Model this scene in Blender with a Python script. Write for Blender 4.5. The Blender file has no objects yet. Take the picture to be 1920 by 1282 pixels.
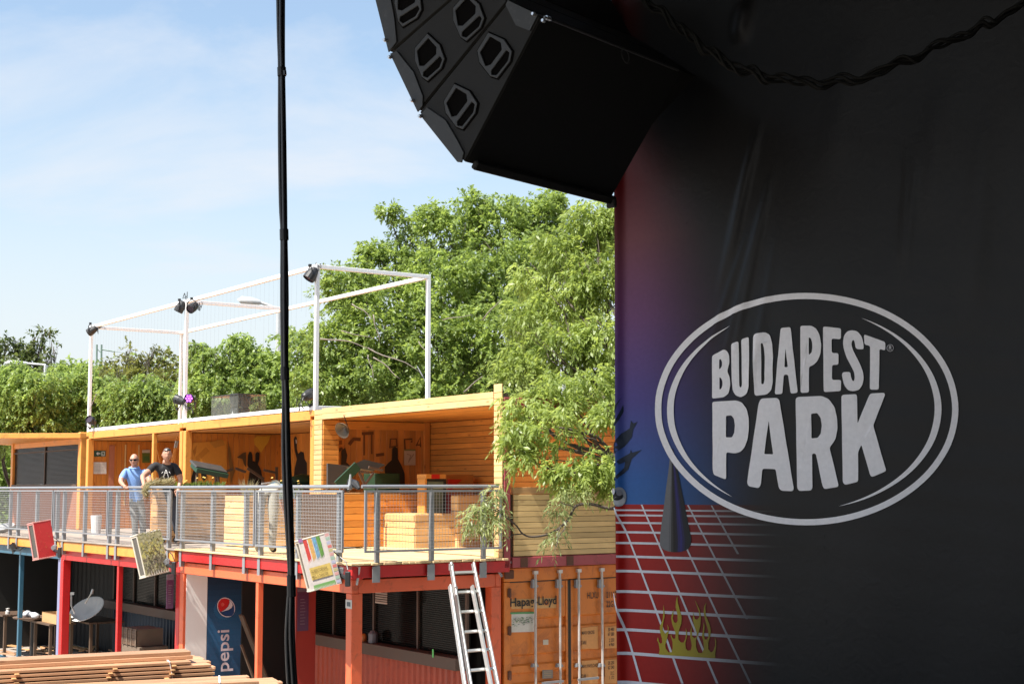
import bpy, bmesh, math, random
import numpy as np
from mathutils import Vector as V, Matrix as M
from mathutils.geometry import tessellate_polygon
random.seed(7); RNG = np.random.default_rng(7)
S = bpy.context.scene; COL = S.collection
R = math.radians
# ------------------------------------------------------------------ camera
CAMZ = 3.85; F_PX = 2736.0; PITCH = 0.0994; ROLL = -0.0022
fw = V((0, math.cos(PITCH), math.sin(PITCH))); up0 = V((0, -math.sin(PITCH), math.cos(PITCH))); rt0 = V((1, 0, 0))
rt = rt0*math.cos(ROLL)+up0*math.sin(ROLL); up = up0*math.cos(ROLL)-rt0*math.sin(ROLL)
cd = bpy.data.cameras.new('camera'); cam = bpy.data.objects.new('camera', cd); COL.objects.link(cam)
mw = M.Identity(4)
for i in range(3):
    mw[i][0] = rt[i]; mw[i][1] = up[i]; mw[i][2] = -fw[i]
mw[2][3] = CAMZ
cam.matrix_world = mw
cd.sensor_width = 36; cd.lens = F_PX/1920*36; cd.clip_end = 3000; cd.clip_start = 0.05
S.camera = cam
# ------------------------------------------------------------------ world, sun, exposure
SUN_EL = R(58); SUN_H = V((-0.74, -0.673)).normalized()
SKY_STR = 0.092; SUN_STR = 5.0; EXPO = 1.12
wd = bpy.data.worlds.new('World'); S.world = wd; wd.use_nodes = True
nt = wd.node_tree; nt.nodes.clear()
def nn(t, ty, **kw):
    n = t.nodes.new(ty)
    for k, v in kw.items():
        if k.startswith('i_'): n.inputs[k[2:].replace('_', ' ')].default_value = v
        else: setattr(n, k, v)
    return n
sky = nn(nt, 'ShaderNodeTexSky', sky_type='NISHITA', sun_disc=False, sun_elevation=SUN_EL, sun_rotation=math.atan2(SUN_H.x, SUN_H.y))
sky.air_density = 1.3; sky.dust_density = 1.2; sky.ozone_density = 1.6
tc = nn(nt, 'ShaderNodeTexCoord'); mp = nn(nt, 'ShaderNodeMapping'); mp.inputs['Scale'].default_value = (1.2, 1.2, 3.6); mp.inputs['Location'].default_value = (0.3, 0.9, 0.2)
mp.inputs['Rotation'].default_value = (0.12, -0.15, 0.5)
nz = nn(nt, 'ShaderNodeTexNoise', i_Scale=2.1, i_Detail=9.0, i_Roughness=0.58, i_Distortion=0.5)
rp = nn(nt, 'ShaderNodeValToRGB'); rp.color_ramp.elements[0].position = 0.47; rp.color_ramp.elements[0].color = (0.08, 0.08, 0.08, 1)
rp.color_ramp.elements[1].position = 0.68; rp.color_ramp.elements[1].color = (0.78, 0.78, 0.78, 1)
sep = nn(nt, 'ShaderNodeSeparateXYZ')
hz = nn(nt, 'ShaderNodeMapRange'); hz.inputs[1].default_value = 0.0; hz.inputs[2].default_value = 0.31; hz.inputs[3].default_value = 0.90; hz.inputs[4].default_value = 0.0
hz.interpolation_type = 'SMOOTHSTEP'
mx0 = nn(nt, 'ShaderNodeMath', operation='MAXIMUM'); mx = nn(nt, 'ShaderNodeMix', data_type='RGBA')
bg = nn(nt, 'ShaderNodeBackground'); bg.inputs['Strength'].default_value = SKY_STR
ow = nn(nt, 'ShaderNodeOutputWorld'); L_ = nt.links.new
L_(tc.outputs['Generated'], mp.inputs['Vector']); L_(mp.outputs['Vector'], nz.inputs['Vector']); L_(nz.outputs['Fac'], rp.inputs['Fac'])
L_(tc.outputs['Generated'], sep.inputs[0]); L_(sep.outputs['Z'], hz.inputs[0])
L_(rp.outputs['Color'], mx0.inputs[0]); L_(hz.outputs[0], mx0.inputs[1])
L_(mx0.outputs[0], mx.inputs['Factor']); L_(sky.outputs[0], mx.inputs['A']); mx.inputs['B'].default_value = (4.3, 4.5, 4.85, 1)
L_(mx.outputs['Result'], bg.inputs['Color']); L_(bg.outputs[0], ow.inputs[0])
sl = bpy.data.lights.new('sun', 'SUN'); sl.energy = SUN_STR; sl.angle = R(0.5); sl.color = (1.0, 0.955, 0.88)
so = bpy.data.objects.new('sun', sl); COL.objects.link(so); so.location = (-20, -20, 60)
sv = V((SUN_H.x*math.cos(SUN_EL), SUN_H.y*math.cos(SUN_EL), math.sin(SUN_EL)))
so.rotation_euler = sv.to_track_quat('Z', 'Y').to_euler()
S.view_settings.view_transform = 'Standard'; S.view_settings.look = 'None'; S.view_settings.exposure = EXPO; S.view_settings.gamma = 1
S.view_settings.use_curve_mapping = False
S.cycles.max_bounces = 8; S.cycles.transparent_max_bounces = 16
# ------------------------------------------------------------------ frames of reference
def ray(px, py): return fw + rt*((px-960)/F_PX) - up*((py-641)/F_PX)
CAM = V((0, 0, CAMZ))
def at(px, py, depth):
    d = ray(px, py); return CAM + d*(depth/d.y)
class Fr:
    def __init__(s, o, deg):
        s.o = V(o); s.deg = deg; s.r = M.Rotation(R(deg), 3, 'Z'); s.ri = s.r.transposed()
    def w(s, v): return s.o + s.r @ V(v)
    def l(s, v): return s.ri @ (V(v)-s.o)
    def ix(s, px, py, x=None, y=None, z=None):
        c = s.l(CAM); d = s.ri @ ray(px, py)
        k, val = (0, x) if x is not None else ((1, y) if y is not None else (2, z))
        return c + d*((val-c[k])/d[k])
    def hit(s, px, py, p0, n):
        c = s.l(CAM); d = s.ri @ ray(px, py); n = V(n)
        return c + d*((V(p0)-c).dot(n)/d.dot(n))
W = Fr((0, 0, 0), 0)
ROW = Fr((-3.6056, 26.6616, 0), -55.0)
ROW2 = Fr(ROW.w((-0.2, -2.45, 0)), -54.0)
BAN = Fr((0.95, 13.0, 0), -36.87)
DK = 2.82; RF = 5.262; FT = 7.962; LT = 2.59
# ------------------------------------------------------------------ objects
OFF = {}
def thing(name, label, cat, fr, loc, rz=0.0, group=None):
    o = bpy.data.objects.new(name, None); COL.objects.link(o); o.empty_display_size = 0.2
    o.location = fr.w(loc); o.rotation_euler = (0, 0, R(fr.deg+rz))
    o['label'] = label; o['category'] = cat
    if group: o['group'] = group
    OFF[o] = (V(loc), M.Rotation(R(-rz), 3, 'Z')); return o
def setting(name, fr=W, loc=(0, 0, 0)):
    o = bpy.data.objects.new(name, None); COL.objects.link(o); o.location = fr.w(loc); o.rotation_euler = (0, 0, R(fr.deg))
    o['kind'] = 'structure'; OFF[o] = (V(loc), M.Identity(3)); return o
def tag(o, label, cat, group=None):
    o['label'] = label; o['category'] = cat
    if group: o['group'] = group
    return o
def link(name, me, parent, fr=None):
    o = bpy.data.objects.new(name, me); COL.objects.link(o)
    if parent is not None: o.parent = parent
    return o
def off(parent):
    """offset + rotation of the thing a (sub-)part belongs to"""
    while parent is not None and parent not in OFF: parent = parent.parent
    return OFF[parent]
class G:
    def __init__(s): s.v = []; s.f = []; s.mi = []; s.col = []
    def add(s, vs, fs, mi=0, col=None):
        b = len(s.v); s.v += [V(p) for p in vs]
        for q in fs: s.f.append([i+b for i in q]); s.mi.append(mi); s.col.append(col)
        return s
    def box(s, c, d, rot=None, mi=0, col=None):
        c = V(c); h = V(d)/2
        vs = [V((x*h.x, y*h.y, z*h.z)) for z in (-1, 1) for y in (-1, 1) for x in (-1, 1)]
        if rot is not None: vs = [rot @ p for p in vs]
        return s.add([c+p for p in vs], [(0, 2, 3, 1), (4, 5, 7, 6), (0, 1, 5, 4), (2, 6, 7, 3), (0, 4, 6, 2), (1, 3, 7, 5)], mi, col)
    def bb(s, x0, x1, y0, y1, z0, z1, mi=0, col=None):
        return s.box(((x0+x1)/2, (y0+y1)/2, (z0+z1)/2), (abs(x1-x0), abs(y1-y0), abs(z1-z0)), None, mi, col)
    def beam(s, a, b, w, h, upv=(0, 0, 1), mi=0, col=None):
        a = V(a); b = V(b); x = (b-a); L = x.length; x.normalize(); y = V(upv).cross(x)
        if y.length < 1e-4: y = V((0, 1, 0)).cross(x)
        y.normalize(); z = x.cross(y)
        rot = M((x, y, z)).transposed()
        return s.box((a+b)/2, (L, w, h), rot, mi, col)
    def tube(s, pts, r, n=7, mi=0, col=None, closed=False):
        pts = [V(p) for p in pts]; m = len(pts); rs = r if isinstance(r, (list, tuple)) else [r]*m
        vs = []; prev = None
        for i, p in enumerate(pts):
            t = (pts[(i+1) % m if closed else min(i+1, m-1)]-pts[(i-1) % m if closed else max(i-1, 0)]).normalized()
            if prev is None:
                a = t.cross(V((0, 0, 1)));
                if a.length < 0.05: a = t.cross(V((1, 0, 0)))
            else: a = prev - t*prev.dot(t)
            a.normalize(); prev = a; b = t.cross(a)
            for k in range(n):
                an = 2*math.pi*k/n; vs.append(p + (a*math.cos(an)+b*math.sin(an))*rs[i])
        fs = []
        for i in range(m if closed else m-1):
            j = (i+1) % m
            for k in range(n): fs.append((i*n+k, i*n+(k+1) % n, j*n+(k+1) % n, j*n+k))
        if not closed: fs += [tuple(range(n))[::-1], tuple((m-1)*n+k for k in range(n))]
        return s.add(vs, fs, mi, col)
    def lathe(s, prof, c, axis=(0, 0, 1), n=16, mi=0, col=None):
        c = V(c); ax = V(axis).normalized(); a = ax.cross(V((0, 0, 1)))
        if a.length < 0.05: a = V((1, 0, 0))
        a.normalize(); b = ax.cross(a); vs = []
        for r, h in prof:
            for k in range(n):
                an = 2*math.pi*k/n; vs.append(c+ax*h+(a*math.cos(an)+b*math.sin(an))*r)
        fs = [(i*n+k, i*n+(k+1) % n, (i+1)*n+(k+1) % n, (i+1)*n+k) for i in range(len(prof)-1) for k in range(n)]
        fs += [tuple(range(n))[::-1], tuple((len(prof)-1)*n+k for k in range(n))]
        return s.add(vs, fs, mi, col)
    def plate(s, pts, ext, mi=0, col=None, holes=()):
        """polygon of 3-D points pushed out by vector ext (closed solid)"""
        loops = [[V(p) for p in pts]]+[[V(p) for p in h] for h in holes]; e = V(ext); flat = [p for l in loops for p in l]; n = len(flat)
        tris = tessellate_polygon(loops)
        fs = [tuple(t) for t in tris]+[tuple(i+n for i in t)[::-1] for t in tris]
        b = 0
        for l in loops:
            m = len(l)
            for i in range(m): fs.append((b+i, b+(i+1) % m, b+(i+1) % m+n, b+i+n))
            b += m
        return s.add(flat+[p+e for p in flat], fs, mi, col)
    def poly(s, pts, mi=0, col=None, holes=()):
        loops = [[V(p) for p in pts]]+[[V(p) for p in h] for h in holes]
        return s.add([p for l in loops for p in l], [tuple(t) for t in tessellate_polygon(loops)], mi, col)
    def text(s, txt, height, fn, mi=0, col=None, bold=0.0, align='LEFT', sx=1.0):
        cu = bpy.data.curves.new('t', 'FONT'); cu.body = txt; cu.size = 1.0; cu.offset = bold; cu.align_x = align; cu.resolution_u = 3
        ob = bpy.data.objects.new('t', cu); COL.objects.link(ob); bpy.context.view_layer.update()
        me = bpy.data.meshes.new_from_object(ob.evaluated_get(bpy.context.evaluated_depsgraph_get()))
        s.add([fn(v.co.x*height*sx, v.co.y*height) for v in me.vertices], [tuple(p.vertices) for p in me.polygons], mi, col)
        bpy.data.objects.remove(ob); bpy.data.curves.remove(cu); bpy.data.meshes.remove(me); return s
    def mesh(s, name, mats, o3=V((0, 0, 0)), r3=M.Identity(3), smooth=False, bevel=0.0, fix=True):
        me = bpy.data.meshes.new(name); me.from_pydata([r3 @ (p-o3) for p in s.v], [], s.f)
        for m in (mats if isinstance(mats, (list, tuple)) else [mats]): me.materials.append(m)
        me.polygons.foreach_set('material_index', s.mi)
        if any(c is not None for c in s.col):
            at_ = me.color_attributes.new('Col', 'FLOAT_COLOR', 'CORNER'); arr = []
            for p, c in zip(me.polygons, s.col): arr += list((c or (0.5, 0.5, 0.5))[:3]+(1.0,))*p.loop_total
            at_.data.foreach_set('color', arr)
        if fix or bevel:
            bm = bmesh.new(); bm.from_mesh(me)
            if fix: bmesh.ops.recalc_face_normals(bm, faces=bm.faces)
            if bevel: bmesh.ops.bevel(bm, geom=[e for e in bm.edges if e.calc_face_angle(0) > 0.5], offset=bevel, segments=1, affect='EDGES', profile=0.5, clamp_overlap=True)
            bm.to_mesh(me); bm.free()
        if smooth: me.polygons.foreach_set('use_smooth', [True]*len(me.polygons))
        me.update(); return me
    def obj(s, name, mats, parent, smooth=False, bevel=0.0, fix=True, label=None):
        o3, r3 = off(parent); o = link(name, s.mesh(name, mats, o3, r3, smooth, bevel, fix), parent)
        if label: o['label'] = label
        return o
    def solo(s, name, mats, fr, loc, label, cat, group=None, smooth=False, bevel=0.0, kind=None):
        """a thing that is a single mesh"""
        o = link(name, s.mesh(name, mats, V(loc), M.Identity(3), smooth, bevel), None); o.location = fr.w(loc); o.rotation_euler = (0, 0, R(fr.deg))
        OFF[o] = (V(loc), M.Identity(3))
        if kind: o['kind'] = kind
        if label: o['label'] = label; o['category'] = cat
        if group: o['group'] = group
        return o
PL = {}
def plank(parent, c, size, m, rot=None, name='plank', bevel=0.004):
    key = (tuple(round(x, 3) for x in size), m.name, bevel)
    if key not in PL: PL[key] = G().box((0, 0, 0), size).mesh('plank', m, bevel=bevel)
    o = link(name, PL[key], parent); o3, r3 = off(parent); o.location = r3 @ (V(c)-o3)
    if rot: o.rotation_euler = rot
    return o
def dup(root, fr, loc, rz=0.0, label=None):
    r = root.copy(); COL.objects.link(r); r.location = fr.w(loc); r.rotation_euler = (0, 0, R(fr.deg+rz))
    if label: r['label'] = label
    for ch in list(root.children):
        c = ch.copy(); COL.objects.link(c); c.parent = r
        for g in ch.children:
            d = g.copy(); COL.objects.link(d); d.parent = c
    return r
# ------------------------------------------------------------------ materials
MATS = {}
def base(name):
    m = bpy.data.materials.new(name); m.use_nodes = True; t = m.node_tree; return m, t, t.nodes['Principled BSDF'], t.links.new
def mat(name, col, rough=0.5, var=0.12, scale=4.0, bump=0.0, metal=0.0, spec=0.5, dirt=None, dirt_amt=0.0, dirt_scale=3.0, emit=None, rnd=0.0):
    if name in MATS: return MATS[name]
    m, t, p, L = base(name)
    tcx = nn(t, 'ShaderNodeTexCoord'); n1 = nn(t, 'ShaderNodeTexNoise', i_Scale=scale, i_Detail=6.0, i_Roughness=0.6)
    L(tcx.outputs['Object'], n1.inputs['Vector'])
    mixn = nn(t, 'ShaderNodeMix', data_type='RGBA'); c = V(col)
    mixn.inputs['A'].default_value = (*(c*(1-var)), 1); mixn.inputs['B'].default_value = (*(c*(1+var)), 1)
    L(n1.outputs['Fac'], mixn.inputs['Factor']); out = mixn.outputs['Result']
    if dirt:
        n2 = nn(t, 'ShaderNodeTexNoise', i_Scale=dirt_scale, i_Detail=8.0, i_Roughness=0.7, i_Distortion=0.6); L(tcx.outputs['Object'], n2.inputs['Vector'])
        r2 = nn(t, 'ShaderNodeValToRGB'); r2.color_ramp.elements[0].position = 0.62-0.25*dirt_amt; r2.color_ramp.elements[1].position = 0.74
        r2.color_ramp.elements[1].color = (0.85, 0.85, 0.85, 1)
        L(n2.outputs['Fac'], r2.inputs['Fac']); md = nn(t, 'ShaderNodeMix', data_type='RGBA'); L(r2.outputs['Color'], md.inputs['Factor']); L(out, md.inputs['A'])
        md.inputs['B'].default_value = (*dirt, 1); out = md.outputs['Result']
    if rnd:
        oi = nn(t, 'ShaderNodeObjectInfo'); hs = nn(t, 'ShaderNodeHueSaturation'); mr = nn(t, 'ShaderNodeMapRange'); mr.inputs[3].default_value = 1-rnd; mr.inputs[4].default_value = 1+rnd
        L(oi.outputs['Random'], mr.inputs[0]); L(mr.outputs[0], hs.inputs['Value']); L(out, hs.inputs['Color']); out = hs.outputs['Color']
    L(out, p.inputs['Base Color'])
    rr = nn(t, 'ShaderNodeMapRange'); rr.inputs[3].default_value = max(0.03, rough-0.12); rr.inputs[4].default_value = min(1, rough+0.12)
    L(n1.outputs['Fac'], rr.inputs[0]); L(rr.outputs[0], p.inputs['Roughness'])
    p.inputs['Metallic'].default_value = metal; p.inputs['Specular IOR Level'].default_value = spec
    if bump:
        bn = nn(t, 'ShaderNodeBump', i_Strength=bump, i_Distance=0.01); n3 = nn(t, 'ShaderNodeTexNoise', i_Scale=scale*9, i_Detail=5.0); L(tcx.outputs['Object'], n3.inputs['Vector'])
        L(n3.outputs['Fac'], bn.inputs['Height']); L(bn.outputs[0], p.inputs['Normal'])
    if emit: p.inputs['Emission Color'].default_value = (*emit[0], 1); p.inputs['Emission Strength'].default_value = emit[1]
    MATS[name] = m; return m
def wood(name, col, axis=0, rough=0.55, rnd=0.22, grey=0.0, contrast=0.32):
    """boards: grain along the object's local axis, knots, each piece its own tone"""
    if name in MATS: return MATS[name]
    m, t, p, L = base(name)
    tcx = nn(t, 'ShaderNodeTexCoord'); oi = nn(t, 'ShaderNodeObjectInfo')
    ad = nn(t, 'ShaderNodeVectorMath', operation='ADD'); sc = nn(t, 'ShaderNodeVectorMath', operation='SCALE'); sc.inputs[0].default_value = (37.0, 53.0, 71.0)
    L(oi.outputs['Random'], sc.inputs['Scale']); L(tcx.outputs['Object'], ad.inputs[0]); L(sc.outputs[0], ad.inputs[1])
    mp_ = nn(t, 'ShaderNodeMapping'); s3 = [14.0, 14.0, 14.0]; s3[axis] = 0.9; mp_.inputs['Scale'].default_value = s3; L(ad.outputs[0], mp_.inputs['Vector'])
    n1 = nn(t, 'ShaderNodeTexNoise', i_Scale=1.7, i_Detail=7.0, i_Roughness=0.62, i_Distortion=0.9); L(mp_.outputs[0], n1.inputs['Vector'])
    n2 = nn(t, 'ShaderNodeTexNoise', i_Scale=1.3, i_Detail=3.0); L(ad.outputs[0], n2.inputs['Vector'])
    c = V(col); mixn = nn(t, 'ShaderNodeMix', data_type='RGBA')
    mixn.inputs['A'].default_value = (*(c*(1-contrast)), 1); mixn.inputs['B'].default_value = (*[min(x*(1+contrast*0.7), 0.92) for x in c], 1); L(n1.outputs['Fac'], mixn.inputs['Factor'])
    mk = nn(t, 'ShaderNodeMapping'); k3 = [9.0, 9.0, 9.0]; k3[axis] = 3.0; mk.inputs['Scale'].default_value = k3; L(ad.outputs[0], mk.inputs['Vector'])
    vk = nn(t, 'ShaderNodeTexVoronoi', i_Scale=0.9); L(mk.outputs[0], vk.inputs['Vector'])
    kr = nn(t, 'ShaderNodeMapRange'); kr.inputs[1].default_value = 0.05; kr.inputs[2].default_value = 0.17; kr.inputs[3].default_value = 0.7; kr.inputs[4].default_value = 0.0; L(vk.outputs['Distance'], kr.inputs[0])
    mk2 = nn(t, 'ShaderNodeMix', data_type='RGBA'); L(kr.outputs[0], mk2.inputs['Factor']); L(mixn.outputs['Result'], mk2.inputs['A']); mk2.inputs['B'].default_value = (*(V((c.x*0.42, c.y*0.30, c.z*0.25))), 1)
    hs = nn(t, 'ShaderNodeHueSaturation'); mr = nn(t, 'ShaderNodeMapRange'); mr.inputs[3].default_value = 1-rnd; mr.inputs[4].default_value = 1+rnd*0.6
    L(oi.outputs['Random'], mr.inputs[0]); L(mr.outputs[0], hs.inputs['Value']); L(mk2.outputs['Result'], hs.inputs['Color']); hs.inputs['Saturation'].default_value = 1-grey
    mw_ = nn(t, 'ShaderNodeMix', data_type='RGBA', blend_type='MULTIPLY'); mw_.inputs['Factor'].default_value = 0.45
    r4 = nn(t, 'ShaderNodeValToRGB'); r4.color_ramp.elements[0].position = 0.3; r4.color_ramp.elements[0].color = (0.6, 0.55, 0.5, 1); r4.color_ramp.elements[1].position = 0.6
    L(n2.outputs['Fac'], r4.inputs['Fac']); L(hs.outputs['Color'], mw_.inputs['A']); L(r4.outputs['Color'], mw_.inputs['B'])
    L(mw_.outputs['Result'], p.inputs['Base Color']); p.inputs['Roughness'].default_value = rough
    bn = nn(t, 'ShaderNodeBump', i_Strength=0.35, i_Distance=0.004); L(n1.outputs['Fac'], bn.inputs['Height']); L(bn.outputs[0], p.inputs['Normal'])
    MATS[name] = m; return m
def ink(name='print_ink', rough=0.5, spec=0.5):
    """flat print: the colours are the printed or painted colours stored on the faces"""
    if name in MATS: return MATS[name]
    m, t, p, L = base(name); a = nn(t, 'ShaderNodeVertexColor', layer_name='Col'); n1 = nn(t, 'ShaderNodeTexNoise', i_Scale=30.0, i_Detail=4.0)
    tcx = nn(t, 'ShaderNodeTexCoord'); L(tcx.outputs['Object'], n1.inputs['Vector'])
    mr = nn(t, 'ShaderNodeMapRange'); mr.inputs[3].default_value = 0.88; mr.inputs[4].default_value = 1.1; L(n1.outputs['Fac'], mr.inputs[0])
    hs = nn(t, 'ShaderNodeHueSaturation'); L(a.outputs['Color'], hs.inputs['Color']); L(mr.outputs[0], hs.inputs['Value']); L(hs.outputs['Color'], p.inputs['Base Color'])
    p.inputs['Roughness'].default_value = rough; p.inputs['Specular IOR Level'].default_value = spec
    n4 = nn(t, 'ShaderNodeTexNoise', i_Scale=420.0, i_Detail=2.0); L(tcx.outputs['Object'], n4.inputs['Vector']); n5 = nn(t, 'ShaderNodeTexNoise', i_Scale=9.0, i_Detail=6.0, i_Distortion=1.2); L(tcx.outputs['Object'], n5.inputs['Vector'])
    ad = nn(t, 'ShaderNodeMath', operation='MULTIPLY_ADD'); ad.inputs[1].default_value = 0.25; L(n4.outputs['Fac'], ad.inputs[0]); L(n5.outputs['Fac'], ad.inputs[2]); bn = nn(t, 'ShaderNodeBump', i_Strength=0.22, i_Distance=0.012); L(ad.outputs[0], bn.inputs['Height']); L(bn.outputs[0], p.inputs['Normal'])
    MATS[name] = m; return m
def leafmat(name, c0, c1):
    if name in MATS: return MATS[name]
    m, t, p, L = base(name); a = nn(t, 'ShaderNodeVertexColor', layer_name='Col'); sp = nn(t, 'ShaderNodeSeparateColor'); L(a.outputs['Color'], sp.inputs[0])
    mixn = nn(t, 'ShaderNodeMix', data_type='RGBA'); mixn.inputs['A'].default_value = (*c0, 1); mixn.inputs['B'].default_value = (*c1, 1); L(sp.outputs[0], mixn.inputs['Factor'])
    L(mixn.outputs['Result'], p.inputs['Base Color']); p.inputs['Roughness'].default_value = 0.42; p.inputs['Specular IOR Level'].default_value = 0.45
    tr = nn(t, 'ShaderNodeBsdfTranslucent'); hs = nn(t, 'ShaderNodeHueSaturation'); hs.inputs['Value'].default_value = 1.75; hs.inputs['Hue'].default_value = 0.485; hs.inputs['Saturation'].default_value = 1.1
    L(mixn.outputs['Result'], hs.inputs['Color']); L(hs.outputs['Color'], tr.inputs['Color'])
    ms = nn(t, 'ShaderNodeMixShader'); ms.inputs[0].default_value = 0.50; L(p.outputs[0], ms.inputs[1]); L(tr.outputs[0], ms.inputs[2]); L(ms.outputs[0], t.nodes['Material Output'].inputs['Surface'])
    MATS[name] = m; return m
def glass(name, tint=(0.9, 0.92, 0.9), alpha=0.35, rough=0.06, spec=0.12):
    if name in MATS: return MATS[name]
    m, t, p, L = base(name); p.inputs['Base Color'].default_value = (*tint, 1); p.inputs['Roughness'].default_value = rough; p.inputs['Alpha'].default_value = alpha; p.inputs['Specular IOR Level'].default_value = spec
    n1 = nn(t, 'ShaderNodeTexNoise', i_Scale=3.0, i_Detail=5.0); mr = nn(t, 'ShaderNodeMapRange'); mr.inputs[3].default_value = max(0, alpha-0.08); mr.inputs[4].default_value = alpha+0.08
    tcx = nn(t, 'ShaderNodeTexCoord'); L(tcx.outputs['Object'], n1.inputs['Vector']); L(n1.outputs['Fac'], mr.inputs[0]); L(mr.outputs[0], p.inputs['Alpha'])
    MATS[name] = m; return m
YEL = mat('yellow_paint', (0.72, 0.29, 0.055), 0.45, 0.10, 3, dirt=(0.35, 0.15, 0.03), dirt_amt=0.35, dirt_scale=5)
ORG = mat('orange_red_paint', (0.70, 0.125, 0.045), 0.45, 0.12, 3, dirt=(0.30, 0.07, 0.03), dirt_amt=0.3, dirt_scale=5)
RED = mat('red_paint', (0.50, 0.013, 0.013), 0.42, 0.14, 3, dirt=(0.25, 0.02, 0.02), dirt_amt=0.3, dirt_scale=5)
MAR = mat('maroon_paint', (0.34, 0.055, 0.065), 0.5, 0.15, 3, dirt=(0.12, 0.03, 0.02), dirt_amt=0.3, dirt_scale=4)
BLU = mat('teal_blue_paint', (0.03, 0.11, 0.17), 0.45, 0.12, 3, dirt=(0.03, 0.08, 0.1), dirt_amt=0.3)
LIL = mat('lilac_paint', (0.21, 0.22, 0.35), 0.5, 0.1)
CON = mat('container_orange', (0.66, 0.195, 0.025), 0.5, 0.14, 2, dirt=(0.25, 0.07, 0.02), dirt_amt=0.5, dirt_scale=3)
WHT = mat('white_steel', (0.80, 0.80, 0.79), 0.4, 0.04, 5)
WALLW = mat('white_panel', (0.84, 0.83, 0.80), 0.6, 0.05, 2)
ZINC = mat('galvanised_steel', (0.27, 0.28, 0.295), 0.45, 0.18, 9, metal=0.35)
ALU = mat('aluminium', (0.46, 0.46, 0.45), 0.4, 0.15, 8, metal=0.6)
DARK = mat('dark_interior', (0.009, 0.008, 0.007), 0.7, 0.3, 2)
BLK = mat('black_plastic', (0.015, 0.015, 0.016), 0.5, 0.2, 5)
RUB = mat('black_rubber', (0.018, 0.018, 0.019), 0.42, 0.25, 8, spec=0.6)
RUST = mat('rusty_steel', (0.12, 0.05, 0.03), 0.8, 0.4, 6, bump=0.3)
BLIND = mat('dark_blind', (0.012, 0.010, 0.008), 0.7, 0.3, 5, spec=0.06); DGL = mat('dark_window_glass', (0.006, 0.006, 0.005), 0.15, 0.2, 2, spec=0.10)
BRN = mat('brown_board', (0.075, 0.045, 0.03), 0.6, 0.25, 3)
WBOX = wood('booth_wood', (0.80, 0.315, 0.06), 0)
WBOXZ = wood('booth_wood_upright', (0.70, 0.28, 0.06), 2)
WCR = wood('crate_wood', (0.80, 0.49, 0.22), 0)
WDK = wood('deck_wood', (0.68, 0.50, 0.27), 0, rnd=0.15)
WOLD = wood('weathered_wood', (0.36, 0.30, 0.24), 0, rnd=0.25, grey=0.2)
WSL = wood('pale_cladding', (0.76, 0.53, 0.24), 0, rnd=0.18)
WLUM = wood('larch_lumber', (0.52, 0.285, 0.155), 0, rnd=0.22)
WPLT = wood('planter_wood', (0.62, 0.35, 0.15), 0, rnd=0.28)
ORW = wood('orange_wall_board', (0.66, 0.23, 0.03), 2, rnd=0.12, contrast=0.2)
INK = ink()
PI = math.pi
# ================================================================== SETTING
GRM = mat('dusty_ground', (0.33, 0.285, 0.235), 0.9, 0.3, 0.9, bump=0.5, dirt=(0.2, 0.16, 0.13), dirt_amt=0.4, dirt_scale=0.5)
g = G(); g.add([(-900, -300, 0), (900, -300, 0), (900, 1500, 0), (-900, 1500, 0)], [(0, 1, 2, 3)])
o = link('ground', g.mesh('ground', GRM), None); o['kind'] = 'structure'
# the stage the camera stands on: its roof keeps the banner in shade, unseen walls are added to darken it
STG = mat('stage_black', (0.025, 0.024, 0.024), 0.7, 0.3, 2)
g = G().bb(-3.0, 12, -9, 12.9, 1.6, 1.9); o = link('stage_floor', g.mesh('stage_floor', STG), None); o['kind'] = 'structure'
g = G().bb(-4.2, 14, -9, 14.2, 9.6, 9.9); o = link('stage_roof', g.mesh('stage_roof', STG), None); o['kind'] = 'structure'
g = G().bb(12.0, 12.2, -9, 14, 1.9, 9.6); o = link('unseen_side_wall', g.mesh('unseen_side_wall', STG), None); o['kind'] = 'structure'
g = G().bb(-1.5, 12, -9.2, -9, 1.9, 9.6); o = link('unseen_back_wall', g.mesh('unseen_back_wall', STG), None); o['kind'] = 'structure'

# ================================================================== LOWER CONTAINERS
def casting(g, x, y, z, mi=0): g.box((x, y, z), (0.17, 0.17, 0.12), None, mi)
def frame_container(name, label, fr, x0, x1, y0, y1, z0, z1, m, pw=0.15, bh=0.19, thin=(), roof=True, group=None, cat='container', back=True, floor_m=None, ends=(True, True)):
    t = thing(name, label, cat, fr, ((x0+x1)/2, (y0+y1)/2, z0), group=group)
    for x in (x0+pw/2, x1-pw/2):
        for y in (y0+pw/2, y1-pw/2):
            G().bb(x-pw/2, x+pw/2, y-pw/2, y+pw/2, z0, z1-bh-0.002).obj('corner_post', m, t, bevel=0.008)
    for y in (y0+0.05, y1-0.05): G().bb(x0, x1, y-0.05, y+0.05, z1-bh, z1).obj('top_rail', m, t, bevel=0.008)
    for x, e in ((x0+0.05, ends[0]), (x1-0.05, ends[1])):
        if e: G().bb(x-0.05, x+0.05, y0+0.103, y1-0.103, z1-bh, z1).obj('top_rail', m, t, bevel=0.008)
    if roof: G().bb(x0+0.103, x1-0.103, y0+0.103, y1-0.103, z1-0.06, z1-0.012).obj('roof', m, t)
    G().bb(x0+0.01, x1-0.01, y0+0.16, y1-0.01, z0-0.0, z0+0.035).obj('floor', floor_m or WOLD, t)
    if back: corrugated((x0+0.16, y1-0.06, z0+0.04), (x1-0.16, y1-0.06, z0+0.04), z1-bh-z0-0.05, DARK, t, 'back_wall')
    for px in thin:
        x = fr.ix(px, 1150, y=y0).x; G().bb(x-0.045, x+0.045, y0+0.01, y0+0.10, z0, z1-bh-0.002).obj('mid_post', m, t, bevel=0.006)
    return t
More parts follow.
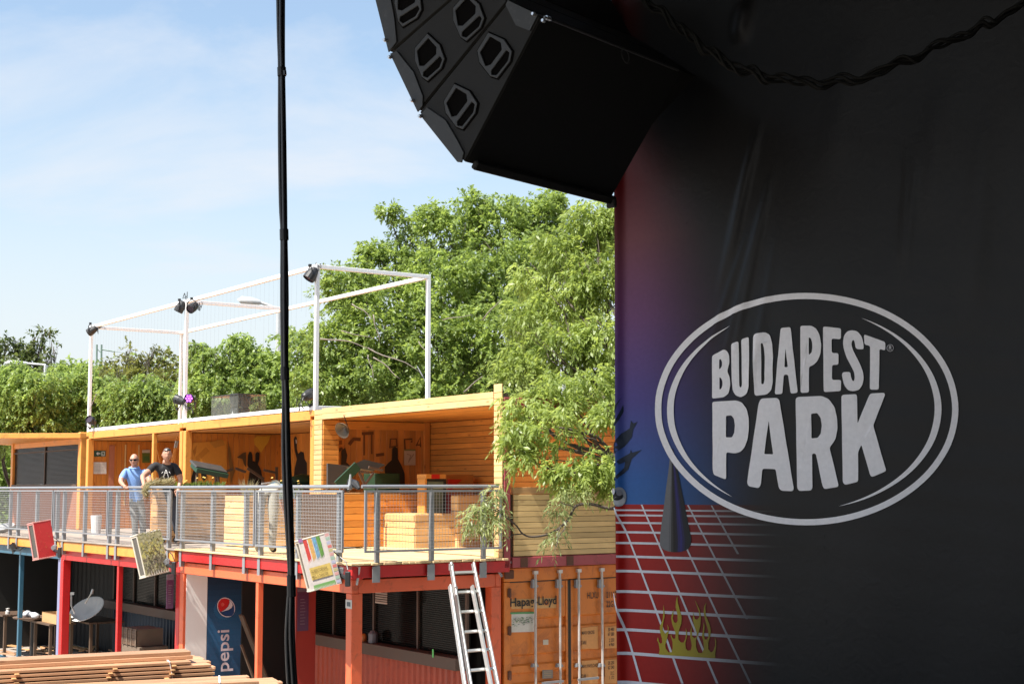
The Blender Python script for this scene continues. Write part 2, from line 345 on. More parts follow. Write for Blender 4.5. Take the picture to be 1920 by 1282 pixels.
def corrugated(a, b, h, m, parent, name, pitch=0.28, dep=0.04):
    a = V(a); b = V(b); d = b-a; L = d.length; d.normalize(); nrm = V((d.y, -d.x, 0)); n = max(1, int(L/pitch)); p = L/n; pts = []
    for i in range(n):
        s = i*p
        pts += [(s, 0), (s+p*0.30, 0), (s+p*0.5, dep), (s+p*0.80, dep)]
    pts.append((L, 0)); vs = []; fs = []
    for s, k in pts: q = a+d*s+nrm*k; vs += [q, q+V((0, 0, h))]
    for i in range(len(pts)-1): fs.append((2*i, 2*i+2, 2*i+3, 2*i+1))
    return G().add(vs, fs).obj(name, m, parent, fix=False)
# orange container under the wooden booth, open along its front and its near end
oc = frame_container('orange_bar_container', 'orange red bar container with open sides, dark windows and a corrugated lower wall', ROW, -0.16, 5.95, -2.47, 0.03, 0, LT, ORG, pw=0.17, thin=(480,))
# window wall inside it
def bar_wall(t, fr, x0, x1, y, m, sill=1.38, panel_m=None):
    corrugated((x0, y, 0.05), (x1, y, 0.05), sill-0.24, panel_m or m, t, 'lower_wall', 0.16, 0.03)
    G().bb(x0, x1, y-0.22, y-0.005, sill-0.18, sill).obj('counter_board', BRN, t, bevel=0.006)
    G().bb(x0, x1, y+0.02, y+0.04, sill+0.004, 2.38).obj('window_pane', DGL, t)
    n = int((x1-x0)/1.15)
    for i in range(n+1):
        x = x0+0.03+(x1-x0-0.06)*i/n; G().bb(x-0.025, x+0.025, y-0.02, y+0.018, sill+0.004, 2.38).obj('window_mullion', BRN, t)
    g = G()
    for k in range(30): z = sill+0.04+k*0.032; g.bb(x0+0.05, x1-0.05, y-0.012, y-0.006, z, z+0.006)
    b = g.obj('blind_slats', BLIND, t); b['kind'] = 'stuff'
bar_wall(oc, ROW, 0.2, 5.75, -0.42, mat('shaded_orange_red', (0.36, 0.055, 0.022), 0.5, 0.15, 3, dirt=(0.2, 0.03, 0.015), dirt_amt=0.4, dirt_scale=5))  # orange-red of the container darkened, under-deck shade put into the colour
# end partition that carries the fridge panel, and the inner red partition with the purple notice
px0 = ROW.ix(357, 1150, x=0.02).y; px1 = ROW.ix(388, 1150, x=0.02).y; px2 = ROW.ix(452, 1150, x=0.02).y
G().bb(-0.03, 0.02, px0-0.08, px1, 0.04, 2.395).obj('white_wall_panel', WALLW, oc)
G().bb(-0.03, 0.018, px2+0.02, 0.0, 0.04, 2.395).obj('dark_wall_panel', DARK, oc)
xp = 2.45; ya = ROW.ix(557, 1140, x=xp).y; yb = ROW.ix(578, 1140, x=xp).y; yc = ROW.ix(592, 1140, x=xp).y
G().bb(xp-0.06, xp, ya-0.02, yc, 0.04, 2.395).obj('red_partition', mat('deep_red', (0.30, 0.03, 0.02), 0.5), oc)
def purple_notice(fr, x, y0, y1, z0, z1, label):
    g = G(); n = 12
    for i in range(n):
        f = i/(n-1); c = (0.10, 0.05*(1-f)+0.015*f, 0.11*(1-f)+0.05*f)
        if i > 9: c = (0.16, 0.12, 0.15)
        za = z0+(z1-z0)*i/n; g.bb(x+0.004, x+0.012, y0, y1, za, z0+(z1-z0)*(i+1)/n-0.0005, 0, c)
    for i in range(9): g.bb(x+0.013, x+0.014, y0+(y1-y0)*0.25, y0+(y1-y0)*(0.6+0.2*random.random()), z0+(z1-z0)*(0.14+i*0.065), z0+(z1-z0)*(0.155+i*0.065), 0, (0.2, 0.17, 0.2))
    return g.solo('notice_board', INK, fr, (x, (y0+y1)/2, z0), label, 'notice', smooth=False)
purple_notice(ROW, xp, ya, yb, ROW.ix(565, 1182, x=xp).z, ROW.ix(565, 1094, x=xp).z, 'purple notice board on the red partition behind the black cable')
# red and blue containers
rc = frame_container('red_bar_container', 'bright red open container holding a satellite dish and a bar counter', ROW2, -6.08, -0.02, 0.0, 2.44, 0, LT, RED, pw=0.16, thin=(218,))
bar_wall(rc, ROW2, -8.2, -3.4, 1.95, mat('navy_board', (0.008, 0.022, 0.042), 0.6, 0.2))
G().bb(-0.9, -0.3, 0.5, 0.56, 0.04, 2.39).obj('blue_partition', mat('dark_blue_board', (0.02, 0.035, 0.08), 0.6), rc)
bc = frame_container('blue_bar_container', 'teal blue open container with slim posts and a pedestal table inside', ROW2, -12.3, -6.12, 0.02, 2.46, 0, LT, BLU, pw=0.10, thin=(33,))
x = ROW2.ix(108, 1150, y=0.01).x; G().bb(x-0.06, x+0.07, 0.012, 0.1, 0, 2.398).obj('lilac_post', LIL, bc, bevel=0.006)
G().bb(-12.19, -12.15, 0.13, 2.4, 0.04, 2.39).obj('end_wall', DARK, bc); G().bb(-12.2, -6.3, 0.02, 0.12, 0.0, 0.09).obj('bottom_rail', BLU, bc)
xq = -0.24; purple_notice(ROW2, xq, ROW2.ix(312, 1100, x=xq).y, ROW2.ix(325, 1100, x=xq).y, ROW2.ix(318, 1140, x=xq).z, ROW2.ix(318, 1076, x=xq).z, 'narrow purple notice board beside the red post under the yellow painted lamp box')

# fridge panel with bottle-cap emblem, standing against the end partition
def fridge():
    x = 0.03; y0, y1 = px1+0.005, px2-0.005; t = thing('drinks_panel', 'tall blue drinks panel with a round red white and blue emblem beside the white wall', 'sign', ROW, (x, (y0+y1)/2, 0.04))
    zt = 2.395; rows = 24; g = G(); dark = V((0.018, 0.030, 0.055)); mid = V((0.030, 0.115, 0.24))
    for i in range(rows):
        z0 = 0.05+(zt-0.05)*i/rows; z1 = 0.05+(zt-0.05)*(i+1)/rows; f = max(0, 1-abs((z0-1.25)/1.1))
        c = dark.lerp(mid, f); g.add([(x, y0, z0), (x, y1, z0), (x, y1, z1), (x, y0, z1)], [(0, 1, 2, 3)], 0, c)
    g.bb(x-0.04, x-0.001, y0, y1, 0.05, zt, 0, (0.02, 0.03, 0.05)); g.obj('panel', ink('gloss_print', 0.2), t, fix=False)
    P = lambda px, py: ROW.ix(px, py, x=x)
    z = lambda a, b: (380+a/5.778, 1060+b/5.775)
    def ring(cx, cy, rx, ry, tilt, n=40):
        out = []
        for k in range(n):
            an = 2*PI*k/n; u = rx*math.cos(an); v = ry*math.sin(an); out.append((cx+u*math.cos(tilt)-v*math.sin(tilt), cy+u*math.sin(tilt)+v*math.cos(tilt)))
        return out
    def pp(pts, dx): return [P(*z(a, b))+V((dx, 0, 0)) for a, b in pts]
    g = G()
    teeth = []
    for k in range(56):
        an = 2*PI*k/56; r = 112 if k % 2 else 100; teeth.append((222+r*math.cos(an)*0.98, 478+r*math.sin(an)*1.0))
    g.poly(pp(teeth, 0.003), 0, (0.012, 0.10, 0.22))
    g.poly(pp(ring(245, 452, 93, 110, -0.5), 0.005), 0, (0.008, 0.03, 0.09)); g.obj('cap', INK, t, fix=False)
    g = G(); oo = ring(252, 450, 93, 110, -0.5); ii = ring(252, 450, 84, 100, -0.5)
    g.poly(pp(oo, 0.007), 0, (0.62, 0.55, 0.58), holes=[pp(ii, 0.007)])
    red = [(162, 440), (170, 395), (200, 360), (240, 352), (285, 368), (288, 395), (270, 440), (240, 470), (195, 497), (175, 475)]
    whi = [(288, 372), (310, 392), (324, 425), (312, 455), (275, 478), (235, 488), (198, 500), (245, 472), (275, 440), (290, 402)]
    blu = [(328, 430), (340, 470), (338, 510), (315, 540), (285, 548), (245, 535), (215, 512), (205, 503), (250, 492), (290, 482), (318, 458)]
    g.poly(pp(red, 0.008), 0, (0.55, 0.012, 0.012)); g.poly(pp(whi, 0.008), 0, (0.66, 0.60, 0.62)); g.poly(pp(blu, 0.008), 0, (0.012, 0.05, 0.16))
    g.poly(pp([(195, 410), (215, 395), (235, 415), (220, 440), (200, 435)], 0.0095), 0, (0.66, 0.10, 0.08)); g.obj('emblem', INK, t, fix=False)
    # lettering runs upwards: baseline on the right, start at the bottom
    a = P(*z(283, 1137)); b = P(*z(283, 690)); h = (P(*z(283, 1000))-P(*z(185, 1000))).length
    L = (b-a).length; g = G()
    fn0 = lambda u, v: V((u, v, 0)); tmp = G().text('pepsi', 1, fn0, bold=0.012); wid = max(p.x for p in tmp.v)-min(p.x for p in tmp.v); x0 = min(p.x for p in tmp.v)
    sx = L/wid; hx = h/0.52
    g.text('pepsi', 1, lambda u, v: a+(b-a).normalized()*((u-x0)*sx)+V((0.006, -v*hx, 0)), 0, (0.60, 0.52, 0.56), bold=0.012)
    g.obj('lettering', INK, t, fix=False)
fridge()

# ================================================================== HAPAG CONTAINER (end doors)
def freight():
    x = 5.95; y0, y1 = 0.085, 2.525; z1 = 2.66
    t = thing('freight_container', 'orange freight container seen from its double doors, with black lettering and four locking rods', 'container', ROW, (3.0, (y0+y1)/2, 0))
    for y in (y0+0.055, y1-0.055): G().bb(x-0.16, x, y-0.055, y+0.055, 0.0, z1-0.20).obj('corner_post', CON, t, bevel=0.01)
    G().bb(x-0.14, x-0.004, y0, y1, z1-0.198, z1).obj('door_header', CON, t, bevel=0.01)
    G().bb(x-0.14, x-0.004, y0, y1, 0.0, 0.12).obj('door_sill', CON, t)
    corrugated((0.0, y0+0.04, 0.0), (x-0.165, y0+0.04, 0.0), z1-0.02, CON, t, 'side_wall'); corrugated((x-0.165, y1-0.04, 0), (0, y1-0.04, 0), z1-0.02, CON, t, 'side_wall')
    G().bb(0, x-0.15, y0+0.05, y1-0.05, z1-0.05, z1-0.015).obj('roof', CON, t)
    for k, (yy, zz) in enumerate(((y0+0.09, z1-0.09), (y1-0.09, z1-0.09))): G().box((x-0.06, yy, zz), (0.15, 0.17, 0.13)).obj('corner_casting', RUST, t, bevel=0.012)
    P = lambda px, py: ROW.ix(px, py, x=x-0.03)
    yl0, ym = y0+0.112, P(1067, 1150).y; yr1 = y1-0.112
    GK = mat('door_gasket', (0.05, 0.045, 0.035), 0.8, 0.4, 6)
    zb = [P(1040, q).z for q in (1156, 1175, 1222, 1241)]
    for n_, (a, b) in enumerate(((yl0, ym-0.03), (ym+0.03, yr1))):
        d = G(); zt = P(1040, 1086).z-0.02; xs = x-0.035
        # pressed steel leaf: outward panels with two recessed bands per visible half, repeated below
        prof = [(0.13, 0), (0.45, 0), (0.47, -0.03), (0.62, -0.03), (0.64, 0), (0.95, 0), (0.97, -0.03), (1.10, -0.03), (1.12, 0), (zb[3]-0.01, 0), (zb[3]+0.015, -0.035), (zb[2]-0.015, -0.035), (zb[2]+0.01, 0), (zb[1]-0.01, 0), (zb[1]+0.015, -0.035), (zb[0]-0.015, -0.035), (zb[0]+0.01, 0), (zt, 0)]
        vs = [];
        for z, k in prof: vs += [(xs+k, a+0.02, z), (xs+k, b-0.02, z)]
        d.add(vs, [(2*i, 2*i+1, 2*i+3, 2*i+2) for i in range(len(prof)-1)])
        d.bb(xs-0.05, xs-0.04, a, b, 0.12, zt)
        for yy in (a+0.012, b-0.012): d.bb(xs-0.04, xs+0.012, yy-0.022, yy+0.022, 0.12, zt)
        door = d.obj('door', CON, t)
        # gasket
        gk = G(); gk.bb(xs-0.03, xs+0.008, a, b, zt+0.002, zt+0.035)
        gy = ym-0.028 if n_ == 0 else ym+0.004; gk.bb(xs-0.03, xs+0.016, gy, gy+0.024, 0.13, zt); gk.obj('gasket', GK, door)
        h = G()
        for zz in (0.5, 1.1, 1.75, 2.3):
            yy = a-0.025 if n_ == 0 else b+0.025; h.box((x+0.004, yy, zz), (0.03, 0.06, 0.12)); h.tube([(x+0.02, yy, zz-0.07), (x+0.02, yy, zz+0.07)], 0.016, 6)
        h.obj('hinge', RUST, door)
        rods = [1004, 1050] if n_ == 0 else [1085.5, 1129]
        for px in rods:
            xr = x+0.03; yy = ROW.ix(px, 1150, x=xr).y
            r = G(); r.tube([(xr, yy, 0.05), (xr, yy, z1-0.06)], 0.019, 8)
            for zz, hh in ((z1-0.075, 0.05), (0.09, 0.05)): r.box((xr, yy, zz), (0.05, 0.075, hh))
            r.obj('locking_rod', mat('rod_steel', (0.55, 0.52, 0.49), 0.4, 0.2, 9, metal=0.4, dirt=(0.25, 0.13, 0.07), dirt_amt=0.4), door, smooth=False)
            br = G()
            for zz, hh in ((P(px, 1093).z, 0.13), (P(px, 1245).z, 0.05), (0.55, 0.06)): br.box((xr-0.02, yy-0.012, zz), (0.05, 0.085, hh)); br.box((xr-0.028, yy, zz-hh*0.3), (0.03, 0.13, 0.03))
            br.obj('rod_bracket', ZINC, door)
            if px in (1050, 1085.5): G().box((xr+0.02, yy+(0.16 if n_ else -0.16), 0.95), (0.02, 0.4, 0.035)).obj('lock_handle', ZINC, door)
        if n_ == 0:
            pp = lambda pts, dx=0.006: [P(940+u/5.527, 1050+v/5.527)+V((dx-0.005, 0, 0)) for u, v in pts]
            pt = G()
            pt.poly(pp([(92, 405), (568, 385), (568, 492), (96, 502)], 0.004), 0, (0.62, 0.34, 0.12)); pt.obj('pale_patch', INK, door, fix=False)
            A = P(940+86/5.527, 1050+478/5.527); B = P(940+568/5.527, 1050+463/5.527); ln = (B-A); hh = 0.128/0.72
            lt = G()
            for wd_, u0, u1 in (('Hapag', 88, 340), ('-', 346, 372), ('Lloyd', 380, 568)):
                ya_, yb_ = P(940+u0/5.527, 1135).y, P(940+u1/5.527, 1135).y; tmp = G().text(wd_, 1, lambda u, v: V((u, v, 0)), bold=0.018); mn = min(q.x for q in tmp.v); sx = (yb_-ya_)/(max(q.x for q in tmp.v)-mn)
                lt.text(wd_, 1, lambda u, v: V((x-0.019, ya_+(u-mn)*sx, A.z+v*hh)), 0, (0.012, 0.011, 0.011), bold=0.018)
            lt.obj('lettering', INK, door, fix=False)
            G().poly([V((0.003, 0, 0))+q for q in pp([(450+24*math.cos(k*PI/8)+18, 445+22*math.sin(k*PI/8)) for k in range(16)], 0.004)], 0, (0.56, 0.16, 0.03)).obj('paint_spot', INK, door, fix=False)
            G().poly(pp([(432, 822), (488, 820), (488, 872), (432, 874)], 0.004), 0, (0.55, 0.48, 0.38)).obj('sticker', INK, door, fix=False)
            pl_ = G().poly(pp([(425, 1135), (535, 1132), (535, 1220), (425, 1224)], 0.004), 0, (0.22, 0.20, 0.17))
            for k in range(4): pl_.poly(pp([(440, 1150+k*18), (520, 1149+k*18), (520, 1156+k*18), (440, 1157+k*18)], 0.006), 0, (0.42, 0.28, 0.17))
            pl_.obj('data_plate', INK, door, fix=False)
        else:
            g = G(); pale = (0.66, 0.30, 0.09)
            def pr(pts, c, dx=0.003): g.poly([P(940+u/5.527, 1050+v/5.527)+V((dx, 0, 0)) for u, v in pts], 0, c)
            pr([(830, 700), (1000, 680), (1003, 915), (830, 918)], pale); pr([(1075, 690), (1235, 675), (1235, 905), (1070, 912)], pale)
            pr([(830, 1040), (1000, 1030), (1003, 1275), (830, 1278)], pale); pr([(1075, 1030), (1235, 1020), (1235, 1270), (1070, 1272)], pale); g.obj('pale_patch', INK, door, fix=False)
            g = G(); bk = (0.05, 0.03, 0.02)
            def tx(s, u, v, hpx, ink_=bk, sx=0.62, al='LEFT'):
                A = P(940+u/5.527, 1050+v/5.527); h = hpx/5.527*22.6/F_PX/0.70
                g.text(s, h, lambda q, w: V((x-0.020, A.y+q, A.z+w)), 0, ink_, bold=0.008, sx=sx, align=al)
            tx('HLXU', 886, 395, 64, (0.03, 0.02, 0.015)); tx('211123 4', 1084, 388, 62, (0.03, 0.02, 0.015)); tx('22G1', 1084, 484, 62, (0.03, 0.02, 0.015))
            tx('MAX GROSS', 830, 768, 34); tx('TARE', 822, 870, 34); tx('MAX PAYLOAD', 828, 1115, 34); tx('CUB', 824, 1216, 34)
            for s, v in (('30 480', 728), ('67 200', 776), ('2 250', 838), ('4 960', 886), ('28 230', 1072), ('62 240', 1120), ('33.2', 1180), ('1 172', 1226)): tx(s, 1166, v, 34, al='RIGHT')
            g.obj('lettering', INK, door, fix=False)
    # twistlock hardware at the corner
    hw = G(); q = ROW.ix(930, 1063, x=x+0.04); hw.tube([ROW.ix(932, 1055, x=x+0.06), ROW.ix(960, 1053, x=x+0.06)], 0.022, 8); hw.tube([ROW.ix(934, 1056, x=x+0.06), ROW.ix(936, 1072, x=x+0.07), ROW.ix(941, 1080, x=x+0.07)], 0.02, 8)
    hw.obj('twistlock', ZINC, t)
    return x, P
xd, Pd = freight()
# site map poster and small sticker on the container
def on_doors(pts, dx): return [Pd(940+u/5.527, 1050+v/5.527)+V((dx, 0, 0)) for u, v in pts]
g = G(); g.poly(on_doors([(88, 537), (337, 530), (337, 738), (88, 745)], 0.006), 0, (0.62, 0.60, 0.55)); g.poly(on_doors([(90, 537), (337, 530), (337, 550), (90, 557)], 0.008), 0, (0.10, 0.30, 0.10))
for k in range(90):
    u = random.uniform(105, 315); v = 580+(u-110)*0.0+random.uniform(0, 100); w = random.uniform(4, 22)
    if abs((v-580)-(310-u)*0.25-15) < 45: g.poly(on_doors([(u, v), (u+w, v-2), (u+w, v+5), (u, v+6)], 0.008+0.0002*k), 0, random.choice([(0.12, 0.22, 0.12), (0.2, 0.2, 0.2), (0.25, 0.35, 0.2), (0.3, 0.3, 0.28)]))
g.solo('map_poster', INK, ROW, on_doors([(210, 740)], 0.004)[0], 'white site map poster with a green top edge on the orange container door', 'poster')
g = G(); g.poly(on_doors([(36, 560), (75, 558), (75, 606), (36, 608)], 0.014), 0, (0.6, 0.6, 0.6)); g.poly(on_doors([(36, 610), (75, 608), (75, 640), (36, 642)], 0.014), 0, (0.03, 0.08, 0.25)); g.poly(on_doors([(48, 570), (64, 570), (64, 598), (48, 598)], 0.016), 0, (0.1, 0.2, 0.4))
g.solo('sticker', INK, ROW, on_doors([(55, 640)], 0.01)[0], 'small white and blue sticker beside the map poster', 'sticker')

# ================================================================== DECK
dk = setting('deck', ROW, (0, 0, DK))
for k in range(26):
    y = -2.57+k*0.1; w = 0.094; jag = random.uniform(-0.03, 0.03)
    for (xa, xb) in ((-0.2, 2.9), (2.904, 6.12+jag)):
        plank(dk, ((xa+xb)/2, y+0.05, DK-0.0155), (round(xb-xa, 2), w, 0.03), WDK)
d2 = setting('deck', ROW2, (0, 0, DK))
for k in range(26):
    y = -0.10+k*0.14
    for (xa, xb) in ((-6.3, -0.05), (-13.5, -6.304)): plank(d2, ((xa+xb)/2, y+0.07, DK-0.022), (xb-xa, 0.134, 0.03), WOLD)
# edge beams under the deck
BM = setting('deck_beams', ROW, (0, 0, LT))
G().bb(-0.1, 6.06, -2.53, -2.45, DK-0.205, DK-0.04).obj('edge_beam', RED, BM, bevel=0.006)
G().bb(5.98, 6.06, -2.445, 0.11, DK-0.205, DK-0.04).obj('edge_beam', RED, BM, bevel=0.006)
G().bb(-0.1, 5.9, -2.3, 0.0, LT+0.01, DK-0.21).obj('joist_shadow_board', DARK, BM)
for k in range(7): G().bb(-0.05, 5.95, -2.3+k*0.36, -2.22+k*0.36, DK-0.2, DK-0.04).obj('joist', WOLD, BM)
BM2 = setting('deck_beams', ROW2, (0, 0, LT))
for (a, b) in ((-6.1, -0.1), (-13.4, -6.2)):
    G().bb(a, b, -0.07, 0.0, DK-0.225, DK-0.045).obj('edge_beam', YEL, BM2, bevel=0.006)
    for k in range(6): G().bb(a, b, 0.3+k*0.4, 0.38+k*0.4, DK-0.2, DK-0.05).obj('joist', WOLD, BM2)
    G().bb(a-0.02, a+0.14, -0.075, 0.07, LT+0.004, DK-0.04).obj('corner_casting', YEL, BM2, bevel=0.01)
g = G().box((5.9, -2.42, LT+0.08), (0.22, 0.2, 0.15)); g.obj('corner_casting', RED, BM, bevel=0.012)

# ================================================================== UPPER YELLOW CABINS
def cabin(label, x0, x1, group='yellow cabins on the upper deck'):
    t = thing('yellow_cabin', label, 'cabin', ROW, ((x0+x1)/2, 1.22, DK), group=group); pw = 0.15; y0, y1 = 0.0, 2.44; z1 = RF
    for x in (x0+pw/2, x1-pw/2):
        for y in (y0+pw/2, y1-pw/2): G().bb(x-pw/2, x+pw/2, y-pw/2, y+pw/2, DK, z1-0.172).obj('corner_post', YEL, t, bevel=0.01)
        for y in (y0+0.08, y1-0.08): G().box((x, y, z1-0.05), (0.17, 0.17, 0.12)).obj('corner_casting', YEL, t, bevel=0.012)
    for y in (y0+0.05, y1-0.05): G().bb(x0+0.16, x1-0.16, y-0.05, y+0.05, z1-0.17, z1-0.005).obj('roof_rail', YEL, t, bevel=0.008)
    for x in (x0+0.05, x1-0.05): G().bb(x-0.05, x+0.05, y0+0.17, y1-0.17, z1-0.17, z1-0.005).obj('roof_rail', YEL, t, bevel=0.008)
    G().bb(x0+0.1, x1-0.1, y0+0.1, y1-0.1, z1-0.045, z1-0.012).obj('roof', YEL, t)
    for k in range(16): plank(t, ((x0+x1)/2, y0+0.17+0.14*k, z1-0.19), (x1-x0-0.3, 0.132, 0.02), ORW2, name='ceiling_board')
    G().bb(x0+0.02, x1-0.02, y0+0.02, y1-0.02, DK+0.004, DK+0.02).obj('floor', WOLD, t)
    for k in range(17): plank(t, (x0+0.09, 0.18+0.128*k, (DK+z1)/2-0.09), (0.02, 0.124, z1-DK-0.24), ORW, name='wall_board', bevel=0.006)
    n = int((x1-x0-0.3)/0.128)
    G().bb(x0+0.06, x1-0.06, y1-0.075, y1-0.06, DK, z1-0.18).obj('backing_board', BRN, t); G().bb(x0+0.055, x0+0.075, y0+0.16, y1-0.16, DK, z1-0.18).obj('backing_board', BRN, t)
    for k in range(n): plank(t, (x0+0.2+0.128*k, y1-0.09, (DK+z1)/2-0.09), (0.124, 0.02, z1-DK-0.24), ORW, name='wall_board', bevel=0.006)
    return t
ORW2 = wood('orange_ceiling_board', (0.60, 0.24, 0.045), 0, rnd=0.12, contrast=0.2)
cA = cabin('yellow cabin with the mural of raised arms on its board wall', -6.17, -0.03)
cB = cabin('yellow cabin holding the green exit sign', -12.42, -6.22)
x = ROW.ix(289, 850, y=0.04).x; G().bb(x-0.05, x+0.05, 0.0, 0.09, DK, RF-0.172).obj('mid_post', YEL, cB, bevel=0.008)
xw = -12.42+0.105
for px, w in ((235, 0.03), (260, 0.03)):
    y = ROW.ix(px, 850, x=xw).y; G().bb(xw, xw+0.02, y-w/2, y+w/2, DK+0.6, RF-0.3).obj('wall_batten', WSL, cB)
y = ROW.ix(209.5, 850, x=xw).y; G().bb(xw, xw+0.012, y-0.07, y+0.07, DK+0.05, RF-0.32).obj('door_leaf', mat('faded_red_board', (0.42, 0.15, 0.08), 0.6), cB)
# far left cabin: window wall, canopy roof
t = thing('yellow_cabin', 'far left yellow cabin with a dark blind window under a flat canopy', 'cabin', ROW, (-15.2, 0.3, DK), group='yellow cabins on the upper deck')
xa = ROW.ix(145, 900, y=0.0).x; xb = ROW.ix(-30, 900, y=0.0).x
G().bb(xa-0.02, xa+0.20, 0.0, 0.16, DK, RF-0.10).obj('corner_post', YEL, t, bevel=0.01)
G().box((xa+0.09, 0.08, RF-0.045), (0.2, 0.2, 0.12)).obj('corner_casting', YEL, t, bevel=0.012)
xs = ROW.ix(24, 900, y=0.05).x; G().bb(xs-0.09, xs+0.09, 0.0, 0.12, DK, RF-0.13).obj('corner_post', YEL, t, bevel=0.01)
zs = ROW.ix(80, 908, y=0.06).z
G().bb(xs+0.1, xa-0.03, 0.04, 0.10, DK, zs-0.07).obj('lower_wall', mat('brick_brown_board', (0.30, 0.11, 0.055), 0.7, 0.2, 4), t)
G().bb(xs+0.1, xa-0.03, -0.02, 0.12, zs-0.068, zs).obj('window_sill', BRN, t)
wn = G().bb(xs+0.1, xa-0.03, 0.07, 0.09, zs+0.004, RF-0.28).obj('window', glass('dim_glass', (0.02, 0.016, 0.012), 0.9, 0.2), t)
wf = G(); xm = ROW.ix(85, 860, y=0.06).x; wf.bb(xm-0.03, xm+0.03, 0.04, 0.068, zs, RF-0.28); wf.bb(xs+0.1, xa-0.03, 0.03, 0.068, RF-0.43, RF-0.40); wf.obj('window_frame', BRN, wn)
bl = G()
for k in range(34): z = zs+0.04+k*0.033; bl.bb(xs+0.12, xa-0.06, 0.055, 0.062, z, z+0.008)
b = bl.obj('blind_slats', BLIND, wn); b['kind'] = 'stuff'
G().bb(xs+0.1, xa-0.03, 0.9, 0.94, DK, RF-0.15).obj('back_wall', mat('ochre_board', (0.30, 0.14, 0.04), 0.7), t)
G().bb(xs+0.1, xa-0.03, 0.03, 0.1, RF-0.28, RF-0.14).obj('window_header', YEL, t)
pc = ROW.w((xa+0.18, 0.0, 0)); poly = [pc+V((0, -0.05, 0)), pc+V((-4.6, -0.05, 0)), V((*ROW.w((xb-1.0, 2.4, 0)).xy, 0)), V((*ROW.w((xa+0.18, 2.4, 0)).xy, 0))]
G().plate([ROW.l(p+V((0, 0, RF-0.135))) for p in poly], (0, 0, 0.125)).obj('canopy_roof', YEL, t, bevel=0.006)

# ================================================================== WOODEN BOOTH
def booth():
    t = thing('wooden_booth', 'open timber booth of orange planks with a mural on its end wall', 'booth', ROW, (3.0, 1.22, DK)); z1 = RF-0.02
    # left pillar: clad in short boards on two faces
    n = 27; h = (RF+0.0-DK)/n
    for k in range(n):
        z = DK+h*(k+0.5); plank(t, (0.17, -0.012, z), (0.30, 0.022, h-0.008), WCR); plank(t, (0.331, 0.16, z), (0.32, 0.022, h-0.008), WBOX, rot=(0, 0, PI/2))
        plank(t, (5.945, -0.012, z), (0.21, 0.022, h-0.008), WCR)
    plank(t, (5.945, -0.013, RF+0.065), (0.21, 0.022, 0.125), WCR)
    G().bb(0.03, 0.315, 0.004, 0.30, DK, RF-0.01).obj('pillar_core', BRN, t); G().bb(5.85, 6.045, 0.004, 0.10, DK, RF-0.01).obj('pillar_core', BRN, t)
    # fascia: two rows
    for r in range(2):
        z = RF-0.18+r*0.10+0.05
        for a, b in ((0.33, 2.55), (2.555, 5.83)): plank(t, ((a+b)/2, -0.016, z), (round(b-a, 3), 0.025, 0.096), WCR)
    G().bb(0.33, 5.83, 0.0, 0.06, RF-0.18, RF+0.018).obj('fascia_beam', BRN, t)
    for k in range(19): plank(t, (3.0, 0.13+0.125*k, RF-0.165), (5.9, 0.121, 0.02), WBOX, name='ceiling_board')
    G().bb(0.0, 5.9, 0.065, 2.45, RF-0.15, RF-0.03).obj('roof', BRN, t)
    G().bb(0.05, 6.04, 2.415, 2.44, DK, RF-0.16).obj('backing_board', BRN, t); G().bb(0.06, 0.088, 0.31, 2.4, DK, RF-0.16).obj('backing_board', BRN, t)
    nb = 22; hb = (RF-0.18-DK)/nb
    for k in range(nb): plank(t, (3.05, 2.40, DK+hb*(k+0.5)), (5.9, 0.022, hb-0.007), WBOX)
    for k in range(16): plank(t, (0.10, 0.36+0.128*k, (DK+RF)/2-0.09), (0.02, 0.124, RF-DK-0.20), WBOXZ, name='wall_board', bevel=0.006)
    plank(t, (0.14, 1.3, RF-0.26), (2.1, 0.05, 0.15), WBOX, rot=(0, 0, PI/2))
    plank(t, (0.14, 2.31, (DK+RF)/2), (0.06, 0.12, RF-DK-0.2), WBOXZ)
    for k in range(16): plank(t, (3.0, 0.12+0.14*k, DK+0.012), (5.9, 0.135, 0.02), WDK, name='floor_board')
    # maroon steel frame of the end that faces the stage, with pale half-height cladding
    x = 6.06; y0 = ROW.ix(945.5, 900, x=6.06).y+0.06; y1 = 2.56; zb, zt = 2.67, 5.19
    G().bb(x-0.13, x, y0-0.06, y0+0.055, zb, zt).obj('corner_post', MAR, t, bevel=0.01)
    G().bb(x-0.14, x, y1-0.135, y1, zb, zt).obj('corner_post', MAR, t, bevel=0.01)
    G().bb(x-0.12, x-0.005, y0+0.095, y1-0.14, zb, zb+0.155).obj('bottom_rail', MAR, t, bevel=0.008)
    for px in (983, 1069): y = ROW.ix(px, 1050, x=x).y; G().bb(x-0.004, x+0.001, y-0.065, y+0.065, zb+0.004, zb+0.15).obj('fork_pocket', RUST, t)
    G().bb(x-0.12, x-0.005, y0+0.095, y1-0.14, zt-0.16, zt).obj('top_rail', MAR, t, bevel=0.008)
    z = zb+0.165; ztop = ROW.ix(1050, 926, x=x-0.03).z; n = 11; h = (ztop-z)/n
    G().bb(x-0.075, x-0.052, y0+0.1, y1-0.14, z-0.005, ztop).obj('backing_board', BRN, t)
    for k in range(n): plank(t, (x-0.035, (y0+y1)/2, z+h*(k+0.5)), (y1-y0-0.25, h-0.006, 0.03), WSL, rot=(PI/2, 0, PI/2))
    plank(t, (x-0.06, (y0+y1)/2, ztop+0.055), (y1-y0-0.25, 0.10, 0.06), WPLT, rot=(PI/2, 0, PI/2))
    return t
bt = booth()
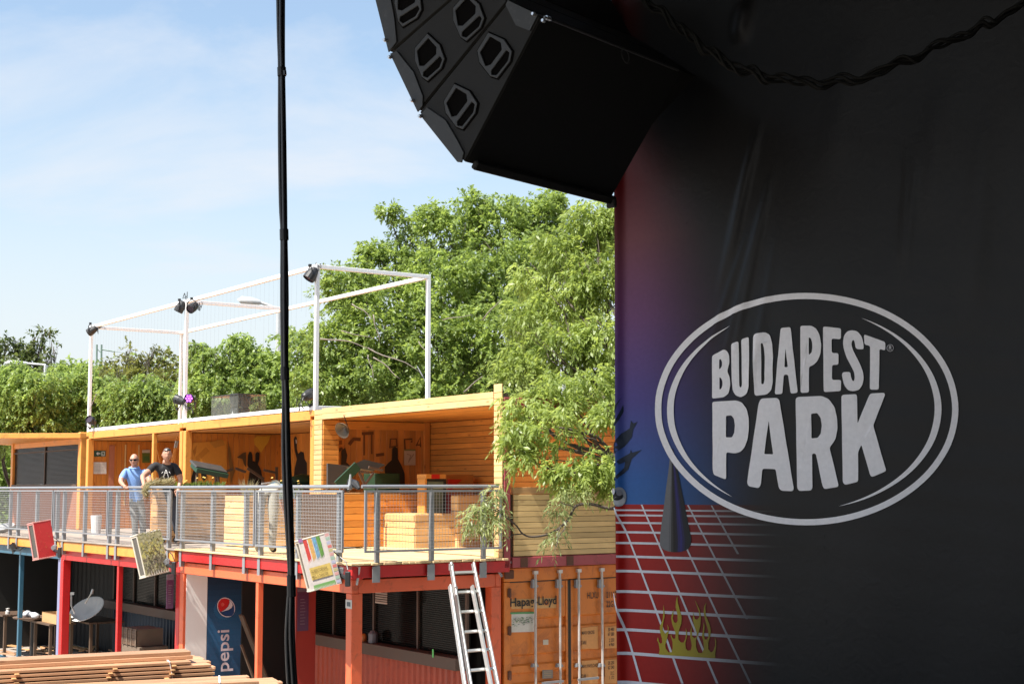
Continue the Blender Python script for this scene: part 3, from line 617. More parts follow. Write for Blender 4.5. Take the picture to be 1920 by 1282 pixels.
# ================================================================== WHITE ROOF FRAME
def roof_frame():
    t = thing('roof_frame', 'white steel box frame standing on the yellow cabin roofs', 'frame', ROW, (-6.2, 1.22, RF)); s = 0.075
    xs = (-12.42+0.04, -6.2, -0.045); ys = (0.04, 2.45)
    for x in xs:
        for y in ys: G().bb(x-s/2, x+s/2, y-s/2, y+s/2, RF+0.004, FT-s).obj('post', WHT, t, bevel=0.005)
        G().bb(x-s/2, x+s/2, ys[0]+s/2+0.001, ys[1]-s/2-0.001, FT-s, FT-0.003).obj('cross_beam', WHT, t, bevel=0.005)
    for y in ys:
        G().bb(xs[0]-s/2, xs[2]+s/2, y-s/2, y+s/2, FT-s+0.001, FT).obj('top_beam', WHT, t, bevel=0.005)
        for a, b in ((xs[0], xs[1]), (xs[1], xs[2])): G().bb(a+s/2+0.001, b-s/2-0.001, y-s/2, y+s/2, RF+0.012, RF+0.012+s).obj('bottom_beam', WHT, t, bevel=0.005)
    for x in (xs[0], xs[2]): G().bb(x-s/2, x+s/2, ys[0]+s/2+0.001, ys[1]-s/2-0.001, RF+0.012, RF+0.012+s).obj('bottom_beam', WHT, t, bevel=0.005)
    for x, y in ((xs[0], ys[0]), (xs[2], ys[1])): G().beam((x, y, RF+0.55), (x+(0.5 if y < 1 else -0.4), y, RF+0.95), 0.012, 0.012).obj('brace', ZINC, t)
    g = G()
    for k in range(60):
        x = xs[0]+0.3+k*0.2; L = random.uniform(0.7, 1.5); g.tube([(x, 0.04, FT-s), (x+random.uniform(-.02, .02), 0.04, FT-s-L)], 0.0012, 3)
    b = g.obj('hanging_wires', ZINC, t); b['kind'] = 'stuff'
    return t
roof_frame()

# ---- stage lamps
LENS = mat('lamp_lens', (0.02, 0.02, 0.025), 0.15, 0.2, 10)
VIO = mat('violet_led', (0.3, 0.05, 0.5), 0.3, 0.02, 4, emit=((0.55, 0.08, 1.0), 3.0))
VIOD = mat('violet_led_dim', (0.05, 0.02, 0.06), 0.3, 0.1, 4)
def lamp(label, px, py, y, aim, lit=False, up=False, r=0.102, fr=ROW):
    c = fr.ix(px, py, y=y); a = V(aim).normalized()
    t = thing('stage_lamp', label, 'stage lamp', fr, c, group='stage lamps on the white frame')
    G().lathe([(0.0, -0.20), (0.05, -0.20), (0.075, -0.17), (r*0.88, -0.10), (r, -0.05), (r, 0.055), (r*0.92, 0.06), (r*0.9, 0.03)], c, a, 14).obj('housing', BLK, t, smooth=False)
    G().lathe([(0.0, 0.02), (r*0.89, 0.02), (r*0.89, 0.028)], c, a, 14).obj('lens', LENS, t)
    q = a.cross(V((0, 0, 1))); q = q.normalized() if q.length > 0.1 else V((1, 0, 0)); w = q.cross(a).normalized()
    for k in range(7):
        o_ = V((0, 0, 0)) if k == 0 else (q*math.cos(k*PI/3)+w*math.sin(k*PI/3))*r*0.58
        G().lathe([(0.0, 0.03), (r*0.2, 0.03), (r*0.2, 0.036)], c+o_, a, 8).obj('led', VIO if lit else VIOD, t)
    d = -1 if up else 1
    G().tube([c+q*(r+0.012), c+q*(r+0.014)+V((0, 0, d*0.13)), c+q*0.03+V((0, 0, d*0.19)), c-q*0.03+V((0, 0, d*0.19)), c-q*(r+0.014)+V((0, 0, d*0.13)), c-q*(r+0.012)], 0.011, 5).obj('yoke', BLK, t)
    pts = [c-a*0.2]
    for k in range(9): pts.append(c-a*(0.22+0.02*k)+V((random.uniform(-.08, .08), random.uniform(-.05, .05), random.uniform(-0.22, 0.10))))
    sm = []
    for i in range(len(pts)-1):
        for f in (0, 0.5): sm.append(pts[i].lerp(pts[i+1], f))
    G().tube(sm, 0.008, 5).obj('cable', RUB, t)
    G().box(c+V((0, 0, d*0.21)), (0.05, 0.05, 0.05)).obj('clamp', BLK, t)
    return t
lamp('black stage lamp at the top of the far left white post', 169, 622, -0.10, (-0.5, -0.6, -0.5))
lamp('black stage lamp at the foot of the far left white post', 169, 787, -0.10, (0.5, -0.7, 0.3), up=True)
lamp('black stage lamp hanging left of the middle post under the top beam', 336, 580, -0.10, (-0.2, -0.4, -0.9))
lamp('black stage lamp hanging right of the middle post under the top beam', 359, 578, -0.10, (0.3, -0.6, -0.4))
lamp('unlit stage lamp left of the foot of the middle post', 333, 749, -0.08, (-0.7, -0.5, 0.3), up=True)
lamp('stage lamp with glowing violet lights at the foot of the middle post', 355, 747, -0.10, (0.72, -0.62, 0.05), lit=True, up=True)
lamp('black stage lamp hanging at the near top corner of the frame', 581, 519, -0.10, (-0.1, -0.5, -0.75), r=0.115)
lamp('black stage lamp low beside the near post above the booth pillar', 582, 739, 0.0, (-0.3, 0.8, 0.3), up=True)

# ---- clear weather box with a moving head lamp
t = thing('weather_box', 'clear plastic weather box standing at the edge of the yellow cabin roof', 'box', ROW, (-2.2, 0.3, RF))
P = lambda px, py, y=0.05: ROW.ix(px, py, y=y)
a, b = P(405, 740), P(443, 776); zt = P(450, 740).z; x0 = P(405, 780).x; x1 = x0+1.32; zb = RF+0.02; yb0, yb1 = -0.06, 0.55
CL = glass('clear_plastic', (0.30, 0.31, 0.27), 0.13, 0.08)
for nm, bb in (('front_pane', (x0, x1, yb0, yb0+0.008, zb, zt)), ('rear_pane', (x0, x1, yb1, yb1+0.008, zb, zt)), ('side_pane', (x0, x0+0.008, yb0+0.009, yb1-0.001, zb, zt)), ('side_pane', (x1-0.008, x1, yb0+0.009, yb1-0.001, zb, zt))): G().bb(*bb).obj(nm, CL, t)
G().bb(x0-0.01, x1+0.01, yb0-0.01, yb1+0.02, zt+0.001, zt+0.02).obj('lid', glass('lid_plastic', (0.05, 0.05, 0.05), 0.9, 0.3), t)
c = P(450, 770, 0.24); c.z = RF+0.02
t2 = thing('moving_lamp', 'black moving stage lamp inside the clear weather box', 'stage lamp', ROW, c)
G().box((c.x, c.y, RF+0.12), (0.32, 0.32, 0.2)).obj('foot', BLK, t2, bevel=0.03)
G().lathe([(0.0, 0), (0.15, 0), (0.2, 0.08), (0.22, 0.2), (0.19, 0.26), (0, 0.26)], (c.x, c.y, RF+0.25), (0, 0, 1), 16).obj('head', BLK, t2)
for s_ in (-1, 1): G().bb(c.x+s_*0.23-0.03, c.x+s_*0.23+0.03, c.y-0.08, c.y+0.08, RF+0.2, RF+0.48).obj('yoke_arm', BLK, t2, bevel=0.02)
G().poly([(c.x-0.045, c.y-0.165, RF+0.09), (c.x+0.045, c.y-0.165, RF+0.09), (c.x, c.y-0.165, RF+0.17)], 0, (0.45, 0.45, 0.45)).obj('emblem', INK, t2, fix=False)

# ================================================================== RAILINGS
def railing(label, fr, axis, fixed, a, b, post_px, joints, mesh_gap=(), toprail=None, zf=(DK+0.155, CAMZ-0.045), vis_pitch=0.05, rail_z=CAMZ+0.02):
    """axis 'x' or 'y': the run follows that axis of the frame, `fixed` is the other coordinate"""
    def p(s, o, z): return V((s, fixed+o, z)) if axis == 'x' else V((fixed-o, s, z))
    t = thing('railing', label, 'railing', fr, p((a+b)/2, 0, DK))
    if toprail is None: toprail = [(a, b)]
    for s0, s1 in toprail: G().tube([p(s0, 0, rail_z), p(s1, 0, rail_z)], 0.026, 10).obj('top_rail', ZINC, t, smooth=False)
    for q in post_px:
        s = (fr.ix(q, 960, y=fixed).x if axis == 'x' else fr.ix(q, 960, x=fixed).y) if q > -900 else 0
        if axis == 'x':
            G().bb(s-0.035, s+0.035, fixed-0.035, fixed+0.035, DK-0.30, CAMZ-0.05).obj('post', ZINC, t, bevel=0.006)
            G().bb(s-0.03, s+0.06, fixed-0.045, fixed-0.036, DK-0.30, DK-0.05).obj('post_bracket', ZINC, t)
        else:
            G().bb(fixed-0.035, fixed+0.035, s-0.03, s+0.03, DK-0.27, CAMZ-0.05).obj('post', ZINC, t, bevel=0.006)
            G().bb(fixed+0.036, fixed+0.045, s-0.09, s+0.03, DK-0.27, DK-0.05).obj('post_bracket', ZINC, t)
        G().tube([p(s, 0, CAMZ-0.049), p(s, 0, rail_z-0.02)], 0.010, 6).obj('rail_stem', ZINC, t)
    for s0, s1 in joints:
        o_ = -0.055
        f = G()
        for z in zf: f.beam(p(s0, o_, z), p(s1, o_, z), 0.03, 0.03)
        for s in (s0+0.015, s1-0.015): f.beam(p(s, o_, zf[0]+0.016), p(s, o_, zf[1]-0.016), 0.03, 0.03, (1, 0, 0) if axis == 'y' else (0, 1, 0))
        fo = f.obj('panel_frame', ZINC, t); fo['kind'] = 'stuff'
        m = G(); w = 0.0030; nz_ = int((zf[1]-zf[0])/0.05)
        for k in range(1, nz_+1): z = zf[0]+(zf[1]-zf[0])*k/(nz_+1); m.beam(p(s0+0.03, o_, z), p(s1-0.03, o_, z), w, w)
        ns = int((s1-s0)/vis_pitch)
        for k in range(1, ns): s = s0+(s1-s0)*k/ns; m.beam(p(s, o_+0.005, zf[0]+0.016), p(s, o_+0.005, zf[1]-0.016), w, w, (1, 0, 0) if axis == 'y' else (0, 1, 0))
        mo = m.obj('wire_mesh', WIRE, t); mo['kind'] = 'stuff'
    return t
WIRE = mat('bright_wire', (0.46, 0.47, 0.48), 0.4, 0.1, 9, metal=0.2)
yr = -2.50; X = lambda px: ROW.ix(px, 960, y=yr).x
railing('grey mesh railing in front of the planters and the bending person', ROW, 'x', yr, -0.2, X(652), (343, 400, 462, 490, 560, 637), ((-0.15, X(484)), (X(486), X(650))), toprail=((-0.25, X(657)),))
yr2 = -0.05; X2 = lambda px: ROW2.ix(px, 960, y=yr2).x
railing('grey mesh railing on which the two men lean', ROW2, 'x', yr2, X2(-25), -0.05, (20, 35, 70, 108, 121, 160, 206, 221, 318), ((X2(-60), X2(104)), (X2(106), X2(207)), (X2(208.5), X2(326))), toprail=((X2(-60), 0.0),))
xr = 6.06; Y = lambda px: ROW.ix(px, 960, x=xr).y
railing('grey mesh railing facing the stage in front of the wooden booth', ROW, 'y', xr, Y(680), Y(935), (707, 809, 906), ((Y(680), Y(936)),), toprail=((Y(678), Y(934)),))

# ================================================================== CRATES AND PLANTERS
def crate(name, cat, label, pxl, pxc, pxr, yb, yt, m, nrow=5, group=None, jit=0.006, top=True, fr=ROW):
    b = fr.ix(pxc, yb, z=DK); zt = fr.ix(pxc, yt, x=b.x).z; xl = fr.ix(pxl, yb, y=b.y).x; yr_ = fr.ix(pxr, yb, x=b.x).y
    Lx, Ly, H = b.x-xl, yr_-b.y, zt-DK; t = thing(name, label, cat, fr, ((b.x+xl)/2, (b.y+yr_)/2, DK), group=group); h = H/nrow
    for k in range(nrow):
        z = DK+0.012+h*(k+0.5); j = lambda: random.uniform(-jit, jit)
        plank(t, (b.x-Lx/2, b.y+j(), z), (round(Lx, 2), 0.025, round(h-0.010, 3)), m); plank(t, (b.x+0.013+j(), b.y+Ly/2, z), (round(Ly, 2), 0.025, round(h-0.010, 3)), m, rot=(0, 0, PI/2))
        plank(t, (b.x-Lx/2, yr_, z), (round(Lx, 2), 0.025, round(h-0.010, 3)), m); plank(t, (xl, b.y+Ly/2, z), (round(Ly, 2)-0.06, 0.025, round(h-0.010, 3)), m, rot=(0, 0, PI/2))
    for x in (xl+0.05, b.x-0.04):
        for y in (b.y+0.045, yr_-0.045): G().bb(x-0.025, x+0.025, y-0.025, y+0.025, DK+0.006, zt-0.01).obj('corner_batten', BRN, t)
    n = max(2, int(Ly/0.11))
    if top:
        for k in range(n): plank(t, (b.x-Lx/2+0.005, b.y+Ly*(k+0.5)/n, zt+0.013), (round(Lx+0.03, 2), round(Ly/n-0.006, 3), 0.024), m)
    return t, b, xl, yr_, zt
crate('wooden_crate', 'crate', 'plank crate seat with a bright left face, behind the near mesh railing', 718, 777, 852, 1030, 966, WCR, 5, 'plank crates on the deck')
crate('wooden_crate', 'crate', 'taller plank crate beside the booth pillar and the hanging leaves', 846, 858, 908, 1028, 931, WCR, 7, 'plank crates on the deck')
crate('wooden_crate', 'crate', 'low plank crate by the gap between the railing panels', 640, 662, 716, 1026, 986, WCR, 3, 'plank crates on the deck')
pA = crate('planter', 'planter', 'tall brown plank planter with flowers behind the man in black', 283, 293, 421, 1019, 911, WPLT, 9, 'plank planters', 0.008, top=False)
pB = crate('planter', 'planter', 'plank planter with a grass tuft beside the bending person', 421, 458, 585, 1026, 930, WCR, 8, 'plank planters', 0.008, top=False)
SOIL = mat('soil', (0.06, 0.04, 0.03), 0.95, 0.4, 8, bump=0.6)
for (t, b, xl, yy, zt) in (pA, pB): G().bb(xl+0.03, b.x-0.03, b.y+0.03, yy-0.03, DK+0.1, zt-0.06).obj('soil', SOIL, t)
# ================================================================== WALL ART, SIGNS IN THE CABINS
def wall_print(name, cat, label, px_polys, x, fr=ROW, dx=0.006, m=None):
    g = G(); k = 0
    for pts, c in px_polys: g.poly([fr.ix(a, b, x=x)+V((dx+0.0006*k, 0, 0)) for a, b in pts], 0, c); k += 1
    return g.solo(name, m or INK, fr, fr.ix(*px_polys[0][0][0], x=x), label, cat)
def rect(x0, y0, x1, y1): return [(x0, y0), (x1, y0+0.0), (x1, y1), (x0, y1)]
xw = -12.42+0.118
GRN = (0.02, 0.075, 0.045)
t = wall_print('exit_sign', 'sign', 'small green exit sign with a white arrow and running figure', [(rect(176, 844.5, 198, 855.5), GRN), ([(180, 850), (184, 846.5), (184, 849), (188, 849), (188, 851), (184, 851), (184, 853.5)], (0.6, 0.6, 0.58)), (rect(190, 846, 196.5, 854.5), (0.45, 0.5, 0.46)), ([(193, 847), (195, 848.5), (194, 851), (195.5, 854), (193.5, 852), (191.5, 854), (192.5, 850), (191, 849)], GRN)], xw)
n_ = [(rect(173, 866, 199.5, 888), (0.60, 0.55, 0.48))]+[(rect(176, 870+i*2.6, 176+random.uniform(12, 20), 871+i*2.6), (0.42, 0.38, 0.33)) for i in range(6)]
wall_print('paper_notice', 'notice', 'white paper notice pinned under the green exit sign', n_, xw)
wall_print('poster', 'poster', 'green poster with a pale head on the cabin wall between the two men', [(rect(266.5, 844, 281, 867), (0.10, 0.13, 0.02)), (rect(266.5, 843, 281, 848.5), (0.5, 0.42, 0.34)), (rect(269, 855, 279, 863), (0.05, 0.12, 0.03))], xw)
xm = -6.17+0.118; K = (0.012, 0.010, 0.009); z3 = lambda pts: [(320+a/5.333, 740+b/5.333) for a, b in pts]
mural = [(z3([(200, 480), (560, 455), (560, 900), (200, 900)]), (0.62, 0.24, 0.03)), (z3([(220, 560), (260, 500), (250, 580), (235, 620)]), (0.42, 0.15, 0.02)), (z3([(250, 620), (350, 520), (390, 560), (300, 640), (250, 700)]), (0.50, 0.18, 0.02)),
  (z3([(830, 440), (860, 410), (940, 415), (1000, 405), (970, 480), (940, 520), (900, 580), (870, 530), (840, 500)]), (0.66, 0.34, 0.03)), (z3([(385, 470), (520, 440), (540, 500), (440, 530)]), (0.48, 0.20, 0.03)),
  (z3([(570, 460), (595, 540), (610, 640), (640, 760), (600, 900), (590, 760), (575, 620)]), (0.20, 0.09, 0.02)), (z3([(660, 625), (720, 580), (752, 570), (752, 720), (735, 700), (715, 640)]), (0.10, 0.05, 0.02)),
  (z3([(765, 700), (772, 600), (785, 568), (805, 570), (815, 600), (818, 660), (845, 670), (845, 590), (862, 568), (885, 580), (885, 640), (870, 690), (905, 760), (925, 900), (765, 900), (790, 760)]), K),
  (z3([(185, 900), (230, 740), (275, 745), (262, 800), (255, 900)]), K), (z3([(300, 760), (355, 770), (360, 830), (330, 860), (305, 830)]), K)]
wall_print('mural', 'mural', 'painted mural of dark figures with raised arms inside the yellow cabin', mural, xm)
xb = ROW.ix(560, 860, y=2.32)
g = G()
for pts, c in ((z3([(1230, 440), (1245, 412), (1262, 425), (1262, 540), (1275, 590), (1300, 565), (1330, 575), (1338, 640), (1362, 680), (1365, 900), (1225, 900), (1240, 730), (1262, 640), (1240, 560)]), K), (z3([(1252, 445), (1266, 452), (1268, 480), (1256, 490)]), (0.5, 0.42, 0.36))):
    g.poly([ROW.ix(a, b, y=2.335)+V((0, -0.0008*len(g.f), 0)) for a, b in pts], 0, c)
g.solo('mural', INK, ROW, xb, 'dark painted figure holding up a bottle beside the booth pillar', 'mural')
x0 = 0.125; z4 = lambda pts: [(560+a/4.571, 700+b/4.571) for a, b in pts]; D2 = (0.16, 0.055, 0.02)
def stroke(pts, w):
    pts = [V((a, b, 0)) for a, b in pts]; L_ = []; R_ = []
    for i, p in enumerate(pts):
        d = (pts[min(i+1, len(pts)-1)]-pts[max(i-1, 0)]).normalized(); n = V((-d.y, d.x, 0))*w/2; L_.append(((p+n).x, (p+n).y)); R_.append(((p-n).x, (p-n).y))
    return L_+R_[::-1]
mur2 = [(z4(stroke([(540, 515), (640, 510)], 26)), D2), (z4(stroke([(560, 520), (560, 700)], 14)), D2), (z4(stroke([(625, 520), (625, 690)], 14)), D2), (z4(stroke([(430, 610), (470, 560), (530, 565)], 30)), D2),
  (z4(stroke([(255, 600), (370, 590)], 34)), (0.3, 0.10, 0.03)), (z4(stroke([(780, 640), (785, 560), (835, 560), (840, 620), (790, 630)], 14)), D2), (z4(stroke([(910, 660), (905, 565), (970, 560), (965, 590)], 16)), D2), (z4(stroke([(1005, 620), (1040, 545), (1042, 630)], 12)), D2), (z4(stroke([(1015, 612), (1040, 610)], 10)), D2),
  (z4(stroke([(310, 780), (315, 690), (350, 650), (375, 640)], 24)), D2), (z4([(360, 800), (365, 660), (395, 635), (415, 700), (405, 760), (440, 790)]), (0.04, 0.025, 0.02)), (z4([(735, 800), (760, 770), (795, 740), (800, 640), (822, 625), (845, 640), (848, 730), (880, 790), (905, 860), (908, 960), (735, 960)]), (0.02, 0.016, 0.014)), (z4(stroke([(660, 700), (730, 690)], 26)), D2)]
wall_print('mural', 'mural', 'faint painted letters and a dark bottle figure on the booth end wall', mur2, x0)
cal = [(z4(rect(903, 655, 1000, 785)), (0.52, 0.42, 0.32)), (z4(rect(903, 648, 1000, 662)), (0.2, 0.22, 0.08)), (z4(stroke([(925, 690), (960, 700), (940, 760)], 8)), (0.3, 0.2, 0.15)), (z4(stroke([(950, 740), (985, 690)], 8)), (0.3, 0.22, 0.16))]
wall_print('wall_calendar', 'calendar', 'white paper calendar hanging on the booth end wall', cal, 0.155)
# ================================================================== THINGS IN THE BOOTH AND CABINS
TEAL = mat('dark_green_paint', (0.012, 0.045, 0.02), 0.5, 0.2); GRY = mat('grey_laminate', (0.05, 0.05, 0.048), 0.45, 0.3, 4); TAN = mat('worn_tan', (0.10, 0.06, 0.035), 0.7, 0.3)
def bench_table(label, c, tilt, L=1.5, w=0.55, fr=ROW, top=GRY, yaw=0, legs=True):
    c = V(c); t = thing('folding_table', label, 'table', fr, c); rot = M.Rotation(R(yaw), 3, 'Z') @ M.Rotation(R(tilt), 3, 'Y')
    G().box(c+V((0, 0, 0.62)), (L, w, 0.05), rot).obj('table_top', top, t, bevel=0.01)
    G().box(c+V((0, 0, 0.62))+rot @ V((0, 0, -0.07)), (L*0.96, w*0.9, 0.08), rot).obj('table_apron', TEAL, t)
    for s_ in (-1, 1):
        a = c+V((0, 0, 0.62))+rot @ V((s_*L*0.3, 0, -0.1)); f = V((a.x+s_*0.1, a.y, DK+0.02))
        G().beam(a+V((0, -w*0.35, 0)), f+V((0, w*0.2, 0)), 0.05, 0.04).obj('leg', TAN, t); G().beam(a+V((0, w*0.35, 0)), f+V((0, -w*0.2, 0)), 0.05, 0.04).obj('leg', TAN, t)
    return t
pa_, pb_ = [ROW.ix(320+u/5.333, 740+v/5.333, x=-5.0) for u, v in ((222, 690), (535, 750))]; t = thing('folded_table', 'tilted grey and green folded table in the yellow cabin with the mural', 'table', ROW, (-5.0, (pa_.y+pb_.y)/2, DK+0.02))
G().beam(pa_, pb_, 0.42, 0.05, (0.35, 0, 1)).obj('table_top', GRY, t, bevel=0.01); G().beam(pa_+V((0.05, 0, -0.075)), pb_+V((0.05, 0, -0.075)), 0.40, 0.09, (0.35, 0, 1)).obj('table_apron', TEAL, t)
for f, yo in ((0.15, -0.12), (0.8, 0.15)):
    p_ = pa_.lerp(pb_, f); G().beam(p_+V((0, 0, -0.12)), V((p_.x-0.1, p_.y+yo, DK+0.03)), 0.05, 0.04).obj('leg', TAN, t)
t = thing('trestle', 'dark splayed trestle legs in front of the mural', 'trestle', ROW, (-5.2, 1.2, DK)); zz = lambda a, b, x=-5.2: ROW.ix(320+a/5.333, 740+b/5.333, x=x)
for a, b in (((290, 740), (450, 810)), ((450, 810), (620, 740)), ((455, 800), (455, 960)), ((650, 735), (750, 770)), ((770, 735), (930, 840)), ((920, 850), (930, 960)), ((930, 750), (1060, 780)), ((1060, 720), (1060, 960))): G().beam(zz(*a), zz(*b), 0.05, 0.05).obj('leg', TAN, t)
q = ROW.ix(566, 902, x=-3.2); t = thing('folded_parasol', 'folded green parasol bundle lying behind the cable by the booth pillar', 'parasol', ROW, (q.x, q.y, q.z-0.12))
G().tube([q+V((0, -0.5, -0.02)), q+V((0, 0, 0.03)), q+V((0, 0.45, 0.0))], [0.05, 0.13, 0.08], 10).obj('canopy', TEAL, t, smooth=True); G().tube([q+V((0, -0.9, -0.05)), q+V((0, -0.45, 0))], 0.02, 6).obj('pole', ALU, t)
# support bench below it
G().bb(q.x-0.25, q.x+0.25, q.y-0.6, q.y+0.6, q.z-0.2, q.z-0.14).solo('bench', BRN, ROW, (q.x, q.y, q.z-0.2), 'brown bench top under the folded green parasol', 'bench')
xc_ = 1.72; yl_ = ROW.ix(636, 980, x=xc_).y; yr_c = ROW.ix(803, 980, x=xc_).y; zc_ = ROW.ix(700, 926, x=xc_).z
t = thing('plank_counter', 'waist high plank counter across the booth below the calendar', 'counter', ROW, (1.2, (yl_+yr_c)/2, DK+0.03)); nr_ = 8; hr_ = (zc_-DK-0.03)/nr_
for k in range(nr_): plank(t, (xc_, (yl_+yr_c)/2, DK+0.03+hr_*(k+0.5)), (round(yr_c-yl_, 2), 0.024, round(hr_-0.008, 3)), WBOX, rot=(0, 0, PI/2))
for k in range(9): plank(t, (0.75+0.118*k-0.06, (yl_+yr_c)/2, zc_+0.012), (round(yr_c-yl_, 2), 0.112, 0.022), WPLT, rot=(0, 0, PI/2))
G().bb(0.3, xc_-0.03, yl_+0.02, yl_+0.06, DK+0.03, zc_-0.002).obj('side_board', BRN, t); G().bb(0.3, xc_-0.03, yr_c-0.06, yr_c-0.02, DK+0.03, zc_-0.002).obj('side_board', BRN, t)
def in_booth(a, b, x): return ROW.ix(560+a/4.571, 700+b/4.571, x=x)
# green box, dark table on its side
a = in_booth(650, 960, 1.3); b = in_booth(868, 855, 1.3)
G().bb(0.9, 1.3, a.y, b.y, zc_+0.025, b.z).solo('green_chest', mat('deep_green', (0.008, 0.035, 0.012), 0.6, 0.2), ROW, (1.1, (a.y+b.y)/2, zc_+0.025), 'dark green chest under the calendar on the booth counter', 'chest', bevel=0.01)
t = thing('folded_table', 'dark folded table with green edge leaning on the booth counter', 'table', ROW, (1.7, 1.0, zc_+0.025))
p0, p1, p2, p3 = in_booth(420, 800, 1.75), in_booth(560, 735, 1.75), in_booth(745, 780, 1.75), in_booth(640, 830, 1.75)
G().plate([p0, p1, p2, p3], (-0.06, 0.0, -0.02)).obj('table_top', GRY, t)
e0, e1 = in_booth(330, 960, 1.9), in_booth(505, 790, 1.9); G().beam(e0, e1, 0.04, 0.16).obj('table_edge', TEAL, t)
for a, b in (((470, 830), (600, 850)), ((520, 850), (560, 940)), ((600, 800), (720, 830)), ((640, 850), (560, 960))): G().beam(in_booth(*a, 1.8), in_booth(*b, 1.8), 0.04, 0.04).obj('leg', BRN, t)
t = thing('folded_table', 'grey table top standing behind the booth pillar', 'table', ROW, (1.0, 0.5, DK)); a = in_booth(250, 770, 0.9); b = in_booth(440, 790, 0.9); c = in_booth(420, 960, 0.9); d = in_booth(250, 960, 0.9)
G().plate([a, b, c, d], (-0.05, 0, 0)).obj('table_top', mat('slate_board', (0.06, 0.055, 0.05), 0.4), t); G().beam(d+V((0, 0.05, 0)), V((d.x-0.2, d.y+0.05, zc_+0.03)), 0.04, 0.04).obj('leg', BRN, t); G().beam(c, V((c.x-0.2, c.y, zc_+0.03)), 0.04, 0.04).obj('leg', BRN, t)
# silver reflector lamp under the booth ceiling
a = in_booth(385, 480, 1.6); t = thing('reflector_lamp', 'silver reflector lamp hanging from the booth ceiling', 'lamp', ROW, V((a.x, a.y, a.z)))
ax = V((0.30, -0.85, -0.45)).normalized(); G().lathe([(0.03, -0.09), (0.09, -0.05), (0.14, 0.03), (0.15, 0.045), (0.142, 0.045), (0.08, -0.035), (0.0, -0.05)], a, ax, 18).obj('shade', mat('brushed_shade', (0.11, 0.08, 0.055), 0.3, 0.3, metal=0.5), t, smooth=True); G().tube([a-ax*0.12, a+V((0, 0, 0.25)), V((a.x, a.y, RF-0.18))], 0.008, 5).obj('cord', RUB, t)
# red and yellow game cabinet
t = thing('game_cabinet', 'red and yellow topped cabinet with a glass front on the booth floor', 'cabinet', ROW, (3.0, 1.8, DK)); xg = 2.35
gp = lambda a, b: in_booth(a, b, xg)
a, b = gp(1092, 900), gp(1260, 900); zt = gp(1100, 862).z; zm = a.z; yl, yr3 = a.y, b.y; ca = (0.62, 0.28, 0.06); cr = (0.5, 0.012, 0.01)
for f0, f1, c in ((0, 0.27, ca), (0.272, 0.70, cr), (0.702, 1, ca)): G().bb(xg-0.3, xg, yl+(yr3-yl)*f0, yl+(yr3-yl)*f1, zm, zt, 0, c).obj('top_panel', INK, t)
yk = gp(1112, 1000).y
G().bb(xg-0.28, xg-0.03, yl+0.03, yr3+0.03, DK+0.06, zm-0.004, 0, (0.015, 0.02, 0.02)).obj('body', INK, t); G().bb(xg-0.03, xg-0.02, yk, gp(1245, 1000).y, gp(1112, 1190).z, gp(1112, 925).z).obj('glass_front', glass('cabinet_glass', (0.16, 0.20, 0.15), 0.9, 0.15), t)
G().bb(xg-0.27, xg-0.02, yl-0.01, yl+0.027, DK+0.06, zm-0.003, 0, ca).obj('side_panel', INK, t)
pp_ = lambda pts, dx: [ROW.ix(560+u/4.571, 700+v/4.571, x=xg-0.25)+V((dx, 0, 0)) for u, v in pts]
G().plate(pp_([(1285, 905), (1400, 908), (1285, 1020)], 0.0), (-0.03, 0, 0), 0, cr).obj('red_fin', INK, t); G().plate(pp_([(1268, 1030), (1345, 1030), (1345, 1215), (1268, 1215)], 0), (-0.03, 0, 0), 0, (0.33, 0.02, 0.02)).obj('lower_panel', INK, t)
a = in_booth(1262, 865, xg-0.4); b = in_booth(1498, 1050, xg-0.4); G().bb(xg-0.75, xg-0.4, a.y, b.y, DK+0.03, a.z).solo('plywood_box', wood('plywood', (0.62, 0.26, 0.06), 1), ROW, (xg-0.58, (a.y+b.y)/2, DK+0.03), 'plain orange plywood box behind the red topped cabinet', 'box', bevel=0.005)
# dark gadget on the rail gap
a = ROW.ix(663, 905, y=-2.42); t = thing('spray_gun', 'dark gadget with a silver nozzle at the gap in the railing', 'tool', ROW, V((a.x, a.y, a.z-0.1)))
G().tube([a+V((-0.18, 0, -0.10)), a+V((-0.06, 0, 0.0)), a+V((0.06, 0, -0.02)), a+V((0.16, 0, -0.08))], [0.03, 0.07, 0.06, 0.02], 8).obj('body', BLK, t); G().tube([a+V((0, -0.06, -0.09)), a+V((0, -0.05, 0.12))], [0.035, 0.012], 8).obj('nozzle', ALU, t)

# white bin behind the rail
a = ROW2.ix(180, 1000, z=DK)
G().lathe([(0.0, 0.004), (0.10, 0.004), (0.13, 0.42), (0.118, 0.42), (0.09, 0.02), (0, 0.02)], a, (0, 0, 1), 16).solo('waste_bin', mat('white_plastic', (0.62, 0.62, 0.62), 0.5, 0.12, 12), ROW2, a, 'white waste bin on the deck behind the railing', 'bin')
a = ROW2.ix(8, 990, z=DK+0.1); G().lathe([(0, -0.05), (0.2, -0.04), (0.25, 0.05), (0.1, 0.09), (0, 0.1)], a, (0.2, -0.3, 1), 14).solo('folded_sheet', mat('grey_sheet', (0.35, 0.35, 0.34), 0.7, 0.2), ROW2, a, 'crumpled grey sheet on the far left deck behind the mesh', 'sheet')
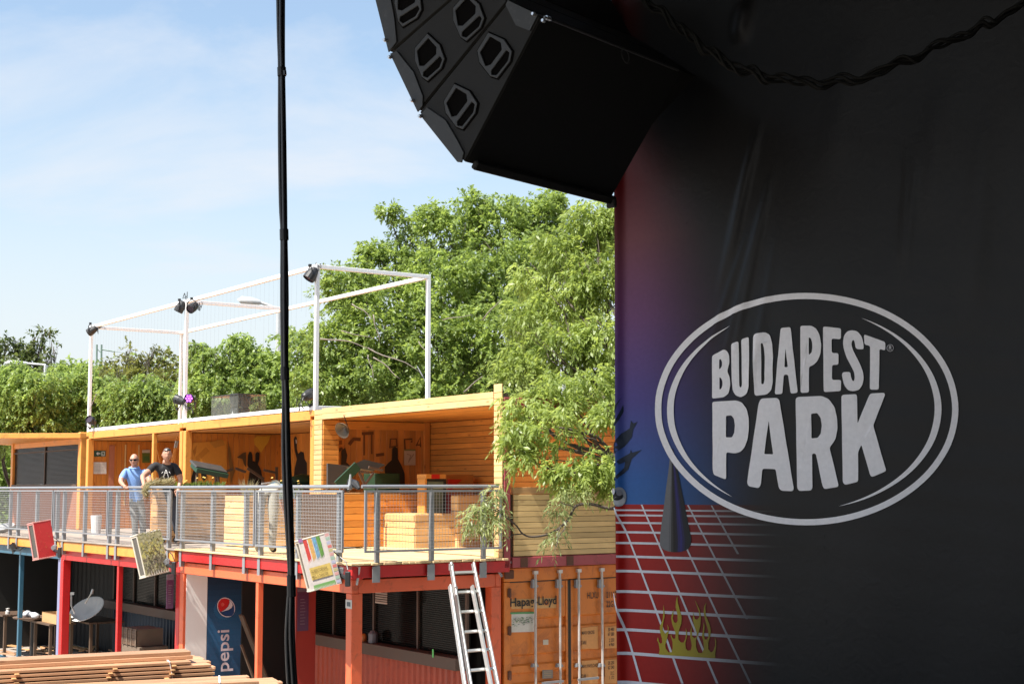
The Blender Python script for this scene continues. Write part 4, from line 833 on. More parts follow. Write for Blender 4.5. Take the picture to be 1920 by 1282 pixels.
# climbing ropes hanging in the exit sign cabin
for i, (p0, p1, lb) in enumerate((((290, 813), (301, 866), 'yellow lashing strap hanging left of the man in black'), ((332, 826), (322, 868), 'yellow lashing strap hanging right of the man in black'))):
    t = thing('lashing_strap', lb, 'strap', ROW, ROW.ix(*p1, y=0.9)); a = ROW.ix(*p0, y=0.9); b = ROW.ix(*p1, y=0.9); m_ = a.lerp(b, 0.3)
    G().beam(m_, b, 0.05, 0.02).obj('webbing', YEL, t); G().beam(a, m_, 0.07, 0.04).obj('buckle', ALU, t); G().beam(V((a.x, a.y, RF-0.16)), a, 0.02, 0.01).obj('hook', YEL, t)

# ================================================================== PLANTS IN THE PLANTERS, STRAW GARLAND
def blades(g, c, n, h, spread, w, cols, rng=random):
    for k in range(n):
        a = rng.uniform(0, 2*PI); r = rng.uniform(0, spread); p = V(c)+V((math.cos(a)*r, math.sin(a)*r, 0)); tp = p+V((math.cos(a)*h*rng.uniform(0, .45), math.sin(a)*h*rng.uniform(0, .45), h*rng.uniform(.6, 1.1))); s = V((math.sin(a+1), -math.cos(a+1), 0))*w; md = p.lerp(tp, .6)+V((0, 0, h*0.1))
        g.add([p-s, p+s, md+s*0.7, md-s*0.7, tp], [(0, 1, 2, 3), (3, 2, 4)], 0, (rng.uniform(0, 1),)*3)
LFG = leafmat('planter_leaf', (0.06, 0.10, 0.015), (0.20, 0.24, 0.06)); LFS = leafmat('straw', (0.24, 0.21, 0.10), (0.44, 0.40, 0.24)); FLW = mat('yellow_petal', (0.75, 0.5, 0.12), 0.6, 0.1)
def plant(name, label, cat, px, py, pl, n, h, sp, w, m, flowers=0, dy=0.25):
    (t_, b_, xl_, yy_, zt_) = pl
    c = ROW.ix(px, py, x=b_.x-min(0.15, (b_.x-xl_)/2)); c.z = zt_-0.06; c.y = min(max(c.y, b_.y+0.08), yy_-0.08)
    t = thing(name, label, cat, ROW, c); g = G(); blades(g, c, n, h, sp, w, None); g.obj('leaves', m, t, fix=False)['kind'] = 'stuff'
    if flowers:
        f = G(); s_ = G()
        for k in range(flowers):
            p = c+V((random.uniform(-.12, .12), random.uniform(-.18, .18), random.uniform(h*0.8, h*1.5))); s_.tube([V((p.x*0.5+c.x*0.5, p.y*0.5+c.y*0.5, c.z)), p], 0.004, 4)
            f.lathe([(0.0, -0.01), (0.022, 0), (0.018, 0.012), (0, 0.016)], p, (0, -0.3, 1), 7)
        f.obj('flowers', FLW, t)['kind'] = 'stuff'; s_.obj('stems', LFG, t)['kind'] = 'stuff'
for px, n, h, lb, fl in ((330, 60, 0.16, 'low green herb with yellow flowers at the left of the tall planter', 5), (360, 70, 0.15, 'low green herb in front of the tilted table in the tall planter', 0), (383, 80, 0.17, 'leafy green herb in the middle of the tall planter', 4), (408, 70, 0.15, 'small leafy herb near the right end of the tall planter', 0)):
    plant('herb', lb, 'plant', px, 908, pA, n, h, 0.14, 0.014, LFG, fl)
plant('grass_tuft', 'dry pale grass tuft standing beside the bending person', 'grass', 466, 905, pB, 140, 0.36, 0.10, 0.005, LFS)
plant('grass_tuft', 'small grass tuft with orange flowers above the bending person', 'grass', 523, 905, pB, 90, 0.32, 0.10, 0.006, LFG, 7)
plant('herb', 'white flowered herb just right of the black cable in the planter', 'plant', 552, 908, pB, 60, 0.22, 0.12, 0.012, LFG, 4)
# straw garland draped over the rail
g = G(); core = [ROW2.ix(a, b, y=yr2+d) for a, b, d in ((274, 929, -0.08), (273, 918, -0.09), (278, 909, 0.0), (290, 906, 0.1), (305, 905, 0.25), (322, 902, 0.3))]
for k in range(1500):
    s_ = random.uniform(0, len(core)-1.001); i = int(s_); p = core[i].lerp(core[i+1], s_-i); d = V((random.gauss(0, 1), random.gauss(0, 1), random.gauss(0, 1))).normalized(); c = p+d*abs(random.gauss(0, 0.032)); e = (core[i+1]-core[i]).normalized()*0.5+V((random.gauss(0, .7), random.gauss(0, .7), random.gauss(0, .7))); e.normalize(); s2 = d.cross(e).normalized()*0.006
    g.add([c-s2, c+s2, c+e*0.085+s2*0.3, c+e*0.085-s2*0.3], [(0, 1, 2, 3)], 0, (random.random(),)*3)
g.tube(core, 0.045, 7, 0, (0.2, 0.2, 0.2))
o = link('straw_garland', g.mesh('straw_garland', LFS, core[1], fix=False), None); o.location = ROW2.w(core[1]); o.rotation_euler = (0, 0, R(ROW2.deg)); tag(o, 'dry straw garland draped over the railing beside the man in black', 'garland')

# ================================================================== PEOPLE
SKIN = mat('skin', (0.46, 0.24, 0.16), 0.5, 0.12, 14); HAIR = mat('dark_hair', (0.035, 0.026, 0.02), 0.6, 0.3, 30); SHOE = mat('dark_shoe', (0.02, 0.02, 0.025), 0.6)
def head_geo(c, yaw, pitch, s=1.0):
    """one skull-and-face surface, facing local -y"""
    rot = M.Rotation(yaw, 3, 'Z') @ M.Rotation(pitch, 3, 'X'); nu, nv = 28, 22; vs = []
    for j in range(nv+1):
        th = PI*j/nv; z = math.cos(th)
        for i in range(nu):
            ph = 2*PI*i/nu; x = math.sin(th)*math.sin(ph); y = -math.sin(th)*math.cos(ph)
            X_ = x*0.078; Y_ = y*0.097; Z_ = z*0.118
            if z < 0: k = 1-0.30*(-z)**1.5; X_ *= k; Y_ = Y_*(1-0.12*(-z)) - 0.012*(-z)
            if y < 0:
                f = math.exp(-(X_/0.016)**2)*math.exp(-((Z_+0.018)/0.026)**2)*0.022; Y_ -= f
                f = math.exp(-(X_/0.040)**2)*math.exp(-((Z_+0.085)/0.022)**2)*0.010; Y_ -= f
                for e in (-0.031, 0.031): Y_ += math.exp(-((X_-e)/0.018)**2)*math.exp(-((Z_-0.010)/0.013)**2)*0.009
                Y_ -= math.exp(-(X_/0.05)**2)*math.exp(-((Z_-0.034)/0.012)**2)*0.006
                Y_ += math.exp(-(X_/0.026)**2)*math.exp(-((Z_+0.058)/0.005)**2)*0.005
            vs.append(V(c)+rot @ V((X_, Y_, Z_))*s)
    fs = [(j*nu+i, j*nu+(i+1) % nu, (j+1)*nu+(i+1) % nu, (j+1)*nu+i) for j in range(nv) for i in range(nu)]
    return vs, fs, rot
def person(name, label, fr_loc, J, E, regions, mats, head, hair=None, extras=None):
    """J joints name->(world pos, radius); E bones (a,b,region). One skinned surface, with head and hands joined on."""
    names = list(J); me = bpy.data.meshes.new('skel'); me.from_pydata([J[n][0] for n in names], [(names.index(a), names.index(b)) for a, b, _ in E], [])
    ob = bpy.data.objects.new('skel', me); COL.objects.link(ob); sk = ob.modifiers.new('s', 'SKIN'); sk.use_smooth_shade = True; sk.branch_smoothing = 0.6
    for i, n in enumerate(names):
        r = J[n][1]; me.skin_vertices[0].data[i].radius = r if isinstance(r, tuple) else (r, r); me.skin_vertices[0].data[i].use_root = (n == 'pelvis')
    ss = ob.modifiers.new('u', 'SUBSURF'); ss.levels = 2; bpy.context.view_layer.update()
    ev = bpy.data.meshes.new_from_object(ob.evaluated_get(bpy.context.evaluated_depsgraph_get())); g = G(); vs = [v.co.copy() for v in ev.vertices]; b0 = len(g.v); g.v += vs
    segs = [(V(J[a][0]), V(J[b][0]), r) for a, b, r in E]
    def near(p):
        best = (1e9, 0)
        for a, b, r in segs:
            d = b-a; k = max(0, min(1, (p-a).dot(d)/max(d.length_squared, 1e-9))); q = (p-a-d*k).length
            if q < best[0]: best = (q, r)
        return best[1]
    for p in ev.polygons: g.f.append(list(p.vertices)); g.mi.append(near(p.center)); g.col.append(None)
    bpy.data.objects.remove(ob)
    hv, hf, rot = head_geo(*head); g.add(hv, hf, 0); hc = V(head[0]); s = head[3] if len(head) > 3 else 1.0
    for e in (-1, 1):
        g.lathe([(0.0, -0.012), (0.022, -0.006), (0.026, 0.004), (0.012, 0.010), (0, 0.01)], hc+rot @ V((e*0.077, 0.008, -0.008))*s, rot @ V((e, 0.25, 0)), 10, 0)
        g.lathe([(0, 0.0), (0.009, 0.001), (0, 0.006)], hc+rot @ V((e*0.031, -0.080, 0.010))*s, rot @ V((0, -1, 0)), 8, 3)
    g.tube([hc+rot @ V((x, -0.092-0.006*(1-abs(x)/0.026), -0.056))*s for x in (-0.026, -0.012, 0, 0.012, 0.026)], 0.0045, 5, 4)
    if extras: extras(g, hc, rot)
    o3 = V(fr_loc); o = link(name, g.mesh(name, mats, o3, smooth=True), None); o.location = o3; OFF[o] = (o3, M.Identity(3)); tag(o, label, 'person')
    if hair: hair(o, hc, rot)
    return o
def hand(g, wrist, fwd, nrm, s=1.0, curl=0.9, mi=0, thumb=1):
    """palm with four unequal bent fingers and a thumb leaving its side"""
    f = V(fwd).normalized(); n = V(nrm).normalized(); a = f.cross(n).normalized(); w = V(wrist)
    g.tube([w-f*0.02, w+f*0.03*s, w+f*0.085*s], [0.026*s, 0.036*s, 0.034*s], 8, mi)
    for k, L in enumerate((0.068, 0.078, 0.072, 0.055)):
        b = w+f*0.075*s+a*(k-1.5)*0.020*s; d = f.copy(); pts = [b]; ang = 0
        for seg in (0.45, 0.32, 0.23): pts.append(pts[-1]+d*L*seg*s); ang += curl*0.45; d = (f*math.cos(ang)-n*math.sin(ang)).normalized()
        pts.append(pts[-1]+d*L*0.15*s); g.tube(pts, [0.0095*s, 0.0092*s, 0.0085*s, 0.0075*s, 0.005*s], 6, mi)
    t0 = w+f*0.03*s-a*thumb*0.03*s; g.tube([t0, t0+(f*0.6-a*thumb*0.8).normalized()*0.035*s, t0+(f*0.9-a*thumb*0.45-n*0.3).normalized()*0.068*s], [0.012*s, 0.011*s, 0.007*s], 6, mi)
def body(px_j, D, feet_z=DK):
    return {k: (at(a, b, D+dd), r) for k, (a, b, dd, r) in px_j.items()}
EB = [('pelvis', 'waist', 1), ('waist', 'chest', 1), ('chest', 'neck', 1), ('neck', 'throat', 0), ('chest', 'shl', 1), ('shl', 'upl', 1), ('upl', 'ell', 0), ('ell', 'wrl', 0), ('chest', 'shr', 1), ('shr', 'upr', 1), ('upr', 'elr', 0), ('elr', 'wrr', 0),
      ('pelvis', 'hipl', 2), ('hipl', 'knl', 2), ('knl', 'anl', 2), ('anl', 'tol', 5), ('pelvis', 'hipr', 2), ('hipr', 'knr', 2), ('knr', 'anr', 2), ('anr', 'tor', 5)]
EYE = mat('eye_dark', (0.02, 0.015, 0.012), 0.3); LIP = mat('lips', (0.30, 0.11, 0.08), 0.5)
POLO = mat('blue_polo', (0.19, 0.34, 0.66), 0.8, 0.15, 12, bump=0.3); TRG = mat('grey_trousers', (0.19, 0.195, 0.19), 0.85, 0.25, 10, bump=0.4); TBK = mat('black_shirt', (0.018, 0.018, 0.02), 0.85, 0.3, 12, bump=0.3); TDK = mat('dark_jeans', (0.05, 0.055, 0.07), 0.85, 0.2, 10)
rp_ = ROW2.w(ROW2.ix(240, 914, y=yr2)); D1 = rp_.y+0.38
def feetz(d, keys, D):
    for k in keys: p, r = d[k]; d[k] = (V((p.x, p.y, DK+(0.085 if k.startswith('an') else 0.045))), r)
    return d
j1 = body({'pelvis': (257, 938, 0.10, (0.155, 0.115)), 'waist': (255, 921, 0.06, (0.155, 0.12)), 'chest': (252, 894, -0.04, (0.165, 0.12)), 'neck': (252, 877, -0.08, (0.075, 0.065)), 'throat': (252, 869, -0.11, (0.056, 0.056)),
  'shl': (236, 882, -0.06, 0.080), 'upl': (228.3, 897.5, -0.15, 0.066), 'ell': (226, 903, -0.20, 0.047), 'wrl': (233, 911, -0.37, 0.030), 'shr': (269, 882, -0.04, 0.080), 'upr': (278.3, 896, -0.14, 0.066), 'elr': (281, 901, -0.18, 0.047), 'wrr': (275, 911, -0.37, 0.030),
  'hipl': (249, 946, 0.10, 0.098), 'knl': (253, 975, 0.06, 0.072), 'anl': (254, 1008, 0.10, 0.055), 'tol': (250, 1012, -0.10, 0.042), 'hipr': (264, 946, 0.12, 0.098), 'knr': (267, 975, 0.10, 0.072), 'anr': (269, 1008, 0.15, 0.055), 'tor': (271, 1012, -0.05, 0.042)}, D1)
feetz(j1, ('anl', 'tol', 'anr', 'tor'), D1)
def ex1(g, hc, rot):
    hand(g, at(233.5, 911.5, D1-0.37), (0.45, -0.9, -0.1), (0, 0.1, 1), 1.0, 1.1); hand(g, at(274, 911.5, D1-0.37), (-0.3, -0.9, -0.1), (0, 0.1, 1), 1.0, 1.1, thumb=-1)
    # collar and placket
    c = V(j1['throat'][0])+V((0, 0, -0.075)); g.tube([c+V((math.cos(a)*0.088, math.sin(a)*0.078-0.01, 0.016*math.sin(a))) for a in [k*PI/6 for k in range(12)]], 0.017, 6, 1, closed=True)
def hair1(o, hc, rot):
    g = G(); vs, fs, r_ = head_geo(hc, 0.05, 0.06, 1.035); ok = [i for i, f in enumerate(fs) if (sum((vs[k] for k in f), V())/4-hc).z > -0.02 and (sum((vs[k] for k in f), V())/4-hc).y > 0.022]
    g.add(vs, [fs[i] for i in ok]); g.obj('cropped_hair', mat('grey_stubble', (0.20, 0.13, 0.09), 0.7), o, smooth=True, fix=False)
    s = G(); cx = lambda x, y, z: hc+rot @ V((x, y, z))
    for e in (-1, 1):
        s.plate([cx(e*0.006, -0.104, 0.026), cx(e*0.066, -0.090, 0.026), cx(e*0.064, -0.090, 0.000), cx(e*0.040, -0.100, -0.012), cx(e*0.010, -0.106, -0.004)], rot @ V((0, 0.006, 0)))
        s.tube([cx(e*0.066, -0.088, 0.022), cx(e*0.084, -0.02, 0.018), cx(e*0.082, 0.02, 0.006)], 0.004, 5)
    s.tube([cx(-0.01, -0.106, 0.018), cx(0.01, -0.106, 0.018)], 0.005, 5); s.obj('sunglasses', mat('sunglass_black', (0.008, 0.008, 0.008), 0.1), o)
person('person', 'man in a blue polo shirt and dark sunglasses resting his hands on the railing', V((j1['pelvis'][0].x, j1['pelvis'][0].y, DK)), j1, EB, None, [SKIN, POLO, TRG, EYE, LIP, SHOE], (at(251.5, 862.5, D1-0.13), 0.05, 0.06, 1.0), hair1, ex1)
rp_ = ROW2.w(ROW2.ix(270, 914, y=yr2)); D2_ = rp_.y+0.95; dh = rp_.y-D2_
j2 = body({'pelvis': (318, 938, 0.10, (0.155, 0.12)), 'waist': (314, 918, 0.05, (0.155, 0.125)), 'chest': (310, 886, -0.10, (0.175, 0.13)), 'neck': (311, 868, -0.20, (0.085, 0.075)), 'throat': (312, 861, -0.24, (0.066, 0.066)),
  'shl': (291, 871, -0.20, 0.088), 'upl': (277, 885, -0.36, 0.068), 'ell': (267, 893, dh+0.25, 0.050), 'wrl': (270, 909, dh+0.02, 0.033), 'shr': (329, 874, -0.12, 0.088), 'upr': (336, 889, -0.12, 0.068), 'elr': (339, 898, -0.10, 0.050), 'wrr': (335, 916, -0.25, 0.033),
  'hipl': (308, 946, 0.12, 0.10), 'knl': (308, 976, 0.08, 0.075), 'anl': (307, 1006, 0.12, 0.056), 'tol': (304, 1010, -0.08, 0.043), 'hipr': (327, 946, 0.14, 0.10), 'knr': (328, 976, 0.12, 0.075), 'anr': (328, 1006, 0.18, 0.056), 'tor': (330, 1010, 0.0, 0.043)}, D2_)
feetz(j2, ('anl', 'tol', 'anr', 'tor'), D2_)
def ex2(g, hc, rot):
    hand(g, at(270.5, 909.5, D2_+dh+0.02), (0.05, -0.95, -0.2), (0, 0.15, 1), 1.05, 1.1); hand(g, at(335, 916.5, D2_-0.25), (-0.1, -0.5, -0.85), (0, -0.85, 0.5), 1.05, 0.7, thumb=-1)
    for pts in (((311, 880), (309, 886), (307, 893), (309, 899)), ((312, 881), (314, 888), (316, 894), (314, 899)), ((306, 884), (303, 887)), ((317, 884), (320, 888)), ((309, 886), (315, 887))):
        g.tube([at(a, b, D2_-0.265) for a, b in pts], 0.0055, 4, 6)
def hair2(o, hc, rot):
    g = G(); vs, fs, r_ = head_geo(hc, 0.30, 0.10, 1.125); ri = rot.transposed()
    def keep(f): p = ri @ (sum((vs[k] for k in f), V())/len(f)-hc); return p.z > 0.080 or (p.y > 0.022 and p.z > -0.02)
    g.add(vs, [f for f in fs if keep(f)]); g.obj('short_hair', mat('greying_hair', (0.075, 0.062, 0.055), 0.7, 0.3, 40), o, smooth=True, fix=False)
    s = G(); cx = lambda x, y, z: hc+rot @ V((x, y, z))
    for e in (-1, 1): s.plate([cx(e*0.006, -0.088, 0.114), cx(e*0.064, -0.068, 0.106), cx(e*0.062, -0.080, 0.086), cx(e*0.012, -0.103, 0.090)], rot @ V((0, 0.006, 0.004))); s.tube([cx(e*0.06, -0.062, 0.09), cx(e*0.086, 0.0, 0.05)], 0.004, 5)
    s.tube([cx(-0.01, -0.086, 0.094), cx(0.01, -0.086, 0.094)], 0.004, 5); s.obj('sunglasses', mat('sunglass_black', (0.008, 0.008, 0.008), 0.1), o)
person('person', 'man in a black printed shirt with sunglasses on his head, leaning on the railing', V((j2['pelvis'][0].x, j2['pelvis'][0].y, DK)), j2, EB, None, [SKIN, TBK, TDK, EYE, LIP, SHOE, mat('white_shirt_print', (0.55, 0.54, 0.52), 0.8)], (at(313, 852.5, D2_-0.29), 0.30, 0.10, 1.10), hair2, ex2)
D3 = 23.35
j3 = body({'pelvis': (496, 915, 0.0, (0.20, 0.16)), 'waist': (515, 912, 0.15, (0.17, 0.14)), 'chest': (532, 919, 0.38, (0.15, 0.12)), 'neck': (541, 929, 0.52, (0.075, 0.065)), 'throat': (543, 931, 0.58, (0.06, 0.06)),
  'shl': (528, 921, 0.42, 0.08), 'upl': (529, 935, 0.45, 0.066), 'ell': (532, 952, 0.45, 0.046), 'wrl': (536, 970, 0.5, 0.032), 'shr': (546, 919, 0.40, 0.08), 'upr': (547, 935, 0.42, 0.066), 'elr': (546, 953, 0.42, 0.046), 'wrr': (543, 971, 0.48, 0.032),
  'hipl': (487, 922, -0.02, 0.14), 'knl': (486, 968, -0.06, 0.082), 'anl': (484, 1018, 0.02, 0.062), 'tol': (488, 1024, 0.2, 0.045), 'hipr': (511, 922, 0.04, 0.14), 'knr': (513, 968, 0.0, 0.082), 'anr': (510, 1018, 0.06, 0.062), 'tor': (515, 1024, 0.24, 0.045)}, D3)
feetz(j3, ('anl', 'tol', 'anr', 'tor'), D3)
def ex3(g, hc, rot): hand(g, at(536, 970, D3+0.5), (0.1, 0.2, -1), (0, -1, -0.1), 1, 0.8); hand(g, at(543, 971, D3+0.48), (-0.1, 0.2, -1), (0, -1, -0.1), 1, 0.8, thumb=-1)
def hair3(o, hc, rot):
    g = G(); vs, fs, r_ = head_geo(hc, PI-0.5, 0.9, 1.05); ri = rot.transposed()
    def keep(f): p = ri @ (sum((vs[k] for k in f), V())/len(f)-hc); return p.z > 0.052 or (p.y > 0.0 and p.z > -0.045)
    g.add(vs, [f for f in fs if keep(f)]); g.obj('short_hair', HAIR, o, smooth=True, fix=False)
person('person', 'person bending over seen from behind in grey beige trousers and a light blue shirt', V((j3['pelvis'][0].x, j3['pelvis'][0].y, DK)), j3, [(a, b, 2 if (a, b) == ('pelvis', 'waist') else r) for a, b, r in EB], None, [SKIN, mat('pale_blue_shirt', (0.32, 0.48, 0.64), 0.85, 0.15, 10, bump=0.3), mat('beige_trousers', (0.36, 0.34, 0.28), 0.85, 0.25, 9, bump=0.4), EYE, LIP, SHOE], (at(545, 938, D3+0.66), PI-0.5, 0.9, 1.0), hair3, ex3)
# ================================================================== PAINTED LAMP BOXES ON ARMS
def lamp_box(label, cx, cy, depth, w, d, h, yaw, roll, body_m, paint, arm_px, arm_d):
    c = at(cx, cy, depth); t = thing('lamp_box', label, 'lamp box', W, c, group='painted lamp boxes hung below the railing')
    rot = M.Rotation(R(-roll), 3, 'Y') @ M.Rotation(R(yaw), 3, 'Z'); q = lambda x, y, z: c+rot @ V((x, y, z)); th = 0.022
    for nm, bb in (('top_board', ((0, 0, h/2-th/2), (w+0.012, d+0.012, th))), ('bottom_board', ((0, 0, -h/2+th/2), (w+0.012, d+0.012, th))), ('back_board', ((0, d/2-th/2, 0), (w-0.002, th, h-2*th-0.002))), ('side_board', ((w/2-th/2, 0, 0), (th, d-2*th-0.002, h-2*th-0.002))), ('front_board', ((0, -d/2+th/2, 0), (w-0.001, th, h-2*th-0.002)))):
        G().box(q(*bb[0]), bb[1], rot).obj(nm, body_m, t, bevel=0.005)
    G().box(q(-w/2+0.018, 0, 0), (0.012, d-2*th-0.03, h-2*th-0.03), rot).obj('lamp_glass', mat('smoked_glass', (0.05, 0.048, 0.042), 0.25, 0.3, 6), t)
    for z in (-0.5, 0.5): G().box(q(-w/2+0.008, 0, z*(h-2*th-0.03)), (0.016, d-2*th-0.01, 0.02), rot).obj('glass_frame', body_m, t)
    for y in (-0.5, 0.5): G().box(q(-w/2+0.008, y*(d-2*th-0.03), 0), (0.016, 0.02, h-2*th-0.06), rot).obj('glass_frame', body_m, t)
    g = G(); k = 0
    for pts, col in paint:
        g.poly([q(-w/2+u*w, -d/2-0.002-0.00025*k, h/2-v*h) for u, v in pts], 0, col); k += 1
    g.obj('painted_face', INK, t, fix=False)
    a = at(*arm_px, arm_d); b = q(w/2+0.01, d*0.25, -h*0.12)
    G().tube([b, b.lerp(a, 0.5)+V((0, 0, -0.05)), a], 0.03, 8).obj('arm', BLK, t); G().box(a, (0.07, 0.08, 0.20)).obj('wall_bracket', BLK, t, bevel=0.01)
    G().lathe([(0, -0.05), (0.05, -0.05), (0.05, 0.05), (0, 0.05)], b.lerp(a, 0.45), (0, 1, 0.2), 10).obj('pivot', ZINC, t)
    G().tube([q(w/2, d*0.3, h*0.2), b.lerp(a, 0.6)+V((0.05, 0, 0.15)), a+V((0, 0.02, 0.12))], 0.009, 5).obj('cable', RUB, t)
    return t
rr = lambda a, b, c, d: [(a, b), (c, b), (c, d), (a, d)]
rnd_ = random.Random(3)
pr1 = [(rr(0, 0, 1, 1), (0.52, 0.03, 0.03))]
for k in range(26): u, v, s_ = rnd_.uniform(0.05, 0.9), rnd_.uniform(0.03, 0.93), rnd_.uniform(0.02, 0.09); pr1.append(([(u, v), (u+s_, v+s_*0.3), (u+s_*0.7, v+s_*0.8)], rnd_.choice([(0.42, 0.03, 0.03), (0.60, 0.06, 0.05), (0.5, 0.12, 0.04)])))
WLB = mat('cream_paint', (0.60, 0.55, 0.46), 0.6, 0.15, 6, dirt=(0.35, 0.25, 0.15), dirt_amt=0.3)
lamp_box('lamp box with a plain red painted face, left end of the row', 78, 1012, 29.2, 0.36, 0.30, 0.74, 42, 11, mat('pinkish_paint', (0.55, 0.25, 0.22), 0.6, 0.2, 6, dirt=(0.5, 0.45, 0.4), dirt_amt=0.4), pr1, (112, 1035), 28.9)
pr2 = [(rr(0, 0, 1, 1), (0.34, 0.31, 0.17))]
for k in range(420):
    u, v = rnd_.uniform(0.0, 0.95), rnd_.uniform(0.0, 0.95); s_ = rnd_.uniform(0.015, 0.075); f = v
    col = (0.42, 0.38, 0.13) if 0.2 < v < 0.55 and rnd_.random() < 0.6 else ((0.15, 0.13, 0.09) if v > 0.6 and rnd_.random() < 0.75 else rnd_.choice([(0.30, 0.28, 0.17), (0.24, 0.23, 0.10), (0.40, 0.37, 0.22)]))
    n = 6; pr2.append(([(min(1, max(0, u+s_*0.8*math.cos(i*2*PI/n)*rnd_.uniform(.6, 1.1))), min(0.97, max(0, v+s_*0.7*math.sin(i*2*PI/n)*rnd_.uniform(.6, 1.1)))) for i in range(n)], col))
for k in range(9): u = 0.06+k*0.1; pr2.append(([(u, 0.98), (u+0.015, 0.90+rnd_.uniform(-.03, .03)), (u+0.05, 0.98)], (0.55, 0.5, 0.42)))
lamp_box('lamp box with a mossy yellow green landscape painted on it', 281, 1038, 25.0, 0.42, 0.32, 0.74, 34, 14, WLB, pr2, (326, 1064), 24.65)
pr3 = [(rr(0, 0, 1, 1), (0.60, 0.54, 0.50))]
for i, (c1, u0) in enumerate((((0.56, 0.06, 0.05), 0.14), ((0.58, 0.34, 0.10), 0.29), ((0.16, 0.30, 0.42), 0.43), ((0.12, 0.26, 0.06), 0.56))):
    b0 = 0.40-0.01*i; pts = [(u0, 0.03), (u0+0.12, 0.03), (u0+0.13, b0)]
    for k in range(6): pts.append((u0+0.13-k*0.022, b0+(0.05 if k % 2 else -0.02)+0.01*k))
    pr3.append((pts, c1))
    for k in range(6): u = u0+rnd_.uniform(0, .1); v = rnd_.uniform(.05, .3); pr3.append(([(u, v), (u+.05, v+.03), (u+.02, v+.08)], tuple(min(1, x*rnd_.uniform(0.7, 1.5)) for x in c1)))
pr3 += [(rr(0.0, 0.0, 0.13, 0.06), (0.30, 0.16, 0.34)), (rr(0.12, 0.57, 0.80, 0.80), (0.58, 0.42, 0.12)), (rr(0.12, 0.90, 0.82, 0.985), (0.16, 0.32, 0.10)), (rr(0.84, 0.0, 1.0, 1.0), (0.52, 0.48, 0.44))]
for k in range(13): pr3.append((rr(0.855, 0.02+k*0.075, 0.985, 0.075+k*0.075), [(0.55, 0.3, 0.28), (0.3, 0.4, 0.32), (0.4, 0.4, 0.5), (0.55, 0.16, 0.14), (0.45, 0.38, 0.2)][k % 5]))
for k in range(16): u = 0.14+k*0.042; pr3.append(([(u, 0.99), (u+0.01, 0.935), (u+0.03, 0.99)], (0.55, 0.52, 0.46)))
t3 = lamp_box('lamp box painted with rainbow stripes and a yellow banner of words', 596, 1053, 20.15, 0.43, 0.30, 0.72, 18, 15, WLB, pr3, (652, 1085), 20.0)
c = at(596, 1053, 20.15); rot = M.Rotation(R(-15), 3, 'Y') @ M.Rotation(R(18), 3, 'Z'); g = G()
for s_, u, v, hh in (('GUBERTORNAK', 0.14, 0.665, 0.052), ('MEG, A TANCTÉR', 0.14, 0.765, 0.046)):
    g.text(s_, hh*0.72/0.70, lambda a, b: c+rot @ V((-0.215+u*0.43+a, -0.15-0.019, 0.36-v*0.72+b)), 0, (0.14, 0.10, 0.04), bold=0.004, sx=0.60)
g.obj('lettering', INK, t3, fix=False)
# small spotlight on the blue beam
a = ROW2.ix(25, 1025, y=-0.15); t = thing('spot_light', 'small black spot light clamped to the blue beam at the far left', 'spot light', ROW2, a)
G().lathe([(0.03, -0.1), (0.06, -0.08), (0.07, 0.08), (0.0, 0.085)], a, (-0.3, -0.4, 0.85), 10).obj('housing', BLK, t); G().tube([a+V((0.05, 0, -0.05)), a+V((0.3, 0.05, -0.06)), a+V((0.42, 0.1, 0.02))], 0.015, 6).obj('arm', BLK, t); G().tube([a+V((-0.08, 0, 0.1)), a+V((-0.1, 0, -0.05)), a+V((-0.02, 0, -0.14)), a+V((0.08, 0, -0.1))], 0.012, 5).obj('yoke', BLK, t)
# padlock hook on the orange corner post
a = ROW.ix(668, 1066, x=6.02); t = thing('twistlock', 'silver twistlock hanging from the red corner casting above the orange post', 'fitting', ROW, a)
G().tube([a+V((0, -0.02, 0.03)), a+V((0.02, 0.03, 0.02)), a+V((0.02, 0.02, -0.08)), a+V((0.02, 0.0, -0.22))], [0.02, 0.03, 0.022, 0.016], 7).obj('handle', ALU, t); G().box(a+V((0.0, -0.01, 0.05)), (0.05, 0.1, 0.05)).obj('collar', ALU, t)
g = G(); a = ROW.ix(654, 1132, y=-2.478); g.bb(a.x-0.09, a.x+0.09, a.y-0.002, a.y, a.z-0.06, a.z+0.06, 0, (0.5, 0.5, 0.48)); g.bb(a.x-0.05, a.x+0.05, a.y-0.004, a.y-0.0025, a.z-0.03, a.z+0.03, 0, (0.05, 0.08, 0.1)); g.solo('sticker', INK, ROW, a, 'small round sticker with a dark eye on the orange corner post', 'sticker')
